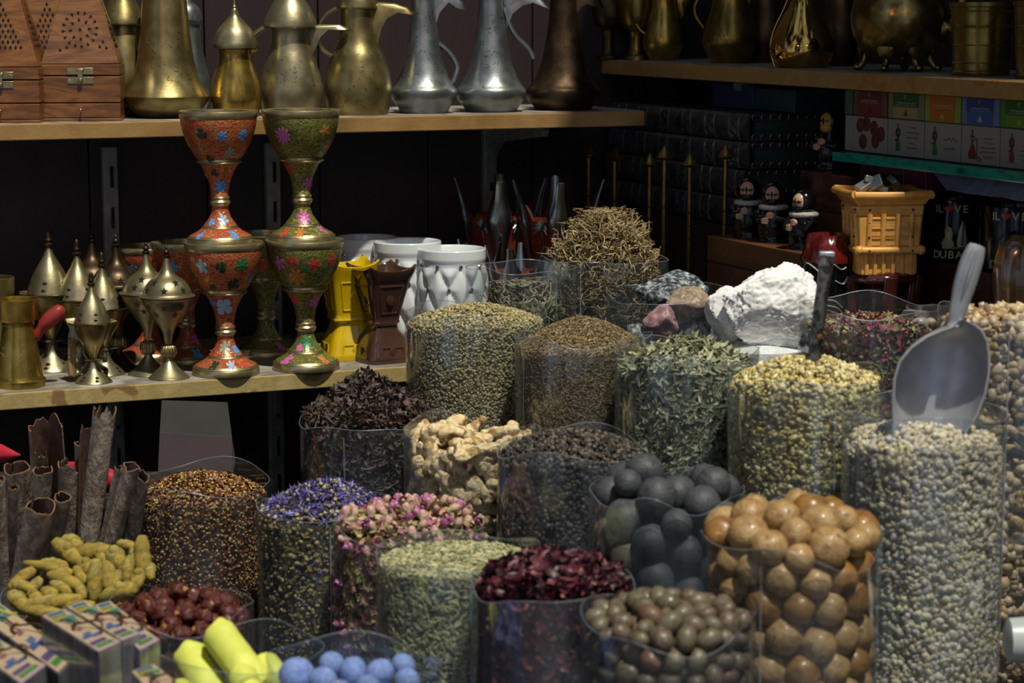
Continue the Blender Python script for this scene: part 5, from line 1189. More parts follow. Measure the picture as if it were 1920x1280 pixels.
for k in range(4):
    m = len(b.v); b.sweep([(-h, -h, zB(360)), (-h * .3, -h * .97, zB(361)), (h * .3, -h * .97, zB(361)), (h, -h, zB(358))], .0038, .005, up=(0, 0, 1), seg=10); b.tf(Matrix.Rotation(k * PI / 2, 4, 'Z'), m)
b.build('rim', m_och, root)
b = MB()
for k in range(4):
    m = len(b.v); h = 60 * sB; b.sweep([(-h, -h, zB(463)), (h, -h, zB(463))], .0048, seg=10)
    for x in (-1, 1): b.ell((x * h * .98, -h * .98, zB(463)), .0062, su=10, sv=8)
    for x in (-40, -14, 14, 40): b.sweep([(x * sB, -57 * sB, zB(462)), (x * sB, -61 * sB, zB(395))], .0036, seg=10)
    for x in (-42, -26, -10, 8, 26, 42): b.sweep([(x * sB, -52.5 * sB, zB(508)), (x * sB, -53 * sB, zB(468))], .0030, seg=8)
    for x in (-27, 0, 27):
        for y in (404, 422, 440): b.box((x * sB, -59 * sB, zB(y)), (.011, .004, .0012)); b.box((x * sB, -58 * sB, zB(y + 7)), (.0125, .0025, .009))
        b.sweep([(x * sB + .006 * math.cos(t), -61.5 * sB, zB(394) + .0045 * math.sin(t)) for t in (PI, 2.4, 1.57, .7, 0)], .0008, seg=5)
    b.tf(Matrix.Rotation(k * PI / 2, 4, 'Z'), m)
b.build('ribs_and_lattice', m_och, root)
m_dot = M('brown_dot', ['#4a2410'], rough=.4)
for k in range(4):
    for x, y in ((-41, 388), (-41, 412), (-41, 438), (41, 388), (41, 412), (41, 438), (-41, 463), (41, 463)):
        b = MB(); b.ell((x * sB, -(66 if y == 463 else 63) * sB, zB(y)), .0017, su=8, sv=6); b.tf(Matrix.Rotation(k * PI / 2, 4, 'Z')); b.build('peg', m_dot, root)
b = MB(); b.box((0, 0, zB(366)), (120 * sB, 120 * sB, .001)); b.build('ash', M('ash', ['#3a3834', '#55524c'], rough=.9, scale=90), root)
m_chr = M('foil_silver', ['#9aa0a8', '#7e848c'], rough=.4, metal=.7, scale=60)
for i, (px, py, w, rt) in enumerate(((1617, 350, 26, (.3, -.5, .3)), (1640, 345, 30, (.9, -.45, -.3)), (1681, 346, 30, (.4, .7, .6)), (1627, 337, 15, (1.4, .3, .2)), (1660, 356, 24, (.2, .1, 1.)))):
    b = MB(); b.box((0, 0, 0), (w * sB, w * sB * .9, .007)); o = b.build('charcoal_tablet', m_chr, smooth=False, bevel=.0012); p = W(px, py, Yb); o.location = p + Vector((0, -.006 + .006 * (i % 3), .001)); o.rotation_euler = rt
    tag(o, ['silvery charcoal tablet leaning on the left rim of the ochre burner', 'broad silvery charcoal tablet in the middle of the ochre burner', 'silvery charcoal tablet tilted on the right of the ochre burner', 'small upright silvery tablet at the back of the ochre burner', 'silvery tablet lying low in the ochre burner'][i], 'charcoal')

# ---- metal scoop in the tall resin bag
m_alu = M('scoop_aluminium', ['#b8bcc4', '#a4a8b0', '#c6cad0'], rough=.4, metal=.5, scale=14, rvar=.1, bump=.05, bscale=90)
Ys = 2.255; root = thing('metal_scoop', 'shiny aluminium scoop standing upright in the pale resin', 'scoop', W(1745, 830, Ys))
o0 = root.location.copy()
def SP(px, py, dy=0): p = W(px, py, Ys) - o0; p.y += dy; return p
ctr = [(1602 + 136, 625), (1762, 640), (1764, 665), (1762, 700), (1756, 740), (1748, 780), (1742, 815), (1738, 835)]
# bowl: rows from the neck down; each row is a half-round trough open towards the camera
rows = [(1795, 602, 10), (1792, 610, 28), (1785, 622, 50), (1776, 642, 70), (1767, 668, 83), (1762, 700, 88), (1757, 740, 86), (1750, 780, 78), (1739, 814, 66)]
outer = []; inner = []; m = 17
for k, (cx, cy, hw) in enumerate(rows):
    cx -= 0
    dep = .046 * math.sin(min(1, (k + .6) / 4.2) * PI / 2) if k < 5 else .046 - .002 * (k - 5)
    a = []; c = []
    for i in range(m):
        th = PI * i / (m - 1); x = cx - hw * math.cos(th); y = cy + (6 * math.cos(th)); d = dep * math.sin(th) ** .8
        a.append(SP(x, y, -.012 + d + .0012)); c.append(SP(cx - (hw - 2.0) * math.cos(th), y + 1, -.012 + d - .0002))
    outer.append(a); inner.append(c)
b = MB(); n = len(rows); vs = [p for r in outer for p in r] + [p for r in inner for p in r]; o_ = n * m
fs = [(j * m + i, j * m + i + 1, (j + 1) * m + i + 1, (j + 1) * m + i) for j in range(n - 1) for i in range(m - 1)]; fs += [tuple(o_ + q for q in reversed(f)) for f in list(fs)]
for j in range(n - 1):
    for i in (0, m - 1): fs.append((j * m + i, (j + 1) * m + i, o_ + (j + 1) * m + i, o_ + j * m + i))
for i in range(m - 1): fs.append(((n - 1) * m + i, (n - 1) * m + i + 1, o_ + (n - 1) * m + i + 1, o_ + (n - 1) * m + i)); fs.append((i, i + 1, o_ + i + 1, o_ + i))
b.add(vs, fs); b.build('bowl', m_alu, root, sub=1, angle=60)
b = MB()      # rolled lip
lip = [r[0] for r in outer[1:]]; lip2 = [r[-1] for r in outer[1:]]
b.sweep(lip, .0016, seg=8); b.sweep(lip2, .0016, seg=8); b.build('rolled_edge', m_alu, root)
b = MB(); hp = smooth_path([tuple(SP(x, y, dy)) for x, y, dy in ((1792, 612, .004), (1796, 590, .004), (1806, 550, .004), (1818, 505, .002), (1828, 472, .0), (1833, 458, 0))], 5)
hw = [16, 14, 13.5, 14, 15, 16, 17, 17.5, 18, 19, 20, 21, 21.5, 22, 22, 22, 22, 21.5, 21, 20, 19, 18, 17, 16, 15, 11][:len(hp)]
while len(hw) < len(hp): hw.append(12)
b.sweep(hp, [w * SC(1.15, Ys) * (1 if i < len(hp) - 1 else .5) for i, w in enumerate(hw)], [w * SC(1.15, Ys) * .5 * (1 if i < len(hp) - 1 else .5) for i, w in enumerate(hw)], up=(0, 1, 0), seg=18)
p1, p2 = SP(1806, 545, -.0045), SP(1829, 470, -.008); b.sweep([p1, (p1 + p2) / 2 + Vector((0, -.001, 0)), p2], [.001, .0022, .001], seg=8)
b.build('handle', m_alu, root)
# dark tongs in the yellow resin
m_tong = M('dark_steel', ['#5c5850', '#8c867a', '#3a3630', '#a8a294'], rough=.3, metal=.9, scale=70, bump=.3, bscale=120)
Yt = 2.40; base = W(1527, 706, Yt); root = thing('metal_tongs', 'tarnished flat metal tongs stuck upright in the yellow resin', 'tongs', base)
def TP(px, py, dy=0): p = W(px, py, Yt) - base; p.y += dy; return p
for dx, dy, nm in ((0, 0, 'arm'), (3, .010, 'arm')):
    b = MB(); pts = [TP(x + dx, y, dy * (1 - max(0, (640 - y)) / 160)) for x, y in ((1524, 712), (1525, 690), (1530, 640), (1536, 590), (1541, 545), (1547, 500), (1551, 480))]
    b.sweep(pts, [13 * SC(1.1, Yt) * k for k in (1.05, 1.1, .85, .95, .85, .95, 1.)], .0013, up=(0, 1, 0), seg=10); b.build(nm, m_tong, root)
b = MB(); b.box(TP(1551, 477, .004), (.0165, .009, .006)); b.build('bridge', m_alu, root, bevel=.0015)
b = MB(); b.sweep([TP(1532, 632, -.002), TP(1540, 627, -.002)], .0035, .004, seg=8); b.build('rivet_bump', M('tong_brass', ['#8a6a3c'], rough=.4, metal=1), root)
# ================================================================== SIDE WALL SHELVES
SD = lambda px, d: onR(px, SIDE_Z, d)
b_dim = brass('dim_brass', '#8c7438', '#6e5a2a', .28, '#806a34')
b_mir = M('polished_brass', ['#c8a050', '#b8904a'], rough=.05, metal=1, scale=10)
pot('goblet_cup', 'dark round brass cup on a stem at the far end of the side shelf', 'cup', 1140, SD(1140, .012), [(24, 107), (24, 104), (13, 99), (12, 62), (14, 56), (26, 46), (33, 30), (33, 12), (26, -4), (20, -12)], b_dark, sm=3)
pot('goblet_cup', 'tall dim brass goblet second from the far end of the side shelf', 'cup', 1192, SD(1192, .04), [(24, 107), (22, 104), (14, 98), (13, 64), (20, 56), (30, 40), (34, 10), (34, -30)], b_dim, sm=3)
pot('water_pitcher', 'shiny brass pitcher with thin curved handle, left of the hammered one', 'pitcher', 1243, SD(1243, .07), [(24, 117), (26, 112), (34, 96), (38, 82), (37, 70), (30, 40), (23, 8), (24, -30)], b_gold, sm=3,
    handle=[(1222, -10), (1198, 4), (1188, 30), (1198, 54), (1214, 66)], hw=.0025, hd=.005, spout=[(1264, -14), (1290, -18), (1294, 0), (1284, 20), (1276, 42), (1268, 20)], st=.01)
pot('water_pitcher', 'hammered dull brass pitcher left of the polished carafe', 'pitcher', 1368, SD(1368, .085), [(34, 121), (37, 116), (48, 90), (51, 74), (46, 50), (34, 10), (30, -30)], b_dim, sm=3,
    handle=[(1336, -20), (1306, 0), (1302, 26), (1318, 52)], hw=.0025, hd=.005, spout=[(1392, -14), (1408, -16), (1408, 10), (1402, 24), (1392, 6)], st=.01, marks=(90, 60, 30, 4), markmat=m_ink)
pot('carafe', 'mirror polished brass carafe with teardrop body on the side shelf', 'carafe', 1503, SD(1503, .055), [(40, 130), (44, 128), (56, 110), (60, 92), (56, 70), (44, 42), (28, 12), (20, -14), (18, -50)], b_mir, sm=4,
    handle=[(1486, -40), (1470, 10), (1448, 60), (1444, 96), (1452, 124)], hw=.0012, hd=.002)
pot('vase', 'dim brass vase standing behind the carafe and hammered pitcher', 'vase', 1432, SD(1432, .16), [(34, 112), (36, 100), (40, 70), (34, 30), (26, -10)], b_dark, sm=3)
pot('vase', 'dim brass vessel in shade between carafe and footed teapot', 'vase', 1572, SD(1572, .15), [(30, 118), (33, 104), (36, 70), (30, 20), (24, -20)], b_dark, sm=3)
# footed teapot
lt = SD(1682, .085); q = Lc(lt, 1682); s = q.s; root = thing('footed_teapot', 'large round brass teapot on shell shaped feet', 'teapot', lt)
m_tp = M('mottled_brass', ['#8a7644', '#6e5c32', '#a08c58', '#4c4028'], rough=.3, metal=1, scale=24, rvar=.1, bump=.1, bscale=120, stops=[.35, .5, .62, .72])
b = MB(); b.lathe(smoothprof([(.3 * 60 * s, q.z(107)), (52 * s, q.z(104)), (76 * s, q.z(84)), (88 * s, q.z(48)), (88 * s, q.z(20)), (76 * s, q.z(-14)), (40 * s, q.z(-40)), (.004, q.z(-44))], 4), 64); b.build('body', m_tp, root, angle=180)
b = MB(); b.sweep(smooth_path([(66 * s, -.012, q.z(58)), (92 * s, -.018, q.z(50)), (108 * s, -.02, q.z(24)), (116 * s, -.02, q.z(-20))]), [26 * s] * 5 + [24 * s, 20 * s, 17 * s, 15 * s, 14 * s] + [12 * s] * 6, up=(0, 1, 0), seg=20); b.build('spout', m_tp, root)
for ang, nm in ((-118, 0), (-68, 1), (-20, 0), (160, 0), (70, 0)):
    a = math.radians(ang); ca, sa = math.cos(a), math.sin(a); R1 = 62 * s
    b = MB(); b.ell((ca * R1 * 1.08, sa * R1 * 1.08, q.z(84)), (.013, .005, .018), Matrix.Rotation(a + PI / 2, 3, 'Z'), su=18, sv=12, fn=lambda d: 1 + .06 * math.cos(14 * math.atan2(d.z, d.x)))
    b.sweep(smooth_path([(ca * R1 * 1.02, sa * R1 * 1.02, q.z(98)), (ca * R1 * 1.0, sa * R1 * 1.0, q.z(112)), (ca * R1 * 1.12, sa * R1 * 1.12, q.z(124)), (ca * R1 * 1.2, sa * R1 * 1.2, .003)]), .0042, seg=10)
    b.ell((ca * R1 * 1.22, sa * R1 * 1.22, .0045), (.006, .006, .0045), su=10, sv=8); b.build('shell_foot', m_tp, root)
for px, lab, tx in ((1838, 'tapered brass bucket with engraved grid lines right of the teapot', 0), (1960, 'tapered brass bucket cut off by the right picture edge', 0)):
    lb = SD(px, .075); q = Lc(lb, px); s = q.s * (1 if px < 1900 else 1.05); root = thing('brass_bucket', lab, 'bucket', lb); zt_ = q.z(4 if px < 1900 else 2)
    b = MB(); pr = [(53 * s, 0), (54 * s, .0015), (54 * s, .005), (51.5 * s, .0065), (58 * s, zt_ - .006), (60.5 * s, zt_ - .005), (60.5 * s, zt_), (58 * s, zt_), (51 * s, .01), (.001, .008)]; b.lathe(pr, 72, cap=(True, False)); b.build('body', b_dim, root, angle=30)
    for f_ in (.18, .42, .66, .68, .88):
        b = MB(); z = zt_ * f_; r = radat(pr[3:5], z) + .0003; b.lathe([(r - .0002, z - .0008), (r + .0005, z), (r - .0002, z + .0008)], 72, cap=(False, False)); b.build('engraved_ring', b_gold, root)

# ---- boxes of flavour on the glass shelf
def face_box(name, label, cat, px0, px1, z0, z1, d, depth, mat, group=None):
    zc = (z0 + z1) / 2; a0, a1 = aR(px0, zc, d), aR(px1, zc, d); w = a1 - a0; c = uR((a0 + a1) / 2, d + depth / 2)
    root = thing(name, label, cat, (c.x, c.y, z0), AR, group); b = MB(); b.box((0, 0, (z1 - z0) / 2), (w, depth, z1 - z0)); b.build('carton', mat, root, smooth=False, bevel=.0008)
    return root, w, -depth / 2, z1 - z0
def cm(c, r=.5):
    v = [int(int(c[i:i + 2], 16) * .8) for i in (1, 3, 5)]; return M('print_' + c, ['#%02x%02x%02x' % tuple(v)], rough=r)
def rect(root, name, x0, x1, z0, z1, y, mat, t=.0004):
    b = MB(); b.box(((x0 + x1) / 2, y - t / 2, (z0 + z1) / 2), (x1 - x0, t, z1 - z0)); return b.build(name, mat, root, smooth=False)
def squiggle(root, name, x0, x1, z, y, mat, seed, w=.0003, amp=.0007):
    g = random.Random(seed); b = MB(); n = max(6, int((x1 - x0) / .0011)); pts = [(x0 + (x1 - x0) * i / n, y, z + g.uniform(-1, 1) * amp) for i in range(n + 1)]
    b.sweep(smooth_path(pts, 2), w, w * .6, seg=5); b.build(name, mat, root)
low = [(1584, 1597, 0), (1598, 1662, 1), (1664, 1731, 2), (1733, 1800, 3), (1802, 1873, 4), (1875, 1950, 5)]
Z1, Z2 = GLASS_Z + .001, GLASS_Z + .0465
for a_, b_, k in low:
    lab = ['narrow sliver of a pale carton at the far end of the glass shelf', 'white carton printed with dark red fruit on the glass shelf', 'white picture carton with a green hookah beside five text lines', 'white picture carton with a green hookah beside curly script', 'white picture carton with a red hookah and coiled hose', 'white picture carton with a pink and green hookah at the picture edge'][k]
    root, w, y, H = face_box('picture_carton', lab, 'carton', a_, b_, Z1, Z2 - .0006, .022, .09, cm('#9c9890'))
    if k == 1:
        for i, (x, z) in enumerate(((-.6, .75), (-.2, .8), (.3, .7), (-.4, .3), (.4, .35), (.75, .55))): b = MB(); b.ell((x * w / 2 * .9, y, z * H), (.0095, .0012, .0095), su=14, sv=8); b.build('printed_fruit', M('fruit_print', ['#3c1214', '#541c1e', '#280c0e'], rough=.5, scale=200), root)
    if k >= 2:
        bc = {2: '#1f6a3a', 3: '#1f6a3a', 4: '#6a1c1c', 5: '#7a2c4c'}[k]; dk = cm('#20241f'); x = -w * .2
        b = MB(); b.lathe([(.0045 if k != 4 else .007, 0), (.0055 if k != 4 else .0085, .006), (.0022, .017)], 14, c=(0, 0, 0)); b.tf(Matrix.Translation((x, y, .006)) @ Matrix.Diagonal((1, .08, 1, 1))); b.build('printed_hookah_base', cm(bc), root)
        b = MB(); b.sweep([(x, y - .0005, .02), (x, y - .0005, .040)], .0008, seg=6)
        if k != 4:
            for i in range(7): b.sweep([(x + .004 * math.cos(t), y - .0005, .029 + .005 * math.sin(t)) for t in (i * .9, i * .9 + .5, i * .9 + 1)], .0012, .0005, seg=5)
            b.sweep([(x, y - .0005, .021), (x - .006, y - .0005, .019)], .0012, .0005, seg=5)
        else: b.sweep(smooth_path([(x + .001, y - .0005, .026), (x + .009, y - .0005, .030), (x + .010, y - .0005, .012), (x + .012, y - .0005, .004), (x + .018, y - .0005, .006), (x + .012, y - .0005, .009)]), .0005, seg=5); b.sweep([(x - .004, y - .0005, .032), (x + .004, y - .0005, .032)], .0009, seg=5)
        b.build('printed_hookah_stem', dk, root)
        rows_ = [(.08, .28, .036), (.03, .36, .030), (.05, .34, .0235), (.1, .26, .017), (.03, .34, .011)] if k == 2 else [(.06, .38, .026), (.06, .36, .015)] if k == 3 else [(.1, .3, .031), (.08, .32, .026), (.02, .38, .0205), (.03, .37, .0155), (.08, .33, .010)]
        for i, (u, v, z) in enumerate(rows_): squiggle(root, 'printed_text', u * w, v * w + .002, z, y - .0003, dk, i + 10 * k, amp=.0009 if k != 3 else .002)
up_ = [(1584, 1597, '#3a6a4a', '#244a34', None, 'narrow green sliver carton at the far end of the upper row'), (1600, 1662, '#6a4a40', '#6a1c20', '#7a2424', 'dark red flavour carton in the upper row on the glass shelf'), (1665, 1732, '#7c8a5a', '#24603a', '#a59a6c', 'green and beige flavour carton in the upper row'), (1734, 1800, '#98a83a', '#c46a24', '#b8701c', 'orange and yellow flavour carton in the upper row'), (1803, 1873, '#6c86b4', '#22409a', '#2f66b0', 'blue flavour carton with a pale tablet picture'), (1875, 1950, '#3f8a2c', '#1e6a2a', '#5a9a2a', 'bright green flavour carton at the picture edge')]
for k, (a_, b_, c0_, c1_, c2_, lab) in enumerate(up_):
    root, w, y, H = face_box('flavour_carton', lab, 'carton', a_, b_, Z2, SIDE_Z - .0235, .024, .09, cm(c0_))
    if c2_:
        rect(root, 'printed_panel', -w * .36, w * .36, H * .48, H * .98, y, cm(c1_)); rect(root, 'lower_printed_panel', -w * .34, w * .34, H * .04, H * .46, y, cm(c2_))
        b = MB(); b.sweep([(.0025 * math.cos(t), y - .0006, H * .86 + .002 * math.sin(t)) for t in [i * 6.0 / 10 for i in range(10)]], .0007, seg=5); b.build('printed_emblem', cm('#b8a838'), root)
        squiggle(root, 'printed_text', -w * .24, w * .24, H * .62, y - .0005, cm('#b8b8b0'), k, w=.0005); squiggle(root, 'printed_text', -w * .28, w * .28, H * .54, y - .0005, cm('#b8b8b0'), k + 40, w=.0003)
        b = MB(); b.plate([(-.005, H * .14), (.006, H * .12), (.001, H * .38)], .0006, y0=y - .0004); b.build('printed_picture', cm({1: '#4a1416', 2: '#2c5a34', 3: '#d0a030', 4: '#b4b8bc', 5: '#98a828'}[k]), root)
# blue and teal boxes lying on top of the books
def rbox(name, label, cat, px0, px1, z0, z1, d, depth, mat, bev=.001):
    zc = (z0 + z1) / 2; a0, a1 = aR(px0, zc, d), aR(px1, zc, d); c = uR((a0 + a1) / 2, d + depth / 2); b = MB(); b.box((0, 0, (z1 - z0) / 2), (a1 - a0, depth, z1 - z0)); o = b.build(name, mat, smooth=False, bevel=bev)
    o.location = (c.x, c.y, z0); o.rotation_euler = (0, 0, AR); return tag(o, label, cat)
zbk = [1.353, 1.3145, 1.276, 1.236, 1.196]
rbox('blue_carton', 'dark blue carton lying on the far end of the ornate books', 'carton', 1335, 1412, zbk[0] + .001, 1.387, .05, .1, cm('#12305c'))
rbox('teal_carton', 'dark teal carton behind the shelf bracket on the books', 'carton', 1414, 1490, zbk[0] + .001, 1.384, .05, .1, cm('#123c44'))

# ---- ornate silver backed books
m_bk = M('embossed_silver', ['#4e5054', '#6a6c70', '#34363a'], rough=.32, metal=.8, scale=40, bump=.3, bscale=150)
m_bk2 = M('embossed_relief', ['#8c8c8c', '#6e7074'], rough=.28, metal=.9, scale=100)
m_pg = M('page_edge', ['#26302f', '#34403e'], rough=.4, scale=30, mapping=(1, 1, 20))
def book(label, px0, px1, ztop, th, d, depth, seed):
    a0, a1 = aR(px0, ztop, d), aR(px1, ztop, d); L = a1 - a0; c = uR((a0 + a1) / 2, d + depth / 2); root = thing('ornate_book', label, 'book', (c.x, c.y, ztop - th), AR); g = random.Random(seed); H = th - .0012
    b = MB(); b.box((0, .004, H / 2), (L * .985, depth - .012, H * .72)); b.build('pages', m_pg, root, smooth=False)
    b = MB(); b.box((0, 0, H * .06), (L, depth, H * .12)); b.box((0, 0, H * .94), (L, depth, H * .12))
    n = 8; vs = []
    for j in range(n + 1):
        t = -PI / 2 + PI * j / n; vs += [(-L / 2, -depth / 2 - .006 * math.cos(t), H / 2 + H / 2 * math.sin(t)), (L / 2, -depth / 2 - .006 * math.cos(t), H / 2 + H / 2 * math.sin(t))]
    b.add(vs, [(2 * i, 2 * i + 1, 2 * i + 3, 2 * i + 2) for i in range(n)] + [tuple(2 * i for i in range(n + 1)), tuple(2 * i + 1 for i in range(n, -1, -1))]); b.build('cover', m_bk, root, angle=40)
    b = MB(); yb = -depth / 2 - .0072
    for k in range(6):
        x = -L / 2 + L * (k + .5) / 6
        for dx in (-.014, -.012, .012, .014): b.sweep([(x + dx, -depth / 2 - .0062 * math.cos(t) - .0003, H / 2 + H / 2 * .96 * math.sin(t)) for t in (-1.3, -.8, -.3, .3, .8, 1.3)], .0006, seg=5)
        for sg in (-1, 1):
            for ph in (0, 1): b.sweep(smooth_path([(x + sg * .009 * math.sin(u * 2.2 + ph), yb + .0016 * abs(u - 1.5) * .7, H * (.12 + .25 * u)) for u in (0, .6, 1.2, 1.8, 2.4, 3)], 3), .0005, seg=5)
    b.build('spine_pattern', m_bk2, root)
    b = MB(); x = L / 2 + .0004      # scrollwork round the edge of the covers that faces the room
    for zz, hh in ((H * .14, H * .12), (H * .86, H * .12)):
        for k in range(9):
            y = -depth / 2 + .008 + (depth - .016) * k / 8; b.sweep([(x, y + .005 * math.cos(t), zz + hh * math.sin(t)) for t in (0, 1, 2, 3, 4, 5, 6)], .0005, seg=5)
    b.build('cover_scrollwork', m_bk2, root); return root
for i, (a_, b_) in enumerate(((1152, 1406), (1148, 1406), (1140, 1400), (1138, 1398))):
    book(['topmost thick silver embossed book under the shelf end', 'second thick silver embossed book from the top', 'third silver embossed book, behind the brass sprinklers', 'lowest silver embossed book, level with the three small dolls'][i], a_, b_, zbk[i], .0385 if i < 2 else .0395, .0, .13, i)
rbox('dark_crate', 'dark wooden crate under the embossed books', 'crate', 1150, 1410, SIDELOW_Z + .0005, zbk[4] - .0016, .003, .13, M('crate_wood', ['#2a1c12', '#38261a'], rough=.6, scale=12))

# ---- brass rosewater sprinklers
for px, py, d, lab in ((1103, 270, -.055, 'thin brass rosewater sprinkler farthest left, above the root bin'), (1151, 276, -.06, 'thin brass rosewater sprinkler second from the left'), (1216, 286, -.05, 'short coppery rosewater sprinkler third from the left'), (1243, 272, -.075, 'ringed brass rosewater sprinkler fourth from the left'), (1290, 286, -.06, 'brass rosewater sprinkler fifth from the left'), (1356, 270, -.04, 'tall brass rosewater sprinkler nearest the three dolls')):
    lc_ = onR(px, SIDELOW_Z, d); q = Lc(lc_, px); s = q.s; T = q.z(py); root = thing('rosewater_sprinkler', lab, 'sprinkler', lc_)
    b = MB(); b.lathe(smoothprof([(24 * s, 0), (26 * s, .004), (24 * s, .012), (20 * s, .03), (9 * s, .05), (10 * s, .056), (6.5 * s, .07), (5 * s, T * .5), (4.2 * s, T - .02)], 3), 28)
    for k in range(4): b.lathe([(4 * s, T * .45 + k * .018), (6.3 * s, T * .45 + k * .018 + .002), (4 * s, T * .45 + k * .018 + .004)], 20, cap=(False, False))
    b.build('flask', b_dim, root)
    b = MB(); b.lathe(smoothprof([(4 * s, T - .021), (15 * s, T - .0175), (14 * s, T - .016), (8 * s, T - .008), (3 * s, T - .002), (.8 * s, T)], 2), 24); b.build('cone_cap', b_dim, root)

# ---- wooden boxes and veiled doll figurines
m_wb = M('box_wood', ['#4a2c18', '#5e3a20', '#3c2212'], rough=.45, scale=10, mapping=(1, 1, 3))
ZB = 1.1925
root, w, y, H = face_box('wooden_box', 'reddish brown wooden box under the three small veiled dolls', 'box', 1325, 1506, SIDELOW_Z + .0005, ZB, -.085, .085, m_wb)
rect(root, 'lid_groove', -w / 2, w / 2, H * .76, H * .775, y + .0003, m_hole)
rbox('brown_leather_box', 'glossy brown box under the big veiled doll', 'box', 1500, 1592, 1.235, 1.284, .0, .11, M('brown_gloss', ['#3c241a', '#54342a', '#2c1a12'], rough=.2, scale=30, coat=.5))
rbox('wooden_box', 'plain dark wooden box below the glossy brown box', 'box', 1484, 1596, SIDELOW_Z + .0005, 1.2345, .002, .11, m_wb)
m_blk = M('black_glaze', ['#08090b'], rough=.16, coat=.2, spec=.35); m_skin = M('doll_skin', ['#a8866a', '#b8967a'], rough=.3, coat=.4); m_fur = M('white_collar', ['#8e8a84', '#a8a49c'], rough=.5, scale=300, bump=.6, bscale=400)
def doll(label, px, loc, hpx, rz, collar=True, yellow=False):
    s = SC(loc.z, loc.y); H = hpx * s; root = thing('veiled_doll', label, 'figurine', loc, rz)
    b = MB(); b.lathe(smoothprof([(.25 * H, 0), (.25 * H, .02 * H), (.23 * H, .1 * H), (.26 * H, .25 * H), (.25 * H, .42 * H), (.20 * H, .55 * H), (.17 * H, .62 * H), (.15 * H, .66 * H)], 3), 36, mod=lambda a, t, z: 1 + .04 * math.cos(7 * a) * (1 - t)); b.build('robe', m_blk, root, angle=180)
    b = MB(); b.ell((0, 0, .78 * H), (.205 * H, .20 * H, .225 * H), su=28, sv=18); b.build('hood', m_blk, root)
    face = M('doll_face_yellow', ['#a8842c', '#8c6c24'], rough=.3) if yellow else m_skin
    b = MB(); b.ell((0, -.10 * H, .79 * H), (.135 * H, .125 * H, .16 * H), su=22, sv=14); fc = b.build('face', face, root)
    b = MB(); b.ell((0, -.135 * H, .69 * H), (.115 * H, .095 * H, .085 * H), su=18, sv=12); b.build('veil', m_blk if not yellow else face, root)
    for sx in (-1, 1):
        b = MB(); b.sweep([(sx * .01 * H, -.226 * H, .80 * H), (sx * .05 * H, -.224 * H, .825 * H), (sx * .105 * H, -.195 * H, .81 * H)], .007 * H, seg=6); b.ell((sx * .055 * H, -.221 * H, .795 * H), (.026 * H, .008 * H, .014 * H), su=10, sv=6); b.build('painted_eye', m_blk, fc)
    b = MB(); b.sweep([(0, -.232 * H, .86 * H), (0, -.238 * H, .80 * H), (0, -.232 * H, .75 * H)], .011 * H, seg=6); b.build('nose_strap', m_blk, fc)
    if collar:
        b = MB(); b.lathe([(.17 * H, .53 * H), (.235 * H, .55 * H), (.25 * H, .585 * H), (.23 * H, .62 * H), (.16 * H, .635 * H)], 36, mod=lambda a, t, z: 1 + .03 * math.cos(13 * a + 5 * z / H)); b.build('fur_collar', m_fur, root, angle=180)
    for sx, zz, yy in ((-.02, .46, -.235), (-.10, .37, -.25)):      # two clasped hands with fingers
        b = MB(); c = (sx * H, yy * H, zz * H); b.ell(c, (.075 * H, .04 * H, .06 * H), su=14, sv=10)
        for k in range(4): b.sweep([(c[0] - .05 * H, c[1] - .03 * H, c[2] + (.035 - .022 * k) * H), (c[0] + .0 * H, c[1] - .05 * H, c[2] + (.038 - .024 * k) * H), (c[0] + .045 * H, c[1] - .035 * H, c[2] + (.03 - .022 * k) * H)], .013 * H, seg=6)
        b.sweep([(c[0] + .03 * H, c[1] - .02 * H, c[2] + .04 * H), (c[0] + .005 * H, c[1] - .045 * H, c[2] + .062 * H)], .014 * H, seg=6); b.build('hand', m_skin, root)
    for sx in (-1, 1):
        b = MB(); b.sweep([(sx * .18 * H, -.02 * H, .54 * H), (sx * .26 * H, -.08 * H, .44 * H), (sx * .2 * H, -.19 * H, .38 * H), (sx * .07 * H, -.22 * H, .42 * H)], [.06 * H, .085 * H, .08 * H, .06 * H], seg=14); b.build('sleeve', m_blk, root)
    return root
for px, hp, lab, rz in ((1403, 112, 'small black veiled doll with white collar, left of three', -.3), (1449, 112, 'small black veiled doll with white collar, middle of three', -.25), (1506, 112, 'small black veiled doll with white collar, right of three and turned aside', -.8)):
    p = onR(px, ZB, -.045 if px < 1480 else -.055); doll(lab, px, p, hp, rz)
p = onR(1557, 1.285, .045); doll('larger black veiled doll with yellow face on the glossy brown box', 1557, p, 112, -.75, False, True)

# ---- red boxes, wrapped packs and mugs
zc_ = 1.1815
rbox('dark_box', 'dark box that raises the two black souvenir mugs', 'box', 1712, 1990, SIDELOW_Z + .0005, zc_, .062, .085, M('dark_red_box', ['#2a0e0e', '#381412'], rough=.5))
root, w, y, H = face_box('red_carton', 'tall red carton with a white picture panel behind the black mugs', 'carton', 1706, 1812, SIDELOW_Z + .001, 1.266, .152, .09, cm('#6e1c14'))
rect(root, 'white_panel', -w * .40, w * .36, H * .30, H * .94, y, cm('#8c8a84'))
b = MB()
for k in range(7): b.ell((-.02 + .007 * k, y - .001, H * .82 + .005 * math.sin(k * 2.1)), (.006, .001, .006), su=10, sv=6)
b.build('printed_dark_wreath', cm('#1c1c1a'), root)
face_box('red_carton', 'wide red carton below the wrapped purple packs at the picture edge', 'carton', 1815, 2010, SIDELOW_Z + .001, 1.262, .152, .09, cm('#7a2420'))
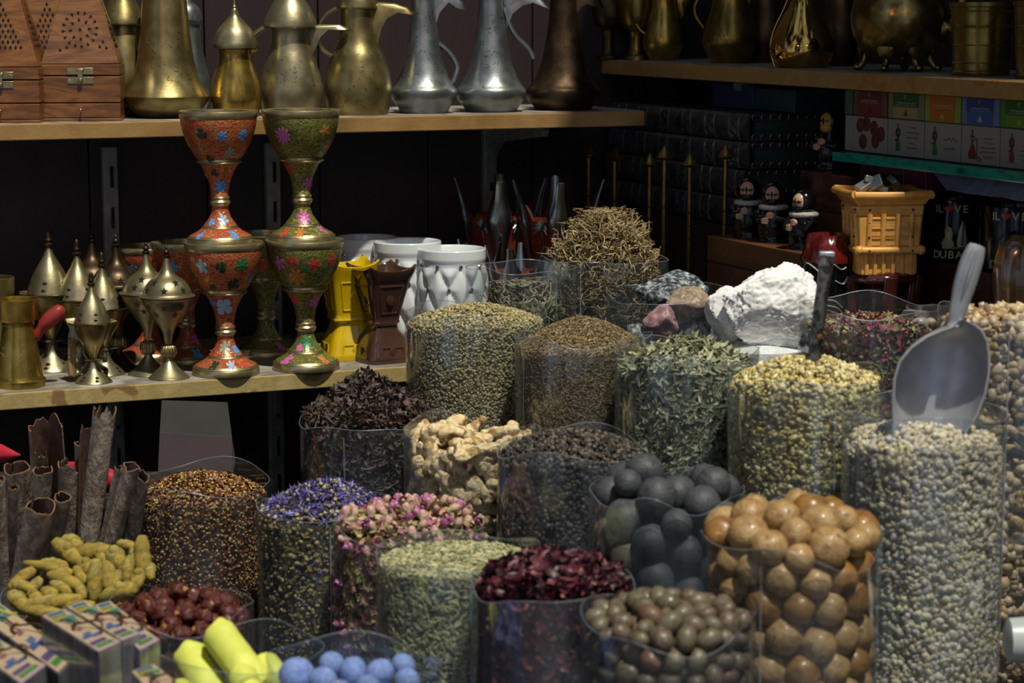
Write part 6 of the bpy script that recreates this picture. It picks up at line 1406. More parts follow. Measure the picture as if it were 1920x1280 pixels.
for i, (a_, b_) in enumerate(((1612, 1652), (1654, 1694), (1697, 1735), (1760, 1840), (1843, 1950))):
    rbox('pink_pack', ['pink pack farthest left under the glass shelf', 'pink pack second from the left under the glass shelf', 'pink pack third from the left under the glass shelf', 'purple pack above the tall red carton', 'pink pack at the picture edge under the glass shelf'][i], 'pack', a_, b_, 1.2675, 1.296, .10 if i > 2 else .08, .09, cm(['#8a3458', '#7c2c50', '#8a3458', '#5c3c74', '#96405c'][i], .3))
# crumpled clear wrap lying over the packs
m_wrap = M('purple_wrap', ['#8c90b8', '#b0a8c4', '#6c7098'], rough=.15, scale=30, metal=.2, coat=.8)
b = MB(); n1, n2 = 30, 10; a0, a1 = aR(1740, 1.28, .06), aR(1990, 1.28, .06); vs = []
for i in range(n1 + 1):
    for j in range(n2 + 1):
        x = a0 + (a1 - a0) * i / n1; yy = .062 + .09 * j / n2; z = 1.2975 + .004 * noise.noise(Vector((x * 22, yy * 60, 0))) - (.024 * max(0, 1 - j / 4.) ** 2 if j < 4 else 0) * min(1, i / 4); vs.append((x, yy, min(z, 1.3005)))
k_ = len(vs); vs2 = [(x, y + .0006, z - .0006) for x, y, z in vs]; F_ = [(i * (n2 + 1) + j, (i + 1) * (n2 + 1) + j, (i + 1) * (n2 + 1) + j + 1, i * (n2 + 1) + j + 1) for i in range(n1) for j in range(n2)]
b.add(vs + vs2, F_ + [tuple(k_ + q for q in reversed(f)) for f in F_]); o = b.build('plastic_wrap', m_wrap, angle=180); o.location = (0, CR, 0); o.rotation_euler = (0, 0, AR); tag(o, 'crumpled lilac plastic wrap lying over the packs below the glass shelf', 'plastic wrap')

def mug(label, px, loc, half, hpx, mat, rz, hang, name='mug', flare=1.):
    s = SC(loc.z, loc.y); r = half * s; H = hpx * s; root = thing(name, label, 'mug', loc, rz)
    b = MB(); b.lathe([(r * .93, 0), (r * .97, .0015), (r, .004), (r * flare, H - .002), (r * flare - .0008, H), (r * flare - .0024, H), (r * flare - .003, H - .003), (r - .0035, .006), (.001, .005)], 56, cap=(True, False)); b.build('cup', mat, root, angle=40)
    b = MB(); ca, sa = math.cos(hang), math.sin(hang); b.sweep(smooth_path([((r - .001) * ca, (r - .001) * sa, H * .82), ((r + .012) * ca, (r + .012) * sa, H * .84), ((r + .02) * ca, (r + .02) * sa, H * .6), ((r + .015) * ca, (r + .015) * sa, H * .32), ((r - .001) * ca, (r - .001) * sa, H * .2)]), .0035, .0045, up=(-sa, ca, 0), seg=12); b.build('handle', mat, root)
    return root, r, H
def text_mesh(body, size, depth=.0008):
    cu = bpy.data.curves.new('t', 'FONT'); cu.body = body; cu.size = size; cu.extrude = depth; cu.align_x = 'CENTER'; cu.bevel_depth = .0002
    o = bpy.data.objects.new('t', cu); COL.objects.link(o); me = baked(o, 'lettering'); bpy.data.objects.remove(o); return me
def on_cup(me, name, root, r, zc, a0, mat):     # wrap flat lettering round the cup
    for v in me.vertices:
        a = a0 + v.co.x / r; rr = r + max(0, v.co.z + .0008) * .7; v.co = Vector((rr * math.cos(a), rr * math.sin(a), zc + v.co.y))
    me.materials.clear(); me.materials.append(mat); o = bpy.data.objects.new(name, me); COL.objects.link(o); o.parent = root; return o
m_ivory = M('ivory_paint', ['#b8ac8c'], rough=.3); m_heart = M('heart_red', ['#a81c1c'], rough=.25)
for px, half, lab, d, a0 in ((1786, 54, 'black souvenir mug lettered with a red heart, fully in view', .105, -1.74), (1893, 58, 'black souvenir mug half hidden by the amber jar wrap', .105, -1.75)):
    p = onR(px, zc_ + .0005, d); root, r, H = mug(lab, px, p, half, 116 if px < 1850 else 122, m_blk, 0, -.35 if px < 1850 else .4)
    sz = .0135
    for ch, dx in (('I', -.0225), ('L', -.0175), ('V', .0035), ('E', .0135)): on_cup(text_mesh(ch, sz), 'lettering', root, r, H * .80, a0 + dx / r, m_ivory)
    b = MB(); hp_ = [(.0055 * math.sin(t) ** 3, .0003 * (13 * math.cos(t) - 5 * math.cos(2 * t) - 2 * math.cos(3 * t) - math.cos(4 * t)) + .0045) for t in [2 * PI * i / 28 for i in range(28)]]; b.plate([(x, z) for x, z in hp_], .0016)
    me = bpy.data.meshes.new('heart'); me.from_pydata([(x, z, y) for x, y, z in b.v], [], b.f); on_cup(me, 'heart', root, r, H * .80, a0 - .0075 / r, m_heart)
    for ch, dx in (('D', -.021), ('U', -.0125), ('B', -.003), ('A', .0065), ('I', .0165)): on_cup(text_mesh(ch, sz * .98), 'lettering', root, r, H * .07, a0 + dx / r, m_ivory)
    # relief of a sail tower beside a robed sitter
    def relief(pts, nm, mt, t=.003):
        b = MB(); b.plate(pts, t, inset=.0008); me = bpy.data.meshes.new(nm); me.from_pydata([(x, z, -y) for x, y, z in b.v], [], b.f); me.polygons.foreach_set('use_smooth', [True] * len(me.polygons)); on_cup(me, nm, root, r, H * .22, a0, mt)
    if px < 1850:
        relief([(.004, .002), (.016, .002), (.0165, .012), (.013, .030), (.010, .036), (.006, .024), (.004, .012)], 'sail_relief', M('sail_paint', ['#9aa4a0', '#b8b4a4'], rough=.3), .004)
        relief([(.0085, .004), (.0105, .004), (.0115, .030), (.0100, .033)], 'sail_stripe', M('sail_stripe', ['#4a6a84'], rough=.3), .0055)
        relief([(-.014, 0), (-.001, 0), (.001, .006), (-.002, .012), (-.001, .020), (-.004, .027), (-.008, .028), (-.011, .024), (-.011, .014), (-.015, .008)], 'figure_relief', m_ivory, .004)
        relief([(-.0095, .022), (-.0045, .022), (-.005, .0255), (-.009, .0255)], 'painted_face', m_skin, .0052)
        relief([(-.004, -.001), (.018, -.001), (.018, .002), (-.002, .003)], 'grass_relief', M('grass_paint', ['#3c5a24', '#4c6c2c'], rough=.4), .005)
p = onR(1745, SIDELOW_Z + .0005, .016); root, r, H = mug('plain cream mug with loop handle below the black souvenir mug', 1745, p, 50, 140, M('cream_glaze', ['#8f8678', '#a0968a'], rough=.25, coat=.4, scale=20), 0, -.9)
p = onR(1700, SIDELOW_Z + .0005, .002)
rbox('red_tin', 'small red and yellow printed tin behind the maroon pedestal', 'tin', 1688, 1712, SIDELOW_Z + .0005, 1.165, .058, .03, M('tin_print', ['#7a1c14', '#a8842c', '#5c140e'], rough=.3, scale=60, stops=[.4, .5, .6]))
# painted mask mug
p = onR(1546, SIDELOW_Z + .0005, -.062); s = SC(p.z, p.y); root = thing('painted_mask_mug', 'mug painted with a red headscarf and black and white swirls', 'mug', p, -.4); q = Lc(p, 1546); H = q.z(438)
b = MB(); zf = q.z(490) / H; zl_ = q.z(592) / H; b.lathe(smoothprof([(38 * s, 0), (44 * s, H * .3), (47 * s, H * .55), (46 * s, H * zf), (47 * s, H * (zf + .015))], 3), 48); b.build('mug_face', m_blk, root)
b = MB(); b.lathe([(48 * s, H * zf), (49 * s, H * (zf + .03)), (43 * s, H * .9), (36 * s, H), (33 * s, H), (30 * s, H * .95), (.001, H * .93)], 64, mod=lambda a, t, z: 1 + .015 * math.cos(26 * a), cap=(False, False)); b.build('red_scarf', M('scarf_red', ['#5c1010', '#360808', '#741814'], rough=.2, scale=14, mapping=(3, 3, .3), coat=.6), root, angle=180)
m_bw = M('white_stroke', ['#8e8a7e'], rough=.25)
for k, pts in enumerate([[(-.8, .52), (-.5, .60), (-.2, .56), (0, .5)], [(-.7, .46), (-.45, .42), (-.25, .46), (-.45, .5), (-.7, .46)], [(.1, .52), (.4, .6), (.7, .54), (.95, .56)], [(0, .30), (.2, .22), (.5, .2), (.8, .12)], [(-.1, .24), (.2, .16), (.6, .12), (.9, .02)], [(-.8, .3), (-.5, .25), (-.3, .12), (-.1, .1)], [(.5, .42), (.8, .38), (1., .46)]]):
    b = MB(); P3 = [((46.5 * s) * math.sin(u * 1.2), -(46.5 * s) * math.cos(u * 1.2), (zl_ + v / .6 * (zf - zl_)) * H) for u, v in pts]; b.sweep(smooth_path(P3, 4), [.0012 + .0018 * math.sin(PI * i / (4 * (len(pts) - 1))) for i in range(4 * (len(pts) - 1) + 1)], .001, seg=6, up=(0, 0, 1)); b.build('painted_swirl', m_bw, root)
# amber glass jar in loose wrap
p = onR(1905, SIDELOW_Z + .0005, .085); p = Vector((xpix(1905, 1.1, 2.66), 2.66, SIDELOW_Z + .0005)); s = SC(p.z, p.y); root = thing('amber_jar', 'amber glass hookah jar loosely wrapped in clear film', 'jar', p); q = Lc(p, 1905)
b = MB(); b.lathe(smoothprof([(.028, 0), (40 * s, q.z(590)), (46 * s, q.z(545)), (47 * s, q.z(500)), (38 * s, q.z(462)), (22 * s, q.z(450)), (14 * s, q.z(440))], 4), 10, mod=None); b.build('glass_body', M('amber_glass', ['#8a5c14', '#a87420'], rough=.08, scale=10, coat=.8), root, angle=20)
b = MB(); b.lathe(smoothprof([(.034, 0.001), (50 * s, q.z(560)), (52 * s, q.z(500)), (42 * s, q.z(452)), (26 * s, q.z(436))], 3), 40, mod=lambda a, t, z: 1 + .03 * math.sin(5 * a + 3 * t), cap=(False, False)); b.build('clear_wrap', P_clear, root)
# ================================================================== FRONT LEFT CORNER
# cinnamon quills
m_bark = M('cinnamon_bark', ['#9a8c7c', '#b0a292', '#7c7064', '#a09280'], rough=.8, scale=70, bump=.7, bscale=240, mapping=(1, 1, .6))
m_bin = M('cinnamon_inside', ['#5c4038', '#6e5048', '#4a342c'], rough=.75, scale=60, bump=.4, bscale=150, mapping=(1, 1, .3))
m_bed = M('cinnamon_edge', ['#86694a', '#735a40'], rough=.8)
def quill(label, top, bot, rpx, Y, seed, turn=5.6, curl=.5, th0=0., pybot=1105, rag=.02, wide=1., Yb=None):
    g = random.Random(seed); A = W(top[0], top[1], Y); B = W(bot[0], bot[1], Y + .05); r0 = rpx * SC(A.z, Y); ax = (A - B); Lg = ax.length
    # carry the stick down to the counter behind the heaps
    zlow = T4 + .004; zlow = T3 + .004; k = (B.z - zlow) / max(.05, ax.z); B = B - ax * max(0, k); ax = A - B; Lg = ax.length; t3 = ax.normalized()
    Rm = t3.to_track_quat('Z', 'Y').to_matrix(); nt, nl = 30, 26; off = Vector((seed * 5., 1, 2)); th = .0011
    outer, inner = [], []
    for j in range(nl + 1):
        h = j / nl; R_ = r0 * (.92 + .08 * h + .05 * noise.noise(Vector((h * 4, 0, seed))))
        for i in range(nt + 1):
            u = i / nt; e = abs(2 * u - 1); rr = R_ * (1 - curl * e ** 3) * wide ** (1 - e); a = th0 + (u - .5) * turn; rr += .0008 * noise.noise(Vector((u * 6, h * 12, seed)))
            rg = rag * (noise.noise(Vector((u * 5, 3, seed))) + .5 * noise.noise(Vector((u * 17, 7, seed)))) if j == nl else rag * .6 * noise.noise(Vector((u * 5, 3, seed))) * h ** 8
            z = h * Lg + rg
            outer.append(B + Rm @ Vector((rr * math.cos(a), rr * math.sin(a), z))); q = rr - th; inner.append(B + Rm @ Vector((q * math.cos(a), q * math.sin(a), z)))
    m = nt + 1; n = len(outer); vs = outer + inner; fs = []; mi = []
    b = MB(); b.v = [tuple(v) for v in vs]
    for j in range(nl):
        for i in range(nt):
            f = (j * m + i, j * m + i + 1, (j + 1) * m + i + 1, (j + 1) * m + i); b.f.append(f); b.m.append(0); b.f.append(tuple(n + q for q in reversed(f))); b.m.append(1)
        for i in (0, nt): b.f.append((j * m + i, (j + 1) * m + i, n + (j + 1) * m + i, n + j * m + i)); b.m.append(2)
    for i in range(nt):
        for j in (0, nl): b.f.append((j * m + i, j * m + i + 1, n + j * m + i + 1, n + j * m + i)); b.m.append(2)
    o = b.build('cinnamon_stick', [m_bark, m_bin, m_bed], angle=50); tag(o, label, 'cinnamon'); return o
FR = -PI / 2
quill('tallest cinnamon stick with a ragged hooked top', (196, 770), (158, 1080), 23, 2.50, 1, 5.4, .45, FR - .35, rag=.022, Yb=2.48)
quill('flat open cinnamon bark left of the tallest stick', (166, 812), (160, 1040), 17, 2.535, 2, 2.6, .1, -FR, rag=.014, wide=1.2)
quill('broad open curl of cinnamon bark with torn upper edge', (86, 802), (98, 980), 35, 2.58, 3, 3.5, .15, -FR + .2, rag=.012)
quill('dark narrow strip of bark inside the broad open curl', (77, 846), (82, 900), 13, 2.535, 4, 3.0, .2, FR, rag=.012)
quill('wide hollow cinnamon stick at the left with a double scroll inside', (30, 874), (28, 1060), 27, 2.52, 5, 6.0, .55, FR + .5, rag=.004)
quill('hollow cinnamon stick with broken rim below the broad curl', (79, 880), (70, 1060), 20, 2.50, 6, 5.8, .5, FR + .4, rag=.006)
quill('thin dark cinnamon stick between the left sticks', (24, 912), (18, 1060), 12, 2.44, 7, 5., .4, FR + 1., rag=.008)
quill('large hollow cinnamon stick leaning forward, widest open mouth', (74, 946), (36, 1120), 30, 2.40, 8, 5.9, .38, FR + .4, rag=.007, Yb=2.43)
quill('short cinnamon stick with a small scroll right of the widest one', (116, 930), (86, 1090), 18, 2.43, 9, 6.6, .6, FR + .7, rag=.004, Yb=2.45)
quill('dark wide cinnamon stick behind, shaded on its front', (132, 868), (130, 1060), 24, 2.56, 10, 5.2, .3, FR - .35, rag=.01)
quill('leaning cinnamon stick with long split seam, right group', (245, 874), (192, 1080), 18, 2.47, 11, 6.3, .45, FR + 1.5, rag=.004, Yb=2.46)
quill('thin curled cinnamon strip beside the leaning split stick', (222, 876), (184, 1060), 9, 2.475, 12, 5., .4, FR, rag=.006, Yb=2.47)
quill('grey cinnamon stick farthest right, beside the chili bag', (264, 892), (238, 1070), 16, 2.50, 13, 5.6, .4, FR + .5, rag=.006, Yb=2.51)
quill('cinnamon stick cut by the left picture edge', (-4, 895), (6, 1080), 13, 2.42, 14, 5.6, .4, FR, rag=.006)
quill('small rolled cinnamon tip behind the tallest stick', (148, 830), (150, 1000), 9, 2.58, 15, 6., .5, FR - .3, rag=.004)
quill('dark cinnamon stick filling the gap behind the left group', (52, 882), (50, 1060), 12, 2.56, 16, 5., .4, FR - .3, rag=.006)

# red plastic tray and cardboard box in the dark below the shelf
m_rp_ = M('red_plastic', ['#b8283a', '#a02030'], rough=.3, scale=10)
b = MB(); pts = [W(-60, 846, 2.74), W(0, 850, 2.72), W(38, 853, 2.70)]; b.sweep([pts[0], pts[1], pts[2]], [.016, .012, .001], [.016, .012, .001], seg=16)
pts = [W(100, 868, 2.70), W(160, 880, 2.69), W(205, 898, 2.68), W(240, 908, 2.67)]; b2 = MB()
b2.sweep(pts, [.002, .010, .013, .006], [.002, .010, .012, .004], seg=16)
o = b.build('red_plastic_funnel', m_rp_); tag(o, 'pointed red plastic funnel tip at the left picture edge', 'funnel')
o = b2.build('red_plastic_bottle', m_rp_); tag(o, 'red plastic bottle lying behind the cinnamon sticks', 'bottle')
b = MB(); b.box((0, 0, 0), (.30, .16, .012)); o = b.build('low_ledge', m_cloth, smooth=False); p = W(110, 905, 2.72); o.location = (p.x, p.y, zpix(912, 2.70) - .008); tag(o, 'dark ledge behind the cinnamon sticks', 'ledge')
q1 = W(362, 880, 2.86); sC = SC(q1.z, 2.86); zt = zpix(812, 2.86)
b = MB(); b.box((0, 0, (zt - T0) / 2 - .0), (136 * sC, .1, zt - T0 - .001)); b2 = b
b = MB(); w_ = 136 * sC; b.add([(-w_ * .52, -.05, .001), (w_ * .5, -.05, .001), (w_ * .52, .05, .001), (-w_ * .5, .05, .001), (-w_ * .48, -.05, zt - T0 + .004), (w_ * .5, -.05, zt - T0 - .004), (w_ * .44, .05, zt - T0 + .0), (-w_ * .46, .05, zt - T0 + .0)], [(3, 2, 1, 0), (4, 5, 6, 7), (0, 1, 5, 4), (1, 2, 6, 5), (2, 3, 7, 6), (3, 0, 4, 7)])
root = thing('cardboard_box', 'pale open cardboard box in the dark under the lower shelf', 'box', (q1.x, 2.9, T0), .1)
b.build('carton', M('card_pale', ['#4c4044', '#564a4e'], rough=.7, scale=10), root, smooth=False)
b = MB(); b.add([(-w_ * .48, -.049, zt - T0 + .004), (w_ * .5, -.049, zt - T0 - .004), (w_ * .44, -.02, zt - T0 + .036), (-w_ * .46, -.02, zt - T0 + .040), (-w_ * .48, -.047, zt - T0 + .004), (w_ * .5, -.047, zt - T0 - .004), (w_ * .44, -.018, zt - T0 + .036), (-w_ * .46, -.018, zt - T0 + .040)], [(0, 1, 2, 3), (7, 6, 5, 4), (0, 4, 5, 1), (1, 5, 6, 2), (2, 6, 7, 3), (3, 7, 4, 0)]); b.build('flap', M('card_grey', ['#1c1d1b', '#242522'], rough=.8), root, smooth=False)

# turmeric
m_tu = M('turmeric', ['#8a7c3c', '#9a8c48', '#726a38', '#a28c34', '#666044'], rough=.85, scale=60, bump=.5, bscale=180, stops=[.32, .45, .52, .62, .72])
m_tu2 = M('turmeric_ochre', ['#928034', '#807034', '#a08a34', '#726a48'], rough=.85, scale=50, bump=.5, bscale=180, stops=[.35, .48, .6, .7])
bag_tu = Bag(150, 2.335, 296, 1122, 1128, 1060, T4, pw=2.)
bag_tu.build('low clear bag heaped with yellow turmeric roots', P_, PR, dz=.006, wob=2)
TU = [(108, 1018, 152, 1056, 15), (134, 1012, 146, 1022, 17), (152, 1044, 203, 1034, 14), (226, 1020, 252, 1026, 9), (267, 1012, 272, 1078, 14), (244, 1048, 238, 1090, 10), (150, 1052, 164, 1066, 13), (180, 1056, 176, 1120, 13), (198, 1060, 204, 1106, 13), (212, 1036, 226, 1062, 16), (50, 1056, 138, 1076, 9), (80, 1054, 120, 1058, 8),
      (58, 1070, 22, 1100, 11), (72, 1088, 46, 1112, 10), (96, 1080, 150, 1102, 12), (150, 1100, 156, 1118, 9), (146, 1066, 160, 1088, 10), (28, 1114, 50, 1138, 14), (60, 1110, 72, 1122, 11), (58, 1130, 146, 1122, 13), (54, 1146, 112, 1150, 11), (196, 1122, 248, 1106, 15), (84, 1106, 102, 1112, 11), (222, 1072, 214, 1098, 8), (258, 1076, 254, 1098, 12), (286, 1062, 284, 1082, 9), (120, 1060, 112, 1078, 10), (30, 1098, 60, 1104, 10), (126, 1138, 170, 1134, 12), (250, 1030, 252, 1050, 9), (186, 1040, 196, 1052, 10), (100, 1095, 128, 1112, 10)]
for i, (x0, y0, x1, y1, hw) in enumerate(TU):
    yy = (y0 + y1) / 2; Y = 2.40 - (yy - 1010) / 140 * .145; A, B = W(x0, y0, Y + .004), W(x1, y1, Y - .004); c = (A + B) / 2; s = SC(c.z, Y); r = hw * s * 1.22; off = Vector((i * 3.3, 1, 2)); n = 11
    b = MB(); d = (B - A) / 2; L = d.length; d.normalize(); ends = [c - d * (L + r * .55), c + d * (L + r * .55)]; pts = []; ra = []
    bend = Vector((R.uniform(-1, 1), R.uniform(-.5, .5), R.uniform(-1, 1))) * r * .35
    for j in range(n + 1):
        t = j / n; pts.append(ends[0].lerp(ends[1], t) + bend * math.sin(PI * t) - c); ra.append(max(.0006, r * (math.sin(PI * min(1, max(0, .04 + .92 * t))) ** .42) * (1 + .14 * noise.noise(Vector((t * 4, i, 0))) + .05 * math.cos(t * 26))))
    b.sweep(pts, ra, [x * .9 for x in ra], up=(.1, 1, .2), seg=16)
    if i % 3 == 0 and hw > 9: b.ell(pts[5] + Vector((0, -.3, .8)) * r * .8, (r * .6, r * .55, r * .6), su=10, sv=8)
    for k, v in enumerate(b.v):
        v = Vector(v); dd = noise.noise(v * 260 + off) * .0007 + noise.noise(v * 90 + off) * .0012; b.v[k] = tuple(v * (1 + dd / max(.004, v.length)))
    o = b.build('turmeric_root', m_tu if i % 2 else m_tu2, loc=c, angle=180)
    sp = {1: 'round turmeric knob topmost on the heap', 4: 'thick upright turmeric finger at the right of the heap', 10: 'long thin turmeric finger lying across the heap', 7: 'upright turmeric finger in the middle of the heap', 19: 'long turmeric finger lying at the front of the heap'}
    tag(o, sp.get(i, 'dusty yellow turmeric root in the heap beside the cinnamon'), 'turmeric', None if i in sp else 'turmeric roots in the heap')
b = MB(); b.lathe([(bag_tu.r * .9, T4 + .01), (bag_tu.r * .9, zpix(1185, 2.335)), (bag_tu.r * .6, zpix(1140, 2.335)), (bag_tu.r * .3, zpix(1112, 2.345)), (.004, zpix(1106, 2.345))], 32)
for k, v in enumerate(b.v): v = Vector(v); b.v[k] = tuple(v + v.normalized() * .008 * noise.noise(v * 60))
o = b.build('turmeric_fill', M('turmeric_dark', ['#6e5c20', '#857028'], rough=.9, scale=40)); o.location = (bag_tu.c.x, bag_tu.c.y, 0); tag(o, 'packed turmeric pieces under the loose roots', 'turmeric', kind='stuff')

# red dried fruit
m_da = M('red_fruit', ['#4a1c18', '#5c261e', '#381614', '#6a3426'], rough=.25, scale=1.6, bump=1., bscale=5, coat=.5, stops=[.3, .45, .6, .7])
m_ds = M('fruit_scar', ['#b08a54', '#94703c'], rough=.7)
bag_da = Bag(338, 2.215, 270, 1140, 1146, 1096, T4, pw=1.7, peak_off=(-.05, .1))
bag_da.build('low clear bag of glossy wrinkled red dried fruit', P_, PR, dz=.008, wob=2)
res, P, ra = limes(bag_da, [m_da], .0098, 190, .15, 21, 'red_dried_fruit', 'dried fruit', lambda p, r: ('glossy wrinkled dark red fruit on the heap behind the sulphur', 'red fruit on the heap') if p[2] > bag_da.ze - .004 else ('glossy dark red fruit seen through its bag film', 'red fruit inside the bag'), 5, aniso=(.95, .9, 1.1), extra=.004, ramp=.08, dimple=.25, variants=8, amp=.30, rfr=2.4)
for me in {o.data.name: o.data for o in res}.values():
    me.materials.append(m_ds)
    for p in me.polygons:
        if p.center.normalized().z > .955: p.material_index = 1

# sulphur sticks
m_su = M('sulphur', ['#d2d860', '#c4cc58', '#dce278'], rough=.75, scale=30, bump=.25, bscale=160)
bag_su = Bag(440, 2.05, 300, 1212, 1230, 1225, T4, sq=.4, rot=.6)
bag_su.build('low clear bin holding the pale yellow sulphur sticks', P_, PR, dz=.005, wob=2)
for i, (x0, y0, x1, y1, hw, Y, lab) in enumerate(((402, 1178, 492, 1300, 33, 2.045, 'largest sulphur stick lying diagonally over the others'), (352, 1222, 402, 1310, 34, 2.06, 'sulphur stick at the left, beside the red fruit'), (496, 1240, 540, 1300, 25, 2.04, 'short sulphur stump at the right of the bin'), (452, 1262, 480, 1330, 28, 2.0, 'broken sulphur end lying in front'), (330, 1290, 380, 1340, 26, 2.01, 'sulphur stick low at the left front'))):
    A, B = W(x0, y0, Y), W(x1, y1, Y - .035); s = SC(A.z, Y); d = B - A; n = 14; b = MB(); r = hw * s
    pts = [A - d * .0 + d * (j / n) - (A + B) / 2 for j in range(n + 1)]; ra = [r * (1 + .02 * noise.noise(Vector((j * .4, i, 0)))) * (.86 if j in (0, n) else 1) for j in range(n + 1)]
    b.sweep(pts, ra, seg=28, up=(0, .3, 1))
    for k, v in enumerate(b.v): v = Vector(v); e = min(1, max(0, 1 - abs((v.dot(d) / d.length ** 2)) * 2) * 6); b.v[k] = tuple(v + d.normalized() * (.007 * noise.noise(v * 60 + Vector((i, 0, 0)))) * (1 - e) + v.normalized() * .0006 * noise.noise(v * 200))
    o = b.build('sulphur_stick', m_su, loc=(A + B) / 2, angle=35); tag(o, lab, 'sulphur')

# powder blue balls
m_bb = M('blue_powder', ['#6c86c0', '#7e96cc', '#5c76b2', '#92a6d2'], rough=.9, scale=3, bump=.5, bscale=14)
bag_bb = Bag(662, 1.93, 302, 1238, 1262, 1240, T4, sq=.3, rot=.5)
bag_bb.build('low clear bag of powdery blue indigo balls at the picture bottom', P_, PR, dz=.005, wob=2)
vb = [lump('indigo_ball', m_bb, 1., 60 + i, amp=.05, fr=1.5, sub=3, aniso=(1, 1, .9)) for i in range(5)]
for i, (px, py, hw, lab) in enumerate(((556, 1266, 35, 'large blue ball at the left of its bag'), (606, 1276, 27, 'blue ball second from the left in the front row'), (622, 1244, 24, 'small dented blue ball at the back of the bag'), (662, 1258, 28, 'blue ball in the middle of the bag'), (712, 1260, 28, 'blue ball right of the middle one'), (756, 1246, 23, 'pale blue ball at the right back'), (764, 1276, 25, 'pale blue ball at the right front'), (690, 1290, 26, 'blue ball rising at the bottom edge, right'), (640, 1300, 26, 'blue ball rising at the bottom edge, middle'), (590, 1310, 26, 'blue ball rising at the bottom edge, left'), (735, 1310, 26, 'blue ball lowest at the right'))):
    Y = 1.975 - (py - 1240) * .0016; p = W(px, py, Y); put('indigo_ball', vb[i % 5], p, rrot(), hw * SC(p.z, Y), lab, 'ball', None)
b = MB(); b.lathe([(bag_bb.r * .85, T4 + .01), (bag_bb.r * .85, zpix(1310, 1.93)), (.004, zpix(1305, 1.93))], 24); o = b.build('indigo_powder', m_bb); o.location = (bag_bb.c.x, bag_bb.c.y, 0); tag(o, 'blue powder filling the bag under the balls', 'powder', kind='stuff')

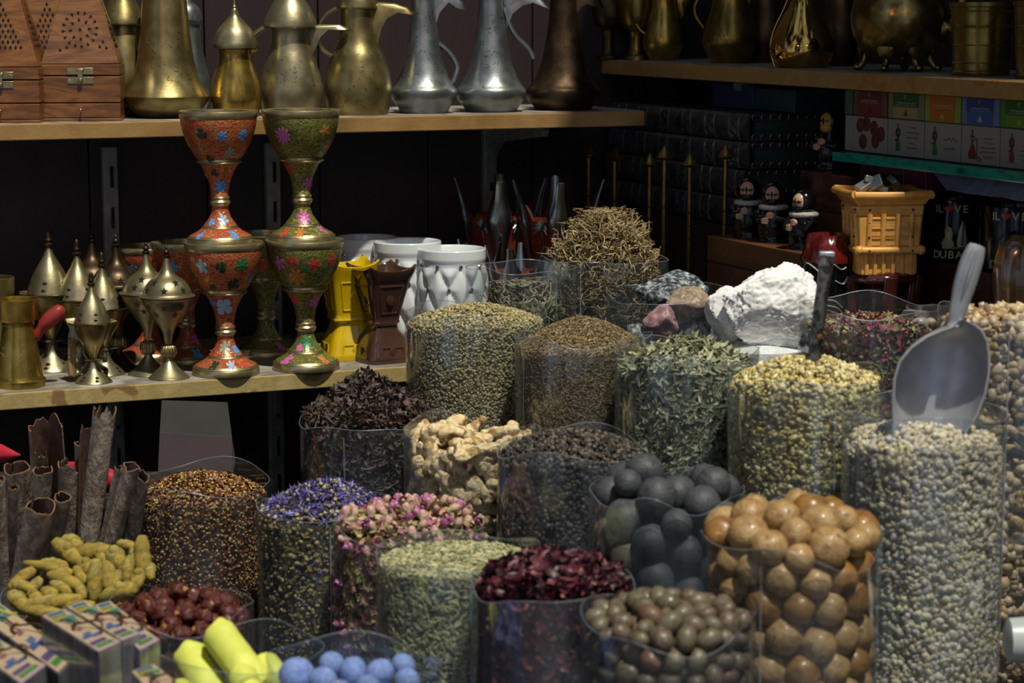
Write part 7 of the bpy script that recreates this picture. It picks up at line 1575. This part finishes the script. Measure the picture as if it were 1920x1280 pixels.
# card packets in clear film, tied with cord
m_card = M('card_kraft', ['#b09878', '#bca484', '#c6b090'], rough=.6, scale=60, mapping=(1, 8, 1)); m_cpink = M('card_pink', ['#b494a0', '#c0a4ac'], rough=.5)
m_side = M('packet_side', ['#4e4846', '#7c7c82', '#3e3838'], rough=.25, scale=45, mapping=(1, 1, .25), coat=.5)
m_cord = M('cord', ['#3a1c14', '#4c2a1c'], rough=.6, bump=.8, bscale=900); m_gold = M('gold_bead', ['#d0a030'], rough=.15, metal=1)
PF = plastic('packet_film', .05, gloss=.05, tint='#fcfdfe')
def packet(label, cs, zz, deep, seed, full=True):
    def at(px, py, z):
        Y = 2.1
        for _ in range(30): Y = .5 * Y + .5 * ((CAMZ - z) / math.tan(TH + math.atan((py - 640) / F)))
        return Vector((xpix(px, z, Y), Y, z))
    q = [at(x, y, zz) for x, y in cs]; c = sum(q, Vector()) / 4; root = thing('card_packet', label, 'packet', (c.x, c.y, zz - deep)); q = [v - Vector((c.x, c.y, zz - deep)) for v in q]
    dn = Vector((.0, .004, -deep)); b = MB(); b.add([v + dn * .98 for v in q] + [v - Vector((0, 0, .0006)) for v in q], [(3, 2, 1, 0), (4, 5, 6, 7), (0, 1, 5, 4), (1, 2, 6, 5), (2, 3, 7, 6), (3, 0, 4, 7)]); b.build('box', m_side, root, smooth=False, bevel=.001)
    def uv(u, v, h=0.): return q[0] * (1 - u) * (1 - v) + q[1] * (1 - u) * v + q[2] * u * v + q[3] * u * (1 - v) + Vector((0, 0, h))      # u along the long side, v across
    def patch(name, u0, u1, v0, v1, mat, h):
        P4 = [uv(u0, v0, h), uv(u1, v0, h), uv(u1, v1, h), uv(u0, v1, h)]; b = MB(); b.add(P4 + [p - Vector((0, 0, .0003)) for p in P4], [(0, 1, 2, 3), (7, 6, 5, 4), (0, 4, 5, 1), (1, 5, 6, 2), (2, 6, 7, 3), (3, 7, 4, 0)]); return b.build(name, mat, root, smooth=False)
    lb = patch('label_card', .01, .99, .02, .98, m_card, .0004); g = random.Random(seed)
    for (u0, u1, v0, v1, cc) in ((.03, .09, .15, .85, '#4a8ac0'), (.10, .17, .10, .80, '#c8c040'), (.18, .25, .08, .45, '#c8c040'), (.18, .26, .48, .92, '#48a080'), (.27, .33, .35, .85, '#3c9ca0'), (.80, .87, .08, .75, '#7a58a0'), (.885, .955, .12, .86, '#7ab83c'), (.60, .66, .30, .62, '#6a7cb4'), (.66, .72, .12, .5, '#4a68ac'), (.68, .74, .5, .9, '#4a68ac'), (.48, .54, .3, .55, '#9c6878')):
        patch('printed_block', u0, u1, v0, v1, cm(cc), .0007)
        if cc in ('#4a8ac0', '#c8c040', '#7a58a0', '#7ab83c'):
            for k in range(4): patch('printed_glyph', u0 + (u1 - u0) * .3, u0 + (u1 - u0) * .75, v0 + (v1 - v0) * (.1 + .22 * k), v0 + (v1 - v0) * (.22 + .22 * k), cm('#38506c'), .0009)
    patch('pink_border', .92, 1., .0, 1., m_cpink, .0005) if full else None
    cord = MB(); path = [uv(.25, .25, .002), uv(.33, .42, .004), uv(.45, .45, .004), uv(.52, .62, .006), uv(.62, .9, .009), uv(.70, .95, .008), uv(.74, .78, .003)]; cord.sweep(smooth_path([tuple(p) for p in path], 5), .0011, seg=8)
    cord.sweep(smooth_path([tuple(p) for p in (uv(.45, .45, .003), uv(.44, .3, .003), uv(.50, .22, .002))], 3), .0014, seg=8); o = cord.build('cord', m_cord, root); b = MB()
    for dx in (0, .002): b.ell(uv(.46, .46, .006) + Vector((dx, 0, 0)), .0013, su=10, sv=8)
    b.build('gold_bead', m_gold, o)
    f = MB(); e = 1.035; f.add([(v * e + dn * .9) for v in q] + [Vector((v.x * e, v.y * e, v.z + .0012)) for v in q], [(4, 5, 6, 7), (0, 1, 5, 4), (1, 2, 6, 5), (2, 3, 7, 6), (3, 0, 4, 7)]); f.build('clear_film', PF, root, smooth=False, bevel=.0015)
    return root
packet('kraft card packet with looped brown cord, front of the three fanned packets', [(77, 1154), (120, 1141), (227, 1203), (185, 1222)], .935, .10, 1)
packet('kraft card packet in the middle of the three fanned packets', [(124, 1137), (160, 1126), (263, 1188), (229, 1201)], .930, .09, 2)
packet('kraft card packet farthest right of the fan, beside the red fruit', [(176, 1134), (206, 1126), (299, 1200), (262, 1219)], .922, .09, 3)
packet('kraft card packet at the lower left picture corner', [(-70, 1205), (-20, 1188), (86, 1247), (40, 1282)], .925, .09, 4)
packet('tilted packet in crinkled film at the left picture edge', [(-60, 1140), (-25, 1112), (140, 1232), (110, 1262)], .905, .08, 5, False)
packet('pink edged card packet in front of the sulphur at the bottom edge', [(246, 1258), (289, 1244), (352, 1296), (300, 1320)], .920, .09, 6)
b = MB(); b.sweep(smooth_path([tuple(W(x, y, 2.08)) for x, y in ((-20, 1140), (0, 1144), (16, 1149), (32, 1150))], 4), .0012, seg=8); o = b.build('yellow_cord', M('yellow_cord', ['#b0a030'], rough=.6)); tag(o, 'short yellow cord end lying on the film at the left picture edge', 'cord')
# pale roll at the right picture edge
p = W(1925, 1200, 2.18); b = MB(); b.sweep([(-.022, 0, .0), (-.018, 0, 0), (.03, 0, .0), (.12, .03, -.005)], [.012, .022, .026, .026], seg=32); o = b.build('white_plastic_tub', M('white_tub', ['#9aa6a8', '#aab4b4'], rough=.35, scale=12), loc=p); tag(o, 'pale rounded plastic tub low at the right picture edge', 'tub')
